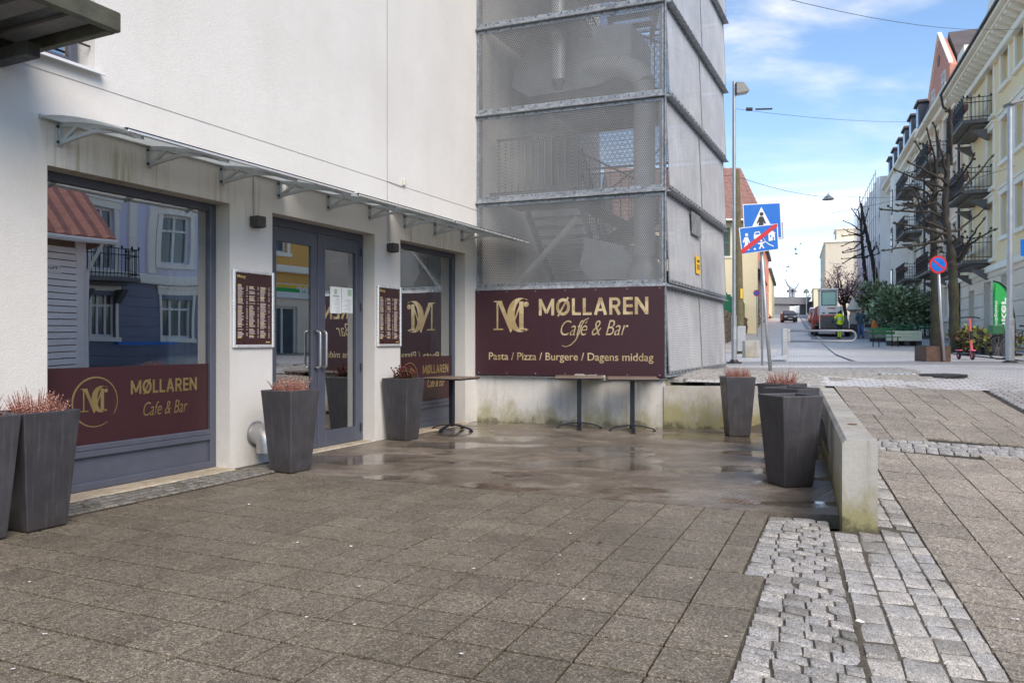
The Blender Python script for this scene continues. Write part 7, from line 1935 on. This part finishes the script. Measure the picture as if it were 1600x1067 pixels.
MB().prism([(-.8, -.18, .55), (.8, -.18, .55), (.8, -.10, 1.32), (-.8, -.10, 1.32)], (0, .015, 0)).build('ramp_mesh', MATS['trailer_steel'], t)
MB().box(-.04, .04, 3.2, 4.4, .42, .52).build('drawbar', MATS['trailer_steel'], t)
t = thing('mini_excavator', 'white and red mini excavator with square cab standing on the trailer', 'excavator', g + Vector((0, .35, .53)), ex)
for s_ in (-1, 1):
    b = MB(); b.prism([(s_ * .62 - .14, .15, .10), (s_ * .62 - .14, .3, 0), (s_ * .62 - .14, 1.9, 0), (s_ * .62 - .14, 2.05, .10), (s_ * .62 - .14, 2.05, .32), (s_ * .62 - .14, 1.9, .42), (s_ * .62 - .14, .3, .42), (s_ * .62 - .14, .15, .32)], (.28, 0, 0)); b.build('track', MATS['tyre'], t)
MB().bev(-.47, .47, .4, 1.8, .2, .5, .03).build('undercarriage', MATS['digger_red'], t)
b = MB(); b.prism([(-.72, .25, .52), (-.5, .05, .52), (.5, .05, .52), (.72, .25, .52), (.72, 1.7, .52), (-.72, 1.7, .52)], (0, 0, .36)); b.build('counterweight', MATS['digger_red'], t)
b = MB(); b.prism([(-.70, .22, .883), (-.5, .07, .883), (.5, .07, .883), (.70, .22, .883), (.70, 1.6, .883), (-.70, 1.6, .883)], (0, 0, .55)); b.build('engine_cover', MATS['digger_white'], t)
for (x0, x1, z0, z1) in ((-.18, .28, .95, 1.03), (-.55, -.40, .98, 1.04), (.5, .62, .94, 1.16)): MB().box(x0, x1, .045, .068, z0, z1).build('vent_grille', MATS['tyre'], t)
MB().box(-.24, .24, .05, .066, 1.28, 1.34).build('lettering_strip', MATS['tail_red'], t)
b = MB(); c0, c1, y0_, y1_, z0_, z1_ = -.66, .42, .45, 1.65, 1.44, 2.52
for (x, y) in ((c0, y0_), (c1 - .09, y0_), (c0, y1_ - .09), (c1 - .09, y1_ - .09)): b.bev(x, x + .09, y, y + .09, z0_, z1_, .01)
b.bev(c0 - .04, c1 + .04, y0_ - .05, y1_ + .05, z1_ + .001, z1_ + .10, .03); b.bev(c0 + .09, c1 - .09, y0_ + .01, y0_ + .08, z0_, z0_ + .10, .01); b.bev(c0 + .09, c1 - .09, y0_ + .01, y0_ + .08, z1_ - .1, z1_, .01)
b.build('cab', MATS['digger_white'], t)
MB().box(c0 + .09, c1 - .09, y0_ + .03, y0_ + .045, z0_ + .1, z1_ - .1).build('rear_window', mat('cab_glass', srgb(150, 190, 180), .08, var=.05), t)
m = MB(); m.box(c0 + .075, c0 + .115, y0_ - .01, y0_ + .03, z0_ + .06, z1_ - .06); m.box(c1 - .115, c1 - .075, y0_ - .01, y0_ + .03, z0_ + .06, z1_ - .06); m.box(c0 + .115, c1 - .115, y0_ - .01, y0_ + .03, z0_ + .06, z0_ + .1); m.box(c0 + .115, c1 - .115, y0_ - .01, y0_ + .03, z1_ - .1, z1_ - .06); m.build('window_seal', MATS['tyre'], t)
MB().bev(-.30, .10, .75, 1.1, z0_ + .05, z0_ + .62, .05).build('seat', MATS['tyre'], t)
MB().tube([(0.1, 1.6, .8), (.1, 2.6, 1.9), (.1, 3.3, 1.5), (.1, 3.5, .6)], [.12, .11, .09, .07], 8).build('boom', MATS['digger_red'], t)
# parasol, folded, by the blossom tree
mat('parasol_cloth', srgb(206, 204, 186), .85, var=.08, scale=3)
Y = 55.0; X = (1333 - 800) / FPX * Y; g = Vector((X, Y, zg(X, Y))); t = thing('folded_parasol', 'folded pale parasol on a grey stand behind the two people', 'parasol', g)
MB().tube([(0, 0, 0), (0, 0, 2.3)], .03, 8).build('pole', MATS['pole_galv'], t); MB().lathe([(.30, .75), (.26, 1.2), (.20, 1.6), (.48, 1.75), (.30, 2.1), (.04, 2.6)], 12).build('cloth', MATS['parasol_cloth'], t); MB().bev(-.5, .5, -.3, .3, 0, .72, .03).build('stand', MATS['trailer_steel'], t)
# ------------------------------------------------------------------ people
mat('hivis', srgb(214, 240, 36), .7, var=.08, scale=3); mat('jacket_dark', srgb(60, 82, 88), .7, var=.15, scale=4); mat('jeans', srgb(92, 118, 158), .8, var=.15, scale=5); mat('trousers_dark', srgb(54, 54, 58), .8, var=.1); mat('skin', srgb(206, 160, 140), .6); mat('hair_dark', srgb(58, 48, 44), .8, var=.2, scale=20); mat('shoe', srgb(46, 40, 38), .6); mat('reflex', (.70, .72, .70), .4)
def person(px, Y, H, label, joints, mats, rz, py=None):
    """one skinned surface grown over a posed skeleton; z in body heights, x right, y away"""
    X = (px - 800) / FPX * Y; g = Vector((X, Y, zg(X, Y) + .03))
    names = list(joints); vs = [Vector(joints[n][0]) * H for n in names]; rad = [joints[n][1] * H for n in names]; es = [(names.index(joints[n][2]), i) for i, n in enumerate(names) if joints[n][2]]
    me = bpy.data.meshes.new('person'); me.from_pydata(vs, es, []); o = bpy.data.objects.new('person', me); COL.objects.link(o)
    sk = o.modifiers.new('skin', 'SKIN'); sk.use_smooth_shade = True
    lay = me.skin_vertices[0] if me.skin_vertices else None
    if lay is None:
        bpy.context.view_layer.objects.active = o
    for i, r_ in enumerate(rad): me.skin_vertices[0].data[i].radius = (r_, r_ * joints[names[i]][3] if len(joints[names[i]]) > 3 else r_)
    me.skin_vertices[0].data[names.index('pelvis')].use_root = True
    o.modifiers.new('sub', 'SUBSURF').levels = 1; o.modifiers['sub'].render_levels = 1
    dg = bpy.context.evaluated_depsgraph_get(); dg.update(); m2 = bpy.data.meshes.new_from_object(o.evaluated_get(dg)); bpy.data.objects.remove(o)
    m2.materials.clear(); order = []
    for mm in mats: m2.materials.append(MATS[mm[0]])
    for p in m2.polygons:
        c = p.center / H
        for i, (nm, test) in enumerate(mats):
            if test(c): p.material_index = i; break
        p.use_smooth = True
    m2.name = 'person'; ob = link('person', m2, None, g); ob.rotation_euler = (0, 0, rz); tag(ob, label, 'person', None); return ob
def hand(j, side, base, d):
    """five short finger chains rooted in the palm"""
    bx, by, bz = base
    for k, (ox, l) in enumerate(((-.010, .030), (-.004, .034), (.002, .033), (.008, .027))):
        j[f'{side}f{k}a'] = ((bx + .004 * d, by + ox, bz - .018), .006, f'{side}hand'); j[f'{side}f{k}b'] = ((bx + .002 * d, by + ox, bz - .018 - l * .8), .0045, f'{side}f{k}a')
    j[f'{side}tha'] = ((bx - .006 * d, by - .016, bz - .006), .006, f'{side}hand'); j[f'{side}thb'] = ((bx - .008 * d, by - .026, bz - .024), .0045, f'{side}tha')
def body(armL, armR, legL, legR, lean=0.0, headturn=(0, 0), bulk=1.0):
    j = {'pelvis': ((0, 0, .53), .075 * bulk, None, .75), 'waist': ((lean * .3, 0, .60), .072 * bulk, 'pelvis', .75), 'chest': ((lean * .7, 0, .72), .090 * bulk, 'waist', .72), 'upper': ((lean, 0, .80), .075 * bulk, 'chest', .7), 'neck': ((lean * 1.1 + headturn[0] * .3, headturn[1] * .3, .855), .034, 'upper'), 'skull': ((lean * 1.1 + headturn[0], headturn[1], .905), .052, 'neck', 1.1), 'crown': ((lean * 1.1 + headturn[0], headturn[1] + .006, .962), .044, 'skull', 1.1), 'nose': ((lean * 1.1 + headturn[0], headturn[1] - .062, .915), .010, 'skull')}
    for s_, arm, d in (('l', armL, -1), ('r', armR, 1)):
        j[s_ + 'sho'] = ((lean + .095 * d, 0, .80), .045 * bulk, 'upper'); j[s_ + 'elb'] = (arm[0], .034 * bulk, s_ + 'sho'); j[s_ + 'wri'] = (arm[1], .024, s_ + 'elb')
        h = (arm[1][0] + (arm[1][0] - arm[0][0]) * .22, arm[1][1] + (arm[1][1] - arm[0][1]) * .22, arm[1][2] + (arm[1][2] - arm[0][2]) * .22); j[s_ + 'hand'] = (h, .020, s_ + 'wri', 1.3); hand(j, s_, h, d)
    for s_, leg, d in (('l', legL, -1), ('r', legR, 1)):
        j[s_ + 'hip'] = ((.052 * d, 0, .50), .062 * bulk, 'pelvis'); j[s_ + 'kne'] = (leg[0], .042, s_ + 'hip'); j[s_ + 'ank'] = (leg[1], .028, s_ + 'kne'); j[s_ + 'hee'] = ((leg[1][0], leg[1][1] + .01, .018), .022, s_ + 'ank'); j[s_ + 'toe'] = ((leg[1][0] + .012 * d, leg[1][1] - .085 * leg[2], .016), .018, s_ + 'hee', .8)
    return j
j = body(((-.145, .02, .66), (-.10, -.055, .565)), ((.15, .02, .66), (.105, -.055, .565)), ((-.058, -.01, .28), (-.062, .01, .05), 1), ((.062, -.02, .28), (.07, .0, .05), 1), bulk=1.14)
person(1344.5, 47.0, 1.76, 'person in dark jacket and blue jeans standing with hands in pockets', j, [('hair_dark', lambda c: c.z > .945 or (c.z > .88 and c.y > -.02)), ('skin', lambda c: c.z > .862), ('jacket_dark', lambda c: c.z > .475), ('jeans', lambda c: c.z > .055), ('shoe', lambda c: True)], R(-8))
j = body(((-.19, .0, .67), (-.245, .03, .555)), ((.16, .02, .665), (.155, .07, .56)), ((-.05, -.03, .28), (-.03, .01, .06), -1), ((.055, .04, .28), (.06, .05, .055), -1), lean=-.01, headturn=(.0, .03), bulk=1.12)
person(1311.5, 46.0, 1.70, 'person in yellow high-visibility jacket and trousers walking towards the trailer', j, [('hair_dark', lambda c: c.z > .875), ('hivis', lambda c: c.z > .845), ('skin', lambda c: c.z > .86 and abs(c.x) < .05), ('reflex', lambda c: (.60 < c.z < .622 or .68 < c.z < .70) and abs(c.x) < .12), ('hivis', lambda c: c.z > .47 and abs(c.x) < .19 and c.z > .5), ('trousers_dark', lambda c: c.z > .30 or abs(c.x) > .12), ('hivis', lambda c: c.z > .13), ('reflex', lambda c: c.z > .11), ('hivis', lambda c: c.z > .06), ('shoe', lambda c: True)], R(6))
# ------------------------------------------------------------------ houses across the square, seen mirrored in the shop windows
mat('clapboard', srgb(246, 244, 248), .7, var=.06, scale=2); mat('wall_lilac', srgb(226, 222, 238), .8, var=.05, scale=.6); mat('wall_blue', srgb(132, 136, 152), .75, var=.08, scale=.8); mat('wall_amber', srgb(226, 178, 100), .8, var=.05, scale=.5); mat('awning_blue', srgb(30, 120, 210), .6)
mat('tile_red', srgb(164, 112, 96), .75, var=.2, scale=6)
g = Vector((10.6, 9.0, zplaza(10.6, 9) - .3)); t = thing('clapboard_house', 'white clapboard house with red tiled roof, seen mirrored in the large shop window', 'building', g, R(90 - 6))
# local x runs along +Y (away), y faces the cafe (-X)
H = 4.05; L = 9.0
b = MB(); b.box(-L, 0, -7, -.03, -.5, H); b.build('wall', MATS['wall_brown'], t)  # brown backing darkens the board gaps, standing in for lap shadow lines
for k in range(24): MB().prism([(0, -.022, k * .165 - .2), (0, .055, k * .165 - .2), (0, .035, k * .165 - .058), (0, -.022, k * .165 - .058)], (-L + .2, 0, 0), Matrix.Translation((-.2, 0, 0))).build('board', MATS['clapboard'], t)
MB().bev(-.2, .03, -.2, .05, -.5, H, .01).build('corner_board', MATS['clapboard'], t)
MB().prism([(-L - .3, .55, H - .12), (-L - .3, -3.5, H + 2.4), (-L - .3, -7.5, H - .12)], (L + .9, 0, 0)).build('roof', MATS['tile_red'], t)
for k in range(11):
    y0 = .60 - k * .38; z0 = H - .10 + k * .235; cm = MB(); vs = []; nc = 60
    for i in range(nc + 1):
        x = -L - .3 + (L + .9) * i / nc; w_ = .05 * abs(math.sin(i * 1.57)); vs += [(x, y0, z0 + .03 + w_), (x, y0 - .42, z0 + .29 + w_), (x, y0 + .0, z0 - .03 + w_)]
    cm.add(vs, [(3 * i, 3 * i + 1, 3 * i + 4, 3 * i + 3) for i in range(nc)] + [(3 * i + 2, 3 * i, 3 * i + 3, 3 * i + 5) for i in range(nc)]); cm.build('tile_course', MATS['tile_red'], t)
MB().tube([(-L, .66, H - .16), (.6, .66, H - .16)], .065, 8).build('gutter', MATS['sign_white'], t); MB().tube([(.25, .62, H - .2), (.05, .1, H - .9), (.05, .09, -.4)], .045, 8).build('downpipe', MATS['sign_white'], t)
o = MB().box(-1.75, -.55, .03, .045, H - 1.0, H - .78).build('street_name_plate', MATS['sign_white'], t); text_at('lettering', 'Thormøhlens gate', MATS['sign_black'], o, frameM((-.62, .046, H - .94), (-1, 0, 0), (0, 0, 1)), 1.05, .12, extrude=.001)
g = Vector((17.6, 8.6, .2)); t = thing('lilac_house', 'lilac house with blue ground floor, seen mirrored in the large shop window', 'building', g, math.atan2(1, .3636)); L = 8.4; z1 = 3.5 - .2
hu = [(2.1, 2.95, 3.6, 5.8), (4.9, 6.0, 4.0, 5.8), (2.1, 2.95, 6.9, 9.0), (4.9, 6.0, 7.2, 9.1)]; hl = [(2.1, 3.05, 1.2, 2.85), (4.9, 6.3, 1.2, 2.85)]
b = MB(); b.wall(-3.0, L, z1, 7.6, -.3, 0, hu[:2]); b.box(-3, L, -9, -.31, 0, 7.6); b.build('wall', MATS['wall_lilac'], t)
b = MB(); b.wall(-3.0, L, -.5, z1 - .002, -.3, .03, hl); b.build('ground_floor', MATS['wall_blue'], t)
for k in range(9): MB().bev(-3, L, .031, .05, -.2 + k * .36, .14 + k * .36, .012).build('blue_board', MATS['wall_blue'], t) if k not in (3, 4, 5, 6, 7) else [MB().bev(a, c, .031, .05, -.2 + k * .36, .14 + k * .36, .012).build('blue_board', MATS['wall_blue'], t) for a, c in ((-3, 2.1), (3.05, 4.9), (6.3, L))]
for h in hu[:2]: win(t, *h, -.05, sur=.18)
for h in hl: win(t, *h, -.05, mull=2, sur=.10)
for x in (3.7, 4.5, 6.65): MB().bev(x - .16, x + .16, -.02, .12, z1 + .3, 7.3, .03).build('pilaster', MATS['trim_white'], t)
MB().bev(-3, L + .1, -.02, .25, z1 - .1, z1 + .25, .04).build('string_course', MATS['trim_white'], t); MB().bev(-3, L + .1, -.02, .6, 7.602, 7.95, .04).build('cornice', MATS['trim_white'], t); MB().bev(-3, L + .1, -.02, .2, 6.9, 7.1, .03).build('sill_band', MATS['trim_white'], t)
balcony(t, 1.4, 3.5, 3.3, .9, False)
MB().box(2.6, 5.0, .6, .9, .95, 1.05).build('blue_shelf', MATS['awning_blue'], t)
g = Vector((17.6, 8.6, 0)) + Vector((.3636, 1, 0)).normalized() * 8.5; g.z = .2; t = thing('amber_shop', 'amber shop house with striped sign band, seen mirrored in the entrance door', 'building', g, math.atan2(1, .3636)); L = 9.0
h1 = [(.6, 2.9, .3, 2.6), (3.6, 6.3, .3, 2.6)]; h2 = [(1.2, 2.3, 4.9, 6.9), (4.4, 5.5, 4.9, 6.9)]
b = MB(); b.wall(0, L, 3.6, 7.8, -.3, 0, h2); b.box(0, L, -8, -.31, 0, 7.8); b.build('wall', MATS['wall_amber'], t); b = MB(); b.wall(0, L, 0, 3.598, -.3, .03, h1); b.build('ground_floor', MATS['wall_stone'], t)
for h in h1: win(t, *h, -.05, mull=2, trans=0)
for h in h2: win(t, *h, -.05, sur=.15)
MB().bev(0, L, -.02, .3, 4.05, 4.35, .04).build('string_course', MATS['trim_white'], t)
sgn = MB().bev(.3, L - .3, .035, .16, 2.95, 3.55, .02).build('sign_band', MATS['sign_white'], t); MB().box(.3, L - .3, .161, .165, 3.40, 3.54).build('stripe', MATS['sign_yellow'], sgn); MB().box(.3, L - .3, .161, .165, 3.22, 3.39).build('stripe', MATS['flag_green'], sgn)
text_at('lettering', 'joker', MATS['sign_white'], sgn, frameM((4.4, .17, 3.0), (-1, 0, 0), (0, 0, 1)), 1.7, .62, bold=.02, extrude=.02)
MB().lathe([(.11, 0), (.11, .03)], 14, M=Matrix.Translation((4.15, .17, 3.55)) @ Matrix.Rotation(R(-90), 4, 'X')).build('i_dot', MATS['sign_red'], sgn)
